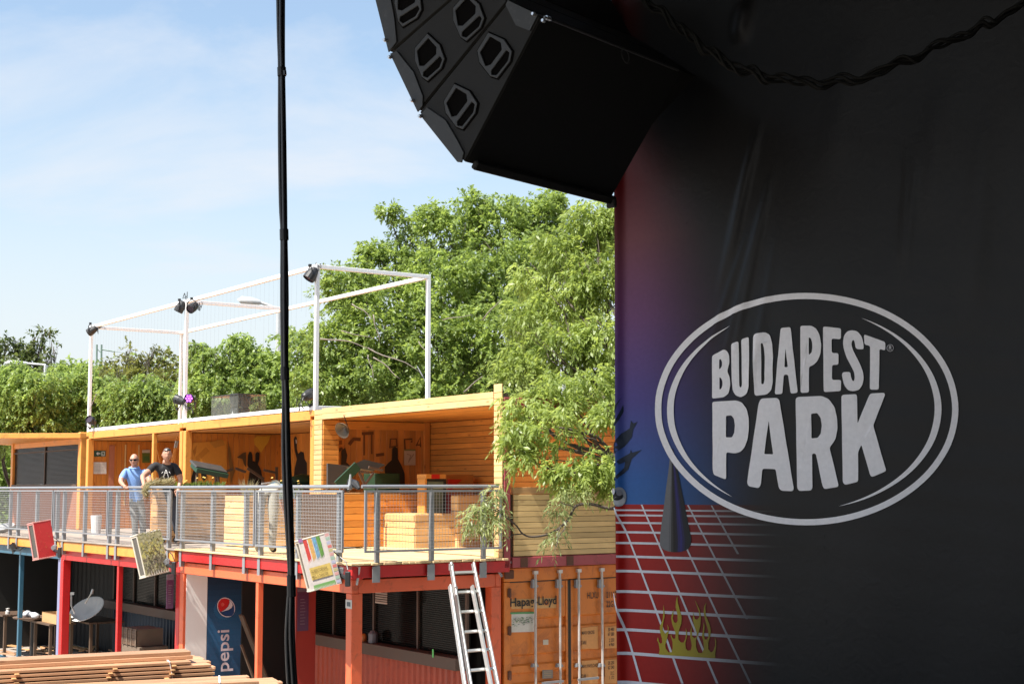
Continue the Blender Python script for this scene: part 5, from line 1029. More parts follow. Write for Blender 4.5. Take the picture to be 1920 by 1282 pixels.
# ================================================================== LADDER
def ladder():
    xt = 6.20; a = ROW.ix(845, 1055, x=xt); b = ROW.ix(887, 1055, x=xt); foot = V((8.0, 0, 0))
    n = V((a.z, 0, foot.x-xt)).normalized(); H = lambda px, py, o=0.0: ROW.hit(px, py, a+n*o, n)
    t = thing('ladder', 'aluminium extension ladder leaning against the deck edge', 'ladder', ROW, (7.6, a.y-0.8, 0))
    def ext(p, q): return p+(q-p)*((p.z-0.01)/(p.z-q.z))
    l0, l1 = a, H(882, 1282); r0, r1 = b, H(933, 1282); l1 = ext(l0, l1); r1 = ext(r0, r1)
    G().beam(l0, l1, 0.028, 0.075, n).obj('rail', ALU, t, bevel=0.004); G().beam(r0, r1, 0.028, 0.075, n).obj('rail', ALU, t, bevel=0.004)
    for py in (1073, 1110, 1147, 1185, 1221, 1258, 1296, 1335, 1375, 1416):
        f = None
        for s in (l0, ):
            k = 0
        pl = H(860, py); zz = pl.z; kl = (l0.z-zz)/(l0.z-l1.z); kr = (r0.z-zz)/(r0.z-r1.z)
        if zz < 0.1: continue
        G().beam(l0.lerp(l1, kl), r0.lerp(r1, kr), 0.034, 0.030, n).obj('rung', ALU, t)
    # second section behind, slid down
    m0, m1 = H(843.5, 1097, 0.09), H(871, 1282, 0.09); m1 = ext(m0, m1); off_ = (r0-l0)*1.0
    G().beam(m0, m1, 0.028, 0.075, n).obj('rail', ALU, t, bevel=0.004); G().beam(m0+off_-n*0.02, m1+(r1-l1)-n*0.02, 0.026, 0.07, n).obj('rail', ALU, t)
    for zz in (0.35, 0.62): f = (m0.z-zz)/(m0.z-m1.z); G().beam(m0.lerp(m1, f), (m0+off_).lerp(m1+(r1-l1), f)-n*0.02, 0.03, 0.025, n).obj('rung', ALU, t)
    s = l0.lerp(l1, 0.62); s2 = l0.lerp(l1, 0.72); q = m0.lerp(m1, 0.55); q2 = m0.lerp(m1, 0.66); G().beam(q+V((0.0, -0.016, 0)), q2+V((0.0, -0.016, 0)), 0.004, 0.05, n).obj('warning_label', mat('label_yellow', (0.70, 0.60, 0.05), 0.5), t)
    for p in (l0.lerp(l1, 0.13), l0.lerp(l1, 0.02)): G().box(p, (0.06, 0.05, 0.09)).obj('guide_bracket', ALU, t)
ladder()
# ================================================================== LUMBER
def lumber(label, pxe, pye, D, vdir, layers, wide, length, th, gap, strap_px=(), jit=0.10, zbase=None):
    e = at(pxe, pye, D); fr = Fr((e.x, e.y, 0), math.degrees(math.atan2(vdir[1], vdir[0]))); z0 = e.z
    t = thing('lumber_stack', label, 'lumber stack', fr, (-length/2, wide*0.075, z0-layers*(th+gap)), group='lumber stacks')
    for k in range(layers):
        z = z0-th/2-k*(th+gap); sh = -0.28 if k < 1 else random.uniform(-jit, jit)*(0.6 if k > 1 else 1)
        for j in range(wide): plank(t, (-length/2+sh+random.uniform(-.04, .04), 0.075+j*0.15+random.uniform(-.006, .006), z), (length, 0.143, th), WLUM, bevel=0.003)
    for k in range(1, layers):
        for x in (-0.5, -1.15, -2.2): plank(t, (x+random.uniform(-.05, .05), wide*0.075-0.02, z0-k*(th+gap)+gap/2), (wide*0.15+0.06, 0.05, gap-0.001), WPLT, rot=(0, 0, PI/2), name='spacer')
    zb = z0-layers*(th+gap)
    for x in (-0.4, -1.6, -2.8): G().bb(x-0.08, x+0.08, 0.0, wide*0.15, 0, zb+0.012).obj('support_block', WOLD, t)
    for px, py in strap_px:
        g = G(); a = fr.ix(px, py, y=-0.004); zt = z0+0.004; g.beam((a.x+0.10, wide*0.15, zt+0.002), (a.x+0.0, 0.0, zt+0.002), 0.02, 0.003); g.beam((a.x, -0.006, zt), (a.x+0.10, -0.006, z0-layers*(th+gap)*0.8), 0.003, 0.02, (0, 1, 0)); g.obj('strap', mat('white_strap', (0.7, 0.7, 0.7), 0.5), t)
    return fr
fl = lumber('larger stack of larch boards with a white strap at the lower left', 402, 1237, 17.0, (0.905, 0.425), 13, 7, 4.6, 0.030, 0.015, ((318, 1240),))
t = thing('thick_board', 'broad larch board lying on top of the larger lumber stack', 'board', fl, (-2.5, 0.3, fl.o.z))
a = fl.ix(360, 1222, y=0.25); zt = at(402, 1237, 17.0).z
G().bb(-5.0, a.x, 0.20, 0.55, zt+0.004, zt+0.045).obj('lower_face', WLUM, t, bevel=0.004); G().bb(-5.0, a.x-0.02, 0.22, 0.54, zt+0.047, zt+0.09).obj('upper_face', WLUM, t, bevel=0.004)
f2 = lumber('smaller stack of pale boards along the bottom edge near the drinks panel', 527, 1274, 16.4, (0.93, 0.36), 10, 4, 2.6, 0.028, 0.015, ((412, 1272),), 0.04)
# ================================================================== UNDER THE DECK
WDT = wood('dark_table_wood', (0.11, 0.065, 0.04), 0)
# satellite dish on the table
a = at(164, 1144, 32.2); t = thing('satellite_dish', 'grey satellite dish lying tilted on the table in the red container', 'satellite dish', W, a)
ax = V((-0.26, -0.56, 0.80)).normalized(); g = G(); prof = [(0.0, 0.02), (0.14, 0.025), (0.27, 0.05), (0.38, 0.10), (0.40, 0.105), (0.40, 0.095), (0.37, 0.08), (0.2, 0.02), (0.0, -0.01)]
g.lathe(prof, a-ax*0.05, ax, 28); g.obj('reflector', mat('dish_grey', (0.62, 0.60, 0.56), 0.5, 0.1, 4), t, smooth=True)
q = at(173, 1109, 31.5); G().tube([at(160, 1130, 31.7), q], 0.016, 6).obj('feed_arm', ALU, t); G().lathe([(0, -0.05), (0.035, -0.04), (0.03, 0.06), (0, 0.06)], q, (0.3, 0, 1), 8).obj('feed_horn', ALU, t)
G().tube([at(134, 1113, 31.8), at(134, 1135, 31.8), at(140, 1150, 31.8)], 0.018, 6).obj('mount_arm', ALU, t); G().box(at(136, 1112, 31.8), (0.08, 0.06, 0.06)).obj('mount_head', ALU, t)
def table(label, fr, c, w, d, zt, m, legs='four'):
    t = thing('table', label, 'table', fr, (c[0], c[1], 0.035)); x, y = c[0], c[1]
    if legs == 'pedestal':
        G().lathe([(0, zt-0.10), (0.1, zt-0.10), (0.42, zt-0.03), (0.44, zt), (0, zt)], (x, y, 0), (0, 0, 1), 20).obj('table_top', m, t); G().tube([(x, y, 0.05), (x, y, zt-0.1)], 0.045, 8).obj('pedestal', BLK, t); G().lathe([(0, 0.036), (0.25, 0.036), (0.24, 0.06), (0.05, 0.09), (0, 0.09)], (x, y, 0), (0, 0, 1), 16).obj('foot_plate', BLK, t)
    else:
        n = 5
        for k in range(n): plank(t, (x, y-d/2+d*(k+0.5)/n, zt-0.02), (w, round(d/n-0.006, 3), 0.04), m)
        for sx in (-1, 1):
            for sy in (-1, 1): G().bb(x+sx*w*0.42-0.03, x+sx*w*0.42+0.03, y+sy*d*0.38-0.03, y+sy*d*0.38+0.03, 0.036, zt-0.041).obj('leg', TAN, t)
    return t
c = ROW2.ix(170, 1164, z=0.93); table('plank table under the satellite dish', ROW2, (c.x+0.1, c.y+0.05, 0), 1.5, 0.8, 0.98, WDT)
c = ROW2.ix(62, 1157, z=1.0); table('round pedestal table with a crumpled cloth in the blue container', ROW2, (c.x, c.y, 0), 1, 1, 1.02, mat('worn_table', (0.16, 0.10, 0.07), 0.6, 0.3), 'pedestal')
q = ROW2.ix(50, 1154, z=1.03); g = G()
for k in range(5): g.lathe([(0, -0.05), (0.09, -0.03), (0.1, 0.02), (0.04, 0.06), (0, 0.06)], q+V((0.02+0.13*k, random.uniform(-.05, .05), 0.055-0.006*k)), (random.uniform(-.4, .4), random.uniform(-.4, .4), 1), 9)
g.solo('crumpled_cloth', mat('pale_cloth', (0.45, 0.45, 0.47), 0.8, 0.2, 12), ROW2, q, 'crumpled pale cloth on the round pedestal table', 'cloth', smooth=True)
c = ROW2.ix(92, 1164, z=0.96); table('low plank table carrying the cardboard box', ROW2, (c.x, c.y+0.1, 0), 1.2, 0.6, 0.95, WDT)
a = ROW2.ix(80, 1146, y=c.y-0.1); b = ROW2.ix(107, 1146, y=c.y-0.1); t = thing('cardboard_box', 'open cardboard box on the table beside the lilac post', 'box', ROW2, ((a.x+b.x)/2, c.y+0.05, 0.95)); CB = mat('cardboard', (0.46, 0.27, 0.12), 0.8, 0.1, 6)
G().bb(a.x, b.x, c.y-0.11, c.y-0.10, 0.952, 1.16).obj('front_side', CB, t); G().bb(a.x, b.x, c.y+0.2, c.y+0.21, 0.952, 1.16).obj('back_side', CB, t); G().bb(a.x, a.x+0.01, c.y-0.1, c.y+0.2, 0.952, 1.16).obj('end_side', CB, t); G().bb(b.x-0.01, b.x, c.y-0.1, c.y+0.2, 0.952, 1.16).obj('end_side', CB, t); G().beam((a.x, c.y-0.11, 1.16), (b.x, c.y-0.11, 1.16), 0.01, 0.004).obj('flap', CB, t)
c = ROW2.ix(5, 1152, z=0.98); table('dark table at the far left edge of the blue container', ROW2, (c.x-0.2, c.y+0.3, 0), 1.0, 0.8, 1.0, WDT)
q = ROW2.ix(6, 1151, z=1.0); G().lathe([(0, 0.003), (0.05, 0.003), (0.05, 0.06), (0.03, 0.09), (0.045, 0.13), (0, 0.14)], q+V((0, 0.1, 0)), (0, 0, 1), 10).solo('white_cup', mat('white_cup', (0.5, 0.48, 0.45), 0.5), ROW2, q+V((0, 0.1, 0)), 'small pale cup on the dark table at the far left', 'cup')
# crates on the floor of the red container
a = ROW2.ix(228, 1212, y=1.0); b = ROW2.ix(274, 1205, y=1.0); ztc = ROW2.ix(228, 1174, y=1.0).z; t = thing('storage_crate', 'grey brown lattice crate on the floor of the red container', 'crate', ROW2, ((a.x+b.x)/2, a.y+0.3, 0.05)); LT_ = mat('lattice_brown', (0.16, 0.115, 0.08), 0.8, 0.3)
G().bb(a.x, a.x+0.95, a.y, a.y+0.6, 0.05, a.z+0.06).obj('lower_tray', LT_, t); G().bb(a.x+0.06, a.x+0.8, a.y, a.y+0.55, a.z+0.07, ztc).obj('basket', LT_, t)
for k in range(6): plank(t, (a.x+0.43, a.y-0.012, a.z+0.10+k*(ztc-a.z-0.1)/6), (0.74, 0.014, 0.05), WDT)
for k in range(4): G().bb(a.x+0.07+k*0.235, a.x+0.11+k*0.235, a.y-0.03, a.y-0.02, a.z+0.07, ztc+0.01).obj('upright', LT_, t)
# loose boards scattered on the floor
WD2 = WLUM
for k in range(34):
    px = random.uniform(-8, 290) if k < 26 else random.uniform(100, 290); py = random.uniform(1203, 1246); q = ROW2.ix(px, py, z=0.05); L_ = random.choice((0.5, 0.9, 1.3)); w_ = random.choice((0.08, 0.12))
    q.x += random.uniform(-.2, .2); g = G().box((0, 0, 0), (L_, w_, 0.025)); key = ('loose', L_, w_)
    if key not in PL: PL[key] = g.mesh('loose_board', WD2 if w_ < 0.1 else WPLT, bevel=0.003)
    o = link('loose_board', PL[key], None); o.location = ROW2.w((q.x, q.y, 0.05+0.026*(k % 5))); o.rotation_euler = (random.uniform(-.06, .06), random.uniform(-.06, .06), R(ROW2.deg)+random.uniform(-0.5, 0.5)); OFF[o] = (V((0, 0, 0)), M.Identity(3))
    tag(o, 'loose board lying among the scattered boards on the floor of the lower containers', 'board', 'loose boards on the lower floor')
# boards leaning in the orange container
for k, (p0, p1, w_, lb) in enumerate((((452, 1152), (508, 1295), 0.16, 'wide brown board leaning behind the thin orange post'), ((452, 1208), (486, 1300), 0.05, 'narrow brown batten leaning beside the drinks panel'))):
    a = ROW.ix(*p0, x=0.5+0.1*k); b = ROW.ix(*p1, x=0.5+0.1*k); b = a+(b-a)*((a.z-0.05)/(a.z-b.z)); o = G().beam(a, b, 0.03, w_, (1, 0, 0)).solo('leaning_board', TAN, ROW, b, lb, 'board')
# loose gear behind the dark bar windows
for px, py, c, s_, lb in ((682, 1172, (0.4, 0.12, 0.02), 0.05, 'small orange jar on the bar counter'), (700, 1174, (0.12, 0.12, 0.14), 0.08, 'dark bottle crate on the bar counter')):
    q = ROW.ix(px, py, y=-0.53); G().lathe([(0, 0), (s_, 0), (s_, s_*1.8), (s_*0.5, s_*2.4), (0, s_*2.4)], (q.x, q.y, 1.382), (0, 0, 1), 9).solo('jar', mat('jar_'+str(px), c, 0.4), ROW, (q.x, q.y, 1.382), lb, 'jar')
q0 = ROW.ix(704, 1104, y=-0.75); q1 = ROW.ix(726, 1133, y=-0.75); t = thing('light_panel', 'pale slatted panel hanging behind the dark bar window', 'panel', ROW, q1); n = 6
for k in range(n): plank(t, ((q0.x+q1.x)/2, -0.75, q1.z+(q0.z-q1.z)*(k+0.5)/n), (round(q1.x-q0.x, 2), 0.012, round((q0.z-q1.z)/n-0.01, 3)), WOLD)
G().tube([(q0.x+0.1, -0.75, q0.z), (q0.x+0.1, -0.75, 2.52)], 0.006, 4).obj('cord', RUB, t)
q = ROW.ix(812, 1224, y=-0.645); G().bb(q.x-0.02, q.x+0.02, q.y-0.004, q.y, q.z-0.06, q.z+0.06).solo('tape_mark', mat('green_tape', (0.1, 0.5, 0.12), 0.5), ROW, q, 'small green tape mark on the dark counter board', 'tape')
# ================================================================== THE BANNER
bz = lambda px, py, dy=0.0: BAN.ix(px, py, y=0)
XR = 5.6; ZB, ZT = 1.95, 9.5
folds = []
for (p0, p1, amp, wd) in (((1425, 230), (1362, 520), 0.028, 0.032), ((1412, 250), (1345, 560), 0.020, 0.028), ((1446, 330), (1372, 680), 0.024, 0.034), ((1430, 380), (1352, 690), 0.020, 0.028), ((1405, 430), (1325, 660), 0.016, 0.03), ((1462, 420), (1400, 760), 0.010, 0.03), ((1700, 240), (1688, 560), 0.006, 0.018), ((1716, 300), (1700, 520), 0.006, 0.018), ((1402, 0), (1385, 80), 0.05, 0.07), ((1720, 250), (1690, 520), 0.010, 0.06), ((1760, 150), (1740, 420), 0.012, 0.09), ((1600, 60), (1560, 330), 0.012, 0.14), ((1850, 200), (1820, 600), 0.015, 0.10), ((1500, 640), (1420, 720), 0.006, 0.04), ((1440, 560), (1400, 760), 0.010, 0.05)):
    a = BAN.ix(*p0, y=0); b = BAN.ix(*p1, y=0); folds.append((np.array((a.x, a.z)), np.array((b.x, b.z)), amp, wd))
def bdisp(x, z):
    d = np.zeros_like(x)
    for a, b, amp, wd in folds:
        e = b-a; L = np.hypot(*e); u = e/L; s = ((x-a[0])*u[0]+(z-a[1])*u[1])/L; n = (x-a[0])*(-u[1])+(z-a[1])*u[0]
        d += amp*np.exp(-(n/wd)**2)*np.exp(-((s-0.5)/0.42)**4)
    d += 0.010*np.sin(x*2.3+z*0.7)+0.006*np.sin(x*5.1-z*1.3)+0.0015*np.sin(z*23+x*3)*np.exp(-((z-4.2)/1.2)**2)
    # the cloth turns round the frame at its left edge
    d -= -0.06*np.exp(-(x/0.05)**2)
    return -d
ZL = BAN.ix(1158, 945, y=0).z
def sm(a, b, v): t_ = np.clip((v-a)/(b-a), 0, 1); return t_*t_*(3-2*t_)
zpx = [(BAN.ix(1165, q, y=0).z) for q in (1282, 945, 900, 750, 600, 450, 350, 200)]
zk = np.array(zpx); ck = np.array([(0.5, 0.010, 0.010), (0.030, 0.135, 0.40), (0.030, 0.12, 0.38), (0.080, 0.062, 0.26), (0.15, 0.055, 0.16), (0.165, 0.048, 0.06), (0.09, 0.004, 0.005), (0.06, 0.003, 0.003)])
fk = np.array([BAN.ix(q, 700, y=0).x for q in (1475, 1475, 1480, 1450, 1415, 1380, 1330, 1240)])
def print_col(x, z):
    col = np.stack([np.interp(z, zk[1:], ck[1:, i]) for i in range(3)], -1)
    lowm = (z < ZL); col[lowm] = (0.40, 0.013, 0.009)
    w = np.interp(z, zk, fk); f = sm(0.0, 1.0, x/w)
    dark = np.array((0.0085, 0.0085, 0.009)); f2 = f[..., None]
    return col*(1-f2)**1.6+dark*f2
def banner():
    t = thing('stage_banner', 'large printed stage banner fading from red and blue to black, with a white oval logo', 'banner', BAN, (XR/2, 0, ZB))
    xs = np.concatenate([np.linspace(0, 0.12, 9)[:-1], np.linspace(0.12, 3.4, 150)[:-1], np.linspace(3.4, XR, 30)]); zs = np.concatenate([np.linspace(ZB, ZL-0.001, 30), np.linspace(ZL+0.001, 6.8, 200)[:-1], np.linspace(6.8, ZT, 60)])
    Xg, Zg = np.meshgrid(xs, zs); Yg = bdisp(Xg, Zg); C_ = print_col(Xg.ravel(), Zg.ravel())
    nx, nzv = len(xs), len(zs); vs = np.stack([Xg.ravel()-XR/2, Yg.ravel(), Zg.ravel()-ZB], -1); idx = np.arange(nx*nzv).reshape(nzv, nx)
    fs = np.stack([idx[:-1, :-1], idx[:-1, 1:], idx[1:, 1:], idx[1:, :-1]], -1).reshape(-1, 4)
    me = bpy.data.meshes.new('cloth'); me.from_pydata(vs.tolist(), [], fs.tolist()); a_ = me.color_attributes.new('Col', 'FLOAT_COLOR', 'POINT'); a_.data.foreach_set('color', np.concatenate([C_, np.ones((len(C_), 1))], 1).astype(np.float32).ravel())
    me.polygons.foreach_set('use_smooth', [True]*len(me.polygons)); me.materials.append(VIN); me.update(); link('cloth', me, t)
    G().bb(0.03, XR, 0.12, 0.2, ZB-0.0, ZT).obj('frame_board', BLK, t)
    def flat(name, polys, lift, m=None, fade=False):
        """flat print lying on the cloth: follows its folds"""
        me = bpy.data.meshes.new(name); bm = bmesh.new(); lay = bm.loops.layers.float_color.new('Col')
        for pts, col, holes in polys:
            loops = [[V((p[0], p[1], 0)) for p in l] for l in [pts]+list(holes)]; fl_ = [p for l in loops for p in l]; tri = tessellate_polygon(loops); bv = [bm.verts.new((p.x, 0, p.y)) for p in fl_]
            for tr in tri:
                try: f = bm.faces.new([bv[i] for i in tr])
                except ValueError: continue
                for l in f.loops: l[lay] = (*col, 1)
        for it in range(5):
            es = [e for e in bm.edges if e.calc_length() > 0.055]
            if not es: break
            bmesh.ops.subdivide_edges(bm, edges=es, cuts=1, use_grid_fill=False); bmesh.ops.triangulate(bm, faces=bm.faces[:])
        xy = np.array([(v.co.x, v.co.z) for v in bm.verts]); dd = bdisp(xy[:, 0], xy[:, 1])
        for v, d in zip(bm.verts, dd): v.co = V((v.co.x-XR/2, float(d)-lift, v.co.z-ZB))
        if fade:
            for f in bm.faces:
                for l in f.loops:
                    x_ = l.vert.co.x+XR/2; z_ = l.vert.co.z+ZB; w = float(np.interp(z_, zk, fk)); q = float(sm(0, 1, np.array(x_/w)))*1.0; c_ = V(l[lay][:3])*(1-q)**1.25+V((0.009, 0.009, 0.009))*q; l[lay] = (*c_, 1)
        for f in bm.faces:
            f.normal_update()
            if f.normal.y > 0: f.normal_flip()
        bm.to_mesh(me); bm.free(); me.materials.append(m or VIN); me.polygons.foreach_set('use_smooth', [True]*len(me.polygons)); return link(name, me, t)
    L2 = lambda pts: [((q := BAN.ix(a, b, y=0)).x, q.z) for a, b in pts]
    def rnd(pts, r):
        out = []; n = len(pts); P_ = [V((a, b, 0)) for a, b in pts]
        for i in range(n):
            p, a, b = P_[i], P_[i-1], P_[(i+1) % n]; da, db = a-p, b-p; ra = min(r, da.length*0.42); rb = min(r, db.length*0.42); s, e = p+da.normalized()*ra, p+db.normalized()*rb
            for k in (0, 0.33, 0.67, 1): q = s*(1-k)**2+p*2*k*(1-k)+e*k*k; out.append((q.x, q.y))
        return out
    # red floor grid: level lines and slanting lines
    gl = (0.78, 0.76, 0.80); polys = []
    for py, w in ((955.7, 3.8), (965.2, 4.2), (979.2, 4.6), (996.7, 5), (1016.7, 5.2), (1042, 5.6), (1069, 6), (1107, 6.5), (1142, 6.8), (1178, 7), (1222, 7.4), (1276, 7.8)):
        z0 = BAN.ix(1158, py+w*0.39, y=0).z; z1 = BAN.ix(1158, py-w*0.39, y=0).z; polys.append(([(0.005, z0), (1.95, z0), (1.95, z1), (0.005, z1)], gl, []))
    zz = lambda a, b: (1140+a/2.4615, 900+b/2.4615)
    for (a, b), (c, d) in (((40, 520), (155, 937)), ((47, 125), (345, 937)), ((156, 112), (505, 937)), ((265, 112), (655, 937)), ((365, 114), (640, 640)), ((475, 116), (600, 340))):
        polys.append((L2([zz(a-3, b), zz(a+4, b), zz(c+6, d), zz(c-5, d)]), gl, []))
    flat('floor_grid', polys, 0.004, fade=True)
    dk_ = (0.012, 0.022, 0.045); z7 = lambda pts: [(1130+a/3.885, 720+b/3.885) for a, b in pts]
    flat('leaf_print', [(L2(z7(p)), dk_, []) for p in ([(115, 160), (150, 100), (130, 150), (112, 230)], [(158, 150), (160, 200), (140, 260), (115, 310), (109, 300), (140, 210)], [(255, 275), (225, 330), (215, 385), (170, 450), (112, 510), (106, 440), (150, 360), (200, 320), (210, 265), (225, 285)], [(288, 477), (215, 545), (190, 620), (118, 705), (112, 690), (165, 610), (172, 565), (115, 600), (110, 580), (160, 530), (205, 500), (208, 478), (220, 498)])], 0.004)
    strips = []; n = 14; top = [(484, 600), (512, 520), (548, 640)]
    cols = [(0.15, 0.15, 0.155)]*4+[(0.11, 0.11, 0.115), (0.035, 0.034, 0.035), (0.010, 0.009, 0.009), (0.010, 0.009, 0.02), (0.018, 0.015, 0.09), (0.02, 0.016, 0.12), (0.014, 0.012, 0.06), (0.008, 0.009, 0.02), (0.008, 0.010, 0.014), (0.008, 0.010, 0.013)]
    for k in range(n):
        f0, f1 = k/n, (k+1)/n; X0 = lambda f: 415+f*(642-415); bot = lambda f: 1165+58*math.sqrt(max(0, 1-(2*f-1)**2)); tp = lambda f: 500
        apex = (503, 470); strips.append((L2(z7([(apex[0]+(f0-0.5)*14, apex[1]), (apex[0]+(f1-0.5)*14, apex[1]), (X0(f1), 1120), (X0(f1)-3*(f1-0.5), bot(f1)), (X0(f0)-3*(f0-0.5), bot(f0)), (X0(f0), 1120)])), cols[k], []))
    flat('cone_print', strips, 0.0048)
    ball = []; el = lambda cx, cy, rx, ry, n=24: [(cx+rx*math.cos(2*PI*k/n), cy+ry*math.sin(2*PI*k/n)) for k in range(n)]
    ball = [(L2(z7(el(143, 820, 38, 72))), (0.30, 0.32, 0.36), []), (L2(z7(el(146, 850, 30, 36))), (0.5, 0.52, 0.55), []), (L2(z7(el(137, 815, 29, 30))), (0.03, 0.03, 0.035), []), (L2(z7(el(150, 790, 14, 22))), (0.25, 0.25, 0.28), []), (L2(z7(el(120, 780, 10, 24))), (0.62, 0.62, 0.66), [])]
    for k, b in enumerate(ball): flat('ball_print', [b], 0.008+0.005*k)
    fp = [(135, 1080), (150, 1000), (130, 890), (108, 850), (122, 800), (135, 870), (165, 905), (190, 890), (185, 820), (150, 700), (150, 630), (195, 520), (205, 400), (205, 280), (225, 400), (225, 470), (200, 590), (195, 680), (235, 745), (275, 710), (280, 660), (265, 590), (292, 650), (290, 720), (265, 830), (240, 920), (245, 980), (290, 1040), (340, 1040), (358, 980), (355, 880), (325, 780), (330, 740), (345, 800), (375, 830), (400, 815), (400, 730), (350, 600), (330, 500), (345, 420), (372, 350), (365, 430), (355, 500), (375, 560), (410, 575), (435, 540), (432, 450), (400, 320), (405, 230), (425, 140), (435, 250), (475, 390), (500, 480), (495, 580), (460, 680), (445, 780), (450, 840), (490, 885), (530, 885), (560, 830), (572, 730), (560, 650), (590, 720), (585, 800), (560, 900), (570, 980), (600, 1015), (650, 1010), (665, 930), (640, 800), (635, 720), (665, 610), (660, 700), (668, 780), (700, 815), (735, 800), (745, 740), (700, 620), (680, 520), (682, 380), (695, 460), (715, 510), (750, 520), (785, 480), (775, 390), (705, 190), (790, 370), (810, 480), (800, 620), (770, 740), (730, 850), (735, 960), (770, 1050), (830, 1055), (860, 980), (850, 860), (825, 780), (840, 700), (855, 560), (870, 620), (860, 760), (872, 835), (905, 840), (930, 790), (925, 690), (870, 500), (850, 400), (860, 310), (895, 240), (880, 320), (885, 440), (950, 600), (970, 700), (960, 780), (930, 880), (930, 990), (970, 1045), (1010, 1020), (1040, 930), (1035, 830), (1030, 790), (1055, 860), (1055, 960), (1040, 1060), (1040, 1140)]
    flat('flame_print', [(L2([(1220+a/8.55, 1100+b/8.55) for a, b in fp]), (0.52, 0.40, 0.03), [])], 0.0062, fade=True)
    # oval logo
    wh = (0.82, 0.80, 0.81); cx, cy = 1512.7, 766.9; EL = lambda rx, ry, n=120, c=(cx, cy): [(c[0]+rx*math.cos(2*PI*k/n), c[1]+ry*math.sin(2*PI*k/n)) for k in range(n)]
    flat('logo_ring', [(L2(EL(284.2, 217.3)), wh, [L2(EL(272.6, 205.8))])], 0.009)
    def cres(cx_, cy_, rx, ry, a0, a1, th):
        o_, i_ = [], []
        for k in range(61):
            f = k/60; an = R(a0+(a1-a0)*f); s = 1-th*math.sin(PI*f)**0.8; o_.append((cx_+rx*math.cos(an), cy_+ry*math.sin(an))); i_.append((cx_+rx*s*math.cos(an), cy_+ry*s*math.sin(an)))
        return o_+i_[::-1]
    flat('logo_arc', [(L2(cres(1512.7, 770, 262, 190, 122, -123+360, 0.046)), wh, [])], 0.009); flat('logo_arc', [(L2(cres(1512.7, 767, 253, 187, -66, 76, 0.05)), wh, [])], 0.009)
    A = lambda p: [(1320+a/7.12, 590+b/7.12) for a, b in p]; B = lambda p: [(1490+a/7.12, 590+b/7.12) for a, b in p]; C = lambda p: [(1320+a/6.41, 730+b/6.41) for a, b in p]; D = lambda p: [(1480+a/6.41, 730+b/6.41) for a, b in p]
    LET = [(A([(105, 545), (265, 463), (310, 478), (338, 540), (343, 640), (312, 755), (345, 830), (352, 930), (330, 1050), (265, 1100), (105, 1118)]), [A([(203, 595), (225, 590), (245, 630), (243, 680), (225, 715), (203, 728)]), A([(205, 832), (228, 845), (245, 885), (245, 940), (230, 985), (205, 1000)])]),
      (A([(368, 390), (470, 353), (475, 930), (480, 960), (495, 972), (508, 955), (513, 925), (505, 328), (608, 296), (617, 800), (612, 970), (580, 1060), (500, 1103), (425, 1075), (385, 1010), (373, 880)]), []),
      (A([(670, 290), (700, 255), (830, 235), (895, 270), (925, 380), (937, 560), (933, 900), (910, 1010), (850, 1065), (700, 1082), (683, 1050)]), [A([(778, 385), (800, 380), (815, 440), (825, 560), (825, 860), (810, 925), (780, 928)])]),
      (A([(1040, 190), (1060, 178), (1172, 168), (1180, 230), (1265, 1042), (1170, 1054), (1140, 800), (1082, 800), (1060, 1058), (958, 1063)]), [A([(1108, 450), (1090, 703), (1135, 700)])]),
      (B([(92, 150), (235, 148), (300, 185), (345, 270), (367, 400), (357, 520), (315, 620), (260, 675), (205, 695), (202, 1038), (92, 1044)]), [B([(203, 302), (230, 315), (248, 370), (250, 440), (240, 505), (203, 540)])]),
      (B([(390, 165), (420, 160), (627, 183), (626, 330), (503, 318), (505, 512), (594, 513), (593, 668), (508, 670), (508, 870), (630, 870), (626, 1018), (398, 1032)]), []),
      (B([(930, 463), (845, 461), (820, 440), (812, 375), (795, 335), (775, 345), (765, 400), (785, 470), (880, 660), (920, 760), (932, 850), (915, 935), (870, 1003), (790, 1022), (720, 1007), (670, 940), (638, 800), (655, 766), (752, 763), (762, 840), (785, 888), (805, 880), (812, 830), (800, 760), (700, 570), (665, 460), (653, 380), (665, 280), (710, 220), (775, 206), (845, 223), (900, 290), (925, 380)]), []),
      (B([(930, 262), (1218, 365), (1218, 480), (1140, 455), (1135, 1000), (1014, 1000), (1015, 415), (940, 400)]), []),
      (C([(97, 155), (120, 146), (390, 131), (460, 153), (520, 230), (544, 340), (547, 480), (532, 600), (490, 700), (440, 750), (370, 767), (268, 752), (268, 1072), (245, 1074), (113, 1022), (103, 960)]), [C([(265, 315), (330, 310), (362, 350), (375, 430), (368, 520), (340, 575), (265, 575)])]),
      (C([(665, 180), (690, 120), (715, 108), (890, 101), (920, 130), (1085, 1190), (1070, 1220), (935, 1215), (905, 1180), (870, 955), (712, 950), (690, 1140), (665, 1184), (543, 1162), (523, 1120)]), [C([(788, 375), (733, 775), (840, 778)])]),
      (D([(88, 110), (115, 90), (395, 78), (480, 113), (552, 210), (582, 340), (587, 470), (562, 600), (492, 700), (602, 1150), (590, 1170), (425, 1195), (405, 1150), (325, 768), (280, 770), (285, 1180), (265, 1212), (120, 1217), (100, 1180)]), [D([(272, 292), (345, 283), (385, 340), (398, 430), (385, 530), (350, 580), (275, 588)])]),
      (D([(633, 80), (655, 63), (812, 56), (822, 85), (830, 410), (960, 90), (985, 48), (1145, 40), (1162, 60), (1020, 435), (1177, 970), (1160, 987), (1010, 1050), (985, 1030), (878, 660), (838, 755), (840, 1107), (680, 1145), (653, 1110)]), [])]
    for pts, hs in LET: flat('letter', [(L2(rnd(pts, 4.0)), wh, [L2(rnd(h, 2.2)) for h in hs])], 0.0095)
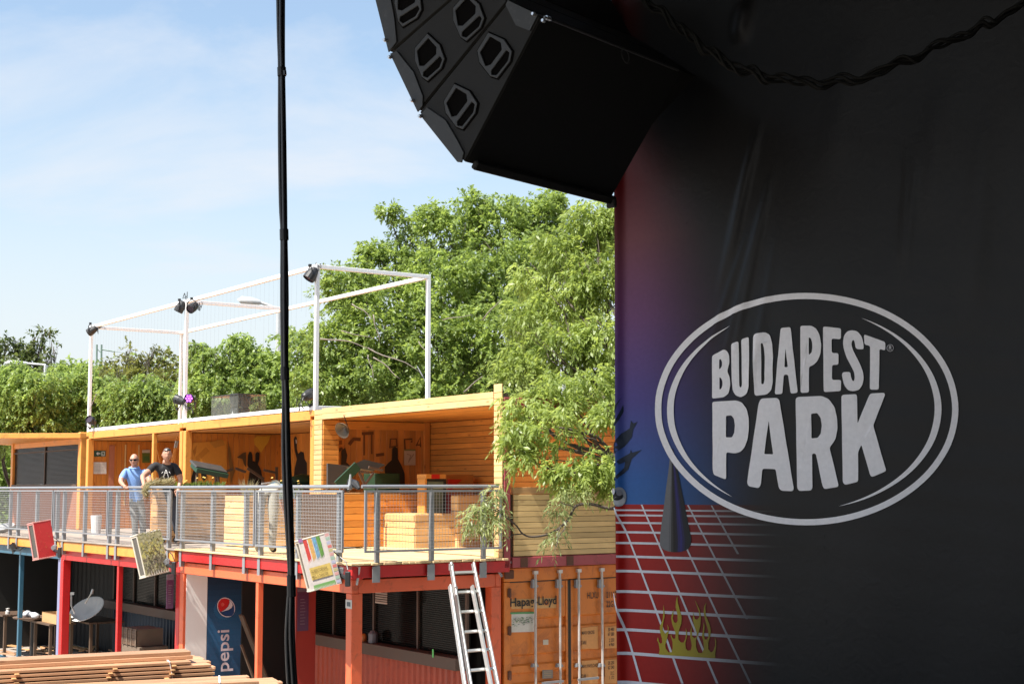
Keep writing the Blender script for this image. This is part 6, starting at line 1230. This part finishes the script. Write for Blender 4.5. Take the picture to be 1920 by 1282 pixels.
    flat('registered_mark', [(L2(EL(6.6, 6.8, 24, (1670.5, 652.5))), (0.42, 0.41, 0.42), [L2(EL(5.5, 5.7, 24, (1670.5, 652.5)))]), (L2([(1668, 656.5), (1668, 648.5), (1671.5, 648.5), (1673, 650.5), (1672, 652.5), (1673.5, 656.5), (1672, 656.5), (1670.5, 653), (1669.3, 653), (1669.3, 656.5)]), (0.42, 0.41, 0.42), [])], 0.012)
    st = []
    for k in range(26): a, b = random.gauss(1594, 8), random.gauss(248, 9); st.append((L2([(a, b), (a+random.uniform(1, 5), b+random.uniform(-1, 2)), (a+random.uniform(0, 3), b+random.uniform(2, 6))]), (0.009, 0.009, 0.009), []))
    flat('stain', st, 0.006)
VIN = ink('vinyl_print', 0.42, 0.22)
banner()
# ribbed hose behind the edge of the banner
a = at(1155, 345, 13.15); pts = [a+V((0.0+0.02*k/24, 0.0, 0.05-0.0145*k)) for k in range(25)]
G().tube([p for p in pts for _ in (0, 1)], [r for k in range(25) for r in (0.055+0.0012*k*0.5, 0.046+0.0012*k*0.5)], 14).solo('ribbed_hose', BLK, W, a, 'black ribbed hose at the top of the banner edge below the loudspeakers', 'hose')

# ================================================================== LINE ARRAY LOUDSPEAKERS
AO = at(872, 307, 10.4); ARR = Fr((AO.x, AO.y, 0), math.degrees(math.atan2(-0.636, 0.772)))
CABM = mat('speaker_black', (0.0135, 0.0135, 0.013), 0.7, 0.3, 30, bump=0.3, spec=0.25); TRIM = mat('speaker_trim', (0.034, 0.035, 0.035), 0.55, 0.3, 14, spec=0.35, dirt=(0.06, 0.06, 0.06), dirt_amt=0.3, dirt_scale=12); SCR = mat('bright_screw', (0.6, 0.6, 0.6), 0.25, 0.1, metal=0.8)
aq = lambda px, py: ARR.ix(px, py, y=0)
def cabinet(label, side, flange, handles, ang, extra=None, lip=False):
    c = sum((aq(*p) for p in side), V())/4; WD = 1.80 if extra else 2.5
    t = thing('loudspeaker', label, 'loudspeaker', ARR, (c.x, WD/2, c.z), group='line array loudspeakers')
    cc = V((c.x, 0, c.z)); sh = lambda p, k: cc+(p-cc)*k
    G().plate([sh(aq(*p), 0.985) for p in side], (0, WD, 0)).obj('body', CABM, t, bevel=0.008)
    for y in (-0.014,): G().plate([sh(aq(*p), 0.978)+V((0, y, 0)) for p in side], (0, 0.012, 0)).obj('side_panel', CABM, t, bevel=0.004)
    if flange: G().plate([aq(*p)+V((0, -0.028, 0)) for p in flange], (0, 0.013, 0)).obj('flange', TRIM, t, bevel=0.003)
    z1 = lambda a, b: (680+a/3, b/3)
    hc = aq(*z1(565, 605))
    OUT = [(470, 575), (530, 477), (615, 518), (658, 585), (648, 640), (578, 732), (540, 718), (482, 640)]; H1 = [(486, 585), (540, 500), (598, 535), (603, 575), (543, 655), (515, 662)]; H2 = [(545, 690), (628, 578), (645, 592), (636, 638), (575, 714), (548, 712)]
    for (px, py) in handles:
        hp = aq(px, py); ca, sa = math.cos(R(ang)), math.sin(R(ang))
        def pl(pts, y): 
            o_ = []
            for a, b in pts: d = aq(*z1(a, b))-hc; o_.append(hp+V((d.x*ca-d.z*sa, y, d.x*sa+d.z*ca)))
            return o_
        h = G().plate(pl(OUT, -0.030), (0, 0.014, 0), holes=[pl(H1, -0.030), pl(H2, -0.030)]).obj('handle', TRIM, t, bevel=0.003)
        G().poly(pl(H1, -0.0155)).obj('recess', mat('recess_black', (0.0025, 0.0022, 0.002), 0.9, spec=0.05), h, fix=False); G().poly(pl(H2, -0.0155)).obj('recess', mat('recess_black', (0.0025, 0.0022, 0.002), 0.9, spec=0.05), h, fix=False)
        OUT2 = [(565+(a-565)*1.09, 605+(b-605)*1.07) for a, b in OUT]; G().plate(pl(OUT2, -0.017), (0, 0.002, 0)).obj('handle_gasket', mat('recess_black', (0.0025, 0.0022, 0.002), 0.9, spec=0.05), h)
    if extra: extra(t, WD)
    return t
z1 = lambda pts: [(680+a/3, b/3) for a, b in pts]
def ex_low(t, WD):
    a = aq(872, 307); b = aq(1017, 30); G().plate([aq(957, 3)+V((0, -0.03, 0)), aq(1013, 30)+V((0, -0.03, 0)), aq(998, 60)+V((0, -0.03, 0)), aq(972, 50)+V((0, -0.03, 0)), aq(953, 12)+V((0, -0.03, 0))], (0, 0.013, 0)).obj('flange', TRIM, t)
    e = (b-a).normalized(); n = V((e.z, 0, -e.x)); 
    q0 = a+e*0.02+n*0.03; G().beam(q0+V((0, 0.06, 0)), q0+V((0, WD, 0)), 0.07, 0.05, n).obj('bottom_lip', CABM, t, bevel=0.01)
    q1 = b+n*0.02; G().tube([q1, q1+V((0, WD*0.95, 0))], 0.010, 8).obj('rigging_bar', mat('bar_grey', (0.10, 0.10, 0.10), 0.35, metal=0.6), t); G().tube([q1+V((0, 0.02, 0)), q1+V((0, 0.07, 0))], 0.016, 10).obj('rigging_pin', SCR, t)
    m = q1+V((0, WD*0.52, 0)); G().tube([m+V((0.01*math.cos(k*PI/5), 0.05+0.055*math.sin(k*PI/5)*0.9, -0.05-0.06*math.cos(k*PI/5)+0.0)) for k in range(10)], 0.005, 5, closed=True).obj('cable_loop', RUB, t)
    G().box(q0+V((0, WD-0.03, -0.03)), (0.09, 0.04, 0.07)).obj('end_bracket', CABM, t, bevel=0.01)
cabinet('lowest loudspeaker of the hanging array, with its black underside showing', [(787, 213), (872, 307), (1017, 30), (957, 3)], z1([(335, 652), (375, 608), (480, 680), (545, 790), (582, 862), (570, 918), (545, 915)]), (z1([(565, 605)])[0], z1([(757, 318)])[0]), 0, ex_low)
cabinet('second loudspeaker from the bottom of the hanging array', [(733, 102), (785, 210), (955, 1), (895, -40)], z1([(166, 308), (205, 292), (300, 410), (352, 545), (350, 600), (322, 635)]), (z1([(388, 332)])[0], z1([(607, 105)])[0]), -13)
cabinet('third loudspeaker from the bottom of the hanging array', [(702, -20), (731, 100), (893, -41), (828, -80)], z1([(68, -60), (160, -60), (192, 110), (204, 240), (158, 300)]), (z1([(268, 30)])[0],), -26)
cabinet('uppermost loudspeaker of the hanging array, cut off by the picture edge', [(690, -150), (700, -22), (826, -81), (770, -190)], None, (), -39)
for k, (a, b) in enumerate(((990, 85), (1046, 122), (134, 230), (161, 326), (286, 568), (331, 657))): 
    q = aq(680+a/3+(4 if a < 400 else -3), b/3+1); G().lathe([(0, -0.055), (0.011, -0.055), (0.014, -0.045), (0.014, -0.028), (0, -0.028)], q, (0, 1, 0), 10).solo('rigging_screw', SCR, ARR, q, 'bright rigging screw at a corner of the hanging loudspeakers', 'screw', 'rigging screws of the loudspeaker array')
# ================================================================== CABLES
t = thing('cable_bundle', 'bundle of black cables taped together and hanging down in front of the sky', 'cable', W, at(548, 1282, 5.0))
line = [(526, -40), (526.5, 60), (528, 130), (529.5, 250), (531, 380), (532.5, 440), (533, 560), (534, 690), (536, 740), (537, 850), (541, 960), (545, 1040), (546, 1095), (544, 1180), (546, 1240), (551, 1320)]
for dx0, r, ph, D in ((-3.6, 0.0068, 0.0, 5.0), (3.4, 0.0068, 1.7, 5.0), (0.4, 0.0062, 3.1, 4.988)):
    pts = []
    for i, (px, py) in enumerate(line):
        tight = min(abs(py-q) for q in (135, 440, 700, 1095)); k = min(1.0, tight/110); spread = 1+0.45*k+(0.6 if py > 1100 else 0)
        pts.append(at(px+dx0*spread*0.95+0.8*k*math.sin(ph+py*0.013), py, D))
    fine = []
    for i in range(len(pts)-1):
        p0, p1, p2, p3 = pts[max(i-1, 0)], pts[i], pts[i+1], pts[min(i+2, len(pts)-1)]
        for s in (0, 0.25, 0.5, 0.75): fine.append(0.5*((2*p1)+(-p0+p2)*s+(2*p0-5*p1+4*p2-p3)*s*s+(-p0+3*p1-3*p2+p3)*s**3))
    G().tube(fine, r, 9).obj('cable', RUB, t, smooth=True)
G().tube([at(a, b, 5.03) for a, b in ((545, 880), (548, 920), (549.5, 970), (549, 1010), (547, 1060))], 0.0028, 6).obj('cable', RUB, t)
for py, hpx in ((135, 16), (440, 20), (700, 24), (1098, 40)):
    x = [p for p in line if abs(p[1]-py) < 12]; px = x[0][0] if x else 534; a, b = at(px, py-hpx/2, 4.994), at(px+0.5, py+hpx/2, 4.994); G().tube([a, b], 0.0155, 10).obj('tape_band', mat('black_tape', (0.010, 0.010, 0.011), 0.55), t)
G().tube([at(534, 133, 4.978), at(534.5, 141, 4.978)], 0.006, 6).obj('cable_tie', RUB, t)
# twisted garland of cables in front of the banner
t = thing('cable_garland', 'twisted bundle of black cables sagging across the dark banner', 'cable', W, at(1540, 155, 10.2))
gl_ = [(1160, -60, 10.7), (1215, 5, 10.65), (1262, 40, 10.6), (1300, 72, 10.6), (1345, 105, 10.55), (1395, 133, 10.5), (1450, 148, 10.45), (1525, 155, 10.4), (1600, 148, 10.3), (1680, 122, 10.2), (1750, 92, 10.15), (1820, 60, 10.1), (1870, 35, 10.05), (1935, 0, 10.0), (2010, -50, 9.95), (2100, -130, 9.9)]
def cr(P_, s):
    i = min(int(s), len(P_)-2); f = s-i; p0, p1, p2, p3 = P_[max(i-1, 0)], P_[i], P_[i+1], P_[min(i+2, len(P_)-1)]; return 0.5*((2*p1)+(-p0+p2)*f+(2*p0-5*p1+4*p2-p3)*f*f+(-p0+3*p1-3*p2+p3)*f**3)
GP = [at(*p) for p in gl_]
for k in range(4):
    pts = []
    for j in range(170):
        s = j/169*(len(GP)-1.001); p = cr(GP, s); w = 0.020+0.016*math.sin(s*2.3+k*1.1)**2; an = s*3.4+k*PI/2+0.5*math.sin(s*1.7+k); pts.append(p+V((0.3*math.sin(an)*w, math.cos(an)*w, math.sin(an)*w))+V((0, 0, 0.016*math.sin(s*5.1)+0.010*math.sin(s*8.3+1))))
    G().tube(pts, 0.0115, 7).obj('cable', mat('dull_cable', (0.008, 0.008, 0.007), 0.75, 0.3, 9, spec=0.12), t, smooth=True)
# black edge cover of the truss at the right
a = at(1912, 100, 9.9); G().tube([V((a.x, a.y, 1.9)), V((a.x+0.0, a.y, 9.6))], 0.05, 12).solo('truss_pole', BLK, W, (a.x, a.y, 1.9), 'black stage pole at the right edge of the banner', 'pole', smooth=False) if False else None
# ================================================================== TREES
BARK = mat('bark', (0.075, 0.058, 0.045), 0.9, 0.35, 6, bump=0.8); BARKL = mat('pale_twig', (0.20, 0.17, 0.14), 0.85, 0.3, 8)
LF1 = leafmat('leaf_mid', (0.135, 0.195, 0.050), (0.270, 0.355, 0.100)); LF2 = leafmat('leaf_light', (0.160, 0.220, 0.050), (0.320, 0.395, 0.120)); LF3 = leafmat('leaf_soft', (0.140, 0.205, 0.055), (0.285, 0.375, 0.115)); LF4 = leafmat('leaf_dark', (0.05, 0.075, 0.022), (0.13, 0.16, 0.05)); LF5 = leafmat('leaf_olive', (0.085, 0.10, 0.024), (0.19, 0.195, 0.06))
def leaf_mesh(name, m, base, d, s, L, Wd, tone, o3):
    """n leaves: base points, unit directions, unit side vectors; each a pointed blade folded on its midrib"""
    n = len(base); L = L[:, None]; Wd = Wd[:, None]
    nr = np.cross(d, s); mid = base+d*L*0.45; tip = base+d*L-np.array((0, 0, 1.0))*L*0.12
    l = mid+s*Wd*0.5+nr*Wd*0.18; r = mid-s*Wd*0.5+nr*Wd*0.18
    co = np.stack([base, r, tip, l], 1).reshape(-1, 3)-np.array(o3); me = bpy.data.meshes.new(name); me.vertices.add(4*n); me.vertices.foreach_set('co', co.astype(np.float32).ravel())
    me.loops.add(4*n); me.loops.foreach_set('vertex_index', np.arange(4*n, dtype=np.int32)); me.polygons.add(n); me.polygons.foreach_set('loop_start', np.arange(0, 4*n, 4, dtype=np.int32)); me.polygons.foreach_set('loop_total', np.full(n, 4, dtype=np.int32))
    a = me.color_attributes.new('Col', 'FLOAT_COLOR', 'POINT'); c = np.repeat(np.clip(tone, 0, 1), 4); a.data.foreach_set('color', np.stack([c, c, c, np.ones_like(c)], -1).astype(np.float32).ravel())
    me.materials.append(m); me.update(calc_edges=True); return me
DENS = 4.2
def unit(v): return v/np.maximum(np.linalg.norm(v, axis=-1, keepdims=True), 1e-6)
def sprays(cl, per_m2, L, rng, droop=0.6, leaflets=9, rach=3.2, wid=0.32, gap=0.35, shell=0.45):
    """compound drooping leaves on the outer shell of each clump (centre, radii)"""
    B, D, S_, LL, T = [], [], [], [], []
    for c, r in cl:
        c = np.array(c); r = np.array(r); n = int(per_m2*4*PI*((r[0]*r[1])**0.8+(r[0]*r[2])**0.8+(r[1]*r[2])**0.8)/3); n = max(n, 6)
        u = unit(rng.normal(size=(n, 3))); rad = shell+(1-shell)*rng.random(n)**0.6
        bump = 1+0.28*np.sin(u[:, 0]*5+c[0]*1.7)*np.sin(u[:, 2]*6+c[2])+0.18*np.sin(u[:, 1]*9+c[1])
        p = c+u*r*(rad*bump)[:, None]
        k = np.sin(p[:, 0]*2.1/max(L*5, .3)+p[:, 2]*1.3/max(L*5, .3))*np.sin(p[:, 1]*1.9/max(L*5, .3)-p[:, 2]*2.3/max(L*5, .3)); keep = k > -1+gap*1.3*rng.random(n)*1.5
        p = p[keep]; u = u[keep]; n = len(p); rd = unit(u*np.array((1, 1, 0.35))+rng.normal(size=(n, 3))*0.55+np.array((0, 0, -0.25*droop))); side = unit(np.cross(rd, rng.normal(size=(n, 3))))
        tone0 = rng.random(n)*0.6+0.15+rng.normal()*0.12+0.12*np.sin(p[:, 0]*1.9+p[:, 2]*2.7); ll = L*(0.75+0.5*rng.random(n))
        for j in range(leaflets):
            f = (j+0.6)/leaflets; q = p+rd*(ll*rach*f)[:, None]+np.array((0, 0, -1.0))*(ll*rach*f*f*droop*0.8)[:, None]
            sg = 1 if j % 2 else -1
            if j == leaflets-1: sg = 0
            dd = unit(rd*0.75+side*sg*0.85+np.array((0, 0, -1.0))*droop*(0.35+0.7*f)+rng.normal(size=(n, 3))*0.22); ss = unit(np.cross(dd, np.array((0, 0, 1.0))+rng.normal(size=(n, 3))*0.45))
            B.append(q); D.append(dd); S_.append(ss); LL.append(ll*(0.8+0.35*rng.random(n))*(1-0.25*f)); T.append(tone0+rng.normal(size=n)*0.13)
    B = np.concatenate(B); LL = np.concatenate(LL); return B, np.concatenate(D), np.concatenate(S_), LL, LL*wid, np.concatenate(T)
def limb(g, a, b, r0, r1, wob, rng, n=7):
    pts = []; L = (b-a).length; ph = rng.random(4)*6
    for i in range(n):
        f = i/(n-1); w = math.sin(f*PI)*wob*L; pts.append(a.lerp(b, f)+V((math.sin(f*5+ph[0])*w, math.sin(f*4+ph[1])*w, (math.sin(f*4+ph[2])*0.6+0.3)*w)))
    g.tube(pts, [r0+(r1-r0)*i/(n-1) for i in range(n)], 6); return pts
def tree(name, label, base, clumps, m, L, per, seed, droop=0.6, rach=1.7, group=None, trunk_r=0.2, leaflets=9, gap=0.35, fork=0.35, lean=0.6, bark=None, wid=0.52, shell=0.40, twigs=3, leaf_label=None):
    rng = np.random.default_rng(seed); base = V(base); t = thing(name, label, 'tree', W, base, group=group)
    cl = []
    for c in clumps:
        px, py, D = c[:3]; rp = c[3]; p = at(px, py, D); r = rp*D/F_PX; rz = r*(c[4] if len(c) > 4 else 0.85); cl.append((p, (r, r*0.9, rz)))
    top = sum((p for p, r in cl), V())/len(cl); fk = base.lerp(V((top.x*lean+base.x*(1-lean), top.y*lean+base.y*(1-lean), top.z)), fork); g = G()
    limb(g, base-V((0, 0, 0.1)), fk, trunk_r, trunk_r*0.7, 0.03, rng); g.obj('trunk', bark or BARK, t, smooth=True)
    g = G()
    for p, r in cl:
        mid = fk.lerp(p, 0.55)+V((0, 0, 0.1*(p-fk).length)); pts = limb(g, fk, p, trunk_r*0.26, 0.016, 0.09, rng, 9)
        for k in range(twigs):
            u = unit(rng.normal(size=3)); e = p+V(u*np.array(r)*0.95); s = pts[int(rng.integers(4, 8))]; limb(g, s, e, 0.012+0.02*trunk_r, 0.005, 0.10, rng, 5)
    g.obj('branches', bark or BARK, t, smooth=True)['kind'] = 'stuff'
    dat = sprays(cl, per*DENS, L, rng, droop, leaflets, rach=rach, wid=wid, gap=gap, shell=shell); o = link('crown', leaf_mesh('crown', m, *dat, o3=base), t); o['kind'] = 'stuff'
    return t, len(dat[0])
nl = 0
BT = 'trees behind the containers'
def T(*a, **k):
    global nl; t, n = tree(*a, **k); nl += n; return t
def gp(px, D): p = at(px, 914, D); return (p.x, p.y, 0)
# tall leafy tree behind the white frame
T('leafy_tree', 'tall dense green tree whose crown rises behind the white frame and below the loudspeakers', gp(880, 38), [(650, 540, 37, 58), (620, 640, 36.5, 62), (600, 720, 36, 60), (740, 500, 38, 62), (720, 610, 36.5, 80), (700, 710, 36, 70), (840, 440, 39, 62), (830, 540, 37, 85), (820, 650, 36, 90), (810, 740, 35.5, 60), (935, 425, 39, 62), (930, 520, 37.5, 85), (940, 630, 36, 90), (940, 720, 35.5, 60), (1010, 415, 39.5, 55), (1020, 500, 38, 75), (1050, 600, 37, 80), (1090, 470, 39, 60), (728, 395, 38, 17), (755, 425, 38, 20), (700, 470, 37.5, 22), (808, 405, 39, 26), (880, 385, 39, 28), (1035, 375, 39.5, 24), (975, 385, 39.5, 26)], LF1, 0.135, 19, 3, droop=0.35, leaflets=8, group=BT, trunk_r=0.32, gap=0.45, fork=0.3)
# nearer pale drooping tree at the banner
T('drooping_tree', 'pale green tree with drooping leaves beside the banner, its low branches over the cladding', gp(1300, 22.9), [(1120, 420, 24.5, 55), (1060, 470, 24.5, 52), (1130, 520, 24, 62), (1000, 520, 24.5, 36), (1060, 560, 24, 58), (985, 600, 24, 42), (1130, 640, 23.5, 62), (1050, 650, 23.5, 60), (975, 690, 23.5, 44), (1110, 735, 22.5, 58), (1040, 745, 22, 58), (985, 760, 21.5, 42), (975, 815, 21.0, 34), (1040, 800, 20.9, 46), (1140, 770, 21.0, 26), (975, 855, 20.8, 20), (1120, 870, 20.7, 34), (1075, 890, 20.6, 34), (1150, 905, 20.6, 24), (1035, 880, 20.6, 18), (1215, 470, 24, 60), (1230, 590, 24, 64), (1210, 720, 23, 56), (1290, 530, 24.2, 58), (1290, 650, 24, 58), (1220, 840, 21.8, 44), (1165, 420, 24.4, 40)], LF2, 0.105, 30, 5, droop=0.85, rach=1.55, group=None, trunk_r=0.18, gap=0.62, fork=0.6, lean=0.12, leaflets=9, wid=0.37, twigs=3)
# the hanging branch in front of the deck
def hanging():
    rng = np.random.default_rng(9); pts = [at(1190, 925, 20.7), at(1150, 952, 20.5), (at(1110, 945, 20.4)), at(1080, 948, 20.35), at(1064, 975, 20.3), at(1035, 998, 20.2), at(1000, 1006, 20.1), at(980, 1000, 20.0), at(965, 982, 19.95), at(925, 955, 19.9), at(895, 960, 19.9)]
    t = thing('hanging_branch', 'low bare curved branch with leafy tips hanging over the cladding and the railing end', 'branch', W, pts[0]); fine = []
    for j in range(60): fine.append(cr(pts, j/59*(len(pts)-1.001)))
    G().tube(fine, [0.026-0.020*j/59 for j in range(60)], 7).obj('stem', BARK, t, smooth=True)
    g = G()
    for a, b in (((1064, 975), (1045, 1010)), ((1050, 990), (1040, 1030)), ((965, 982), (905, 930)), ((945, 970), (900, 1000)), ((1075, 950), (1050, 940)), ((980, 1000), (950, 1010)), ((930, 955), (930, 925))): limb(g, at(*a, 20.2), at(*b, 19.9), 0.010, 0.004, 0.06, rng, 5)
    g.obj('twigs', BARK, t)['kind'] = 'stuff'
    cl = [(at(x, y-6, D), (r*0.72*D/F_PX,)*3) for x, y, D, r in ((905, 955, 19.9, 24), (925, 930, 19.9, 20), (890, 985, 19.9, 20), (930, 985, 19.9, 20), (950, 1000, 19.95, 17), (905, 1000, 19.9, 12), (1045, 960, 20.2, 14), (1048, 1000, 20.2, 13), (1035, 1018, 20.2, 11), (1058, 935, 20.3, 16), (1090, 930, 20.4, 18), (875, 970, 19.9, 10), (940, 960, 19.9, 14))]
    dat = sprays(cl, 75, 0.10, rng, 0.9, 8, rach=1.6, wid=0.26, gap=0.5, shell=0.25); o = link('leaves', leaf_mesh('leaves', LF6, *dat, o3=pts[0]), t); o['kind'] = 'stuff'
LF6 = leafmat('leaf_silvery', (0.16, 0.20, 0.08), (0.38, 0.43, 0.20))
hanging()
# middle trees
T('bushy_tree', 'bushy light green tree rising behind the clear weather box', gp(450, 41), [(395, 690, 41, 48), (440, 665, 41, 36), (480, 690, 41, 48), (430, 730, 40.5, 55), (375, 740, 40.5, 45), (500, 745, 40.5, 50), (540, 700, 41, 50), (450, 640, 41, 18), (372, 655, 41, 16), (385, 668, 41, 20), (560, 650, 41, 38), (580, 740, 40, 50)], LF3, 0.13, 18, 11, droop=0.65, group=BT, trunk_r=0.22, gap=0.42)
for i, (px, D, cl_, lb, m_) in enumerate(((40, 44, [(15, 745, 44, 55), (70, 735, 44, 50), (25, 700, 44.5, 30), (60, 790, 44, 50), (5, 800, 44, 50)], 'low pale green tree at the far left above the flat canopy', LF3), (150, 45, [(130, 735, 45, 48), (180, 750, 45, 50), (120, 790, 45, 50), (185, 800, 45, 48), (155, 710, 45, 24)], 'low pale green tree behind the far left post of the white frame', LF3), (270, 44, [(240, 750, 44, 48), (290, 745, 44, 48), (325, 760, 44, 45), (250, 800, 44, 45), (310, 800, 44, 45)], 'low pale green tree behind the left half of the white frame', LF3))):
    T('round_tree', lb, gp(px, D), cl_, m_, 0.125, 18, 20+i, droop=0.7, group=BT, trunk_r=0.16, gap=0.35)
T('sparse_tree', 'sparse dark tree with crooked bare twigs at the far left behind the street lamp', gp(45, 62), [(15, 665, 62, 30), (55, 690, 62, 30), (85, 640, 62, 14), (75, 665, 62, 20), (20, 700, 61, 36), (95, 690, 61, 22), (45, 650, 62, 12), (10, 640, 62, 10), (86, 618, 62, 9), (100, 650, 62, 10), (66, 632, 62, 7), (30, 640, 62, 9)], LF4, 0.24, 3.2, 31, droop=0.3, group=BT, trunk_r=0.30, gap=0.7, twigs=9, leaflets=7)
T('dark_tree', 'mid green tree in the gap left of the white frame', gp(140, 60), [(125, 705, 60, 26), (155, 700, 60, 24), (110, 715, 60, 26), (190, 705, 60, 24), (150, 725, 59, 40)], LF1, 0.22, 7, 33, droop=0.3, group=BT, trunk_r=0.25, gap=0.5)
T('olive_tree', 'olive green spreading tree with dark limbs seen through the left bay of the white frame', gp(265, 58), [(225, 690, 58, 30), (250, 670, 58, 18), (275, 690, 58, 24), (300, 675, 58, 20), (320, 695, 58, 26), (210, 715, 57, 36), (330, 720, 57, 34), (265, 720, 57, 36), (290, 655, 58, 9), (245, 652, 58, 9)], LF5, 0.22, 4.5, 35, droop=0.3, group=BT, trunk_r=0.28, gap=0.7, twigs=8, leaflets=7)
# far wood that closes the view under the crowns
rngw = np.random.default_rng(77); clw = []
for k in range(66): px = -80+k*32; D = 66+rngw.random()*10; clw.append((at(px, 770+rngw.random()*40-(25 if 560 < px < 1100 else 0), D), (1.8+rngw.random(), 1.6, 2.0+rngw.random()*0.8)))
for k in range(66): px = -80+k*32; D = 64+rngw.random()*6; clw.append((at(px, 870+rngw.random()*20, D), (2.0, 1.6, 2.6)))
dat = sprays(clw, 7.0, 0.34, rngw, 0.5, 7, wid=0.5, gap=0.2); o3 = V((0, 66, 0)); o = link('far_woods', leaf_mesh('far_woods', LF3, *dat, o3=o3), None); o.location = o3; o['kind'] = 'stuff'; nl += len(dat[0])
# bare dead twigs in the big tree
t = thing('dead_branches', 'pale bare branches sticking through the foliage behind the white frame', 'branches', W, at(690, 650, 34.6)); rng = np.random.default_rng(4)
for a, b, r in (((600, 635), (700, 655), 0.022), ((690, 652), (790, 700), 0.022), ((660, 570), (700, 600), 0.018), ((700, 590), (712, 640), 0.016), ((700, 670), (750, 710), 0.02), ((785, 640), (805, 670), 0.014), ((905, 600), (940, 560), 0.018), ((870, 735), (905, 705), 0.024), ((830, 600), (885, 590), 0.014), ((640, 620), (700, 634), 0.014), ((690, 665), (700, 710), 0.014)):
    g = G(); limb(g, at(*a, 34.6), at(*b, 34.4), r, r*0.4, 0.05, rng, 7); g.obj('branch', BARKL, t, smooth=True)
# ================================================================== LAMP POSTS AND MASTS BEYOND
LG = mat('lamp_grey', (0.40, 0.42, 0.43), 0.5, 0.1)
def street_lamp(label, base_px, top_py, head_px, D, r=0.06, m=None):
    b = at(base_px, 914, D); top = at(base_px, top_py, D); t = thing('street_lamp', label, 'street lamp', W, (b.x, b.y, 0), group='street lamps beyond the containers')
    G().tube([(b.x, b.y, 0), (b.x, b.y, top.z)], [r*1.3, r], 8).obj('pole', LG, t)
    if head_px: 
        h = at(*head_px, D); G().tube([V((b.x, b.y, top.z)), h], r*0.6, 6).obj('arm', LG, t); d = (h-top); d.z *= 0.3; d = d.normalized(); G().lathe([(0, -0.1), (r*0.9, 0.0), (r*1.5, 0.3), (r*1.4, 0.6), (0, 0.75)], h, d, 10).obj('head', m or LG, t, smooth=True)
    return t
street_lamp('grey street lamp with a long arm in front of the sparse dark tree', 79, 684, (50, 681), 48)
street_lamp('street lamp pole beside the black cable with its head over the cross beam', 518.5, 580, (488, 567), 46, 0.09)
street_lamp('grey pole standing among the drooping leaves near the banner', 1057, 530, None, 33, 0.055)
p = at(185, 914, 75); tp = at(186, 646, 75); t = thing('catenary_mast', 'green railway mast with a bracket behind the far left white post', 'mast', W, (p.x, p.y, 0)); MG = mat('mast_green', (0.16, 0.22, 0.19), 0.6)
for dx in (-0.12, 0.12): G().tube([(p.x+dx, p.y, 0), (tp.x+dx, p.y, tp.z)], 0.05, 6).obj('mast_leg', MG, t)
for k in range(9): G().beam((tp.x-0.12, p.y, tp.z-0.2-k*0.5), (tp.x+0.12, p.y, tp.z-0.45-k*0.5), 0.04, 0.04).obj('lattice_bar', MG, t)
G().tube([(tp.x+0.1, p.y, at(190, 655, 75).z), tuple(at(215, 659, 75))], 0.04, 6).obj('bracket', MG, t)
a = at(215, 659, 75); G().tube([a.lerp(at(700, 575, 78), f)-V((0, 0, 1.4*math.sin(PI*f))) for f in [k/12 for k in range(13)]], 0.012, 4).obj('overhead_wire', MG, t)

print('LEAVES', nl)
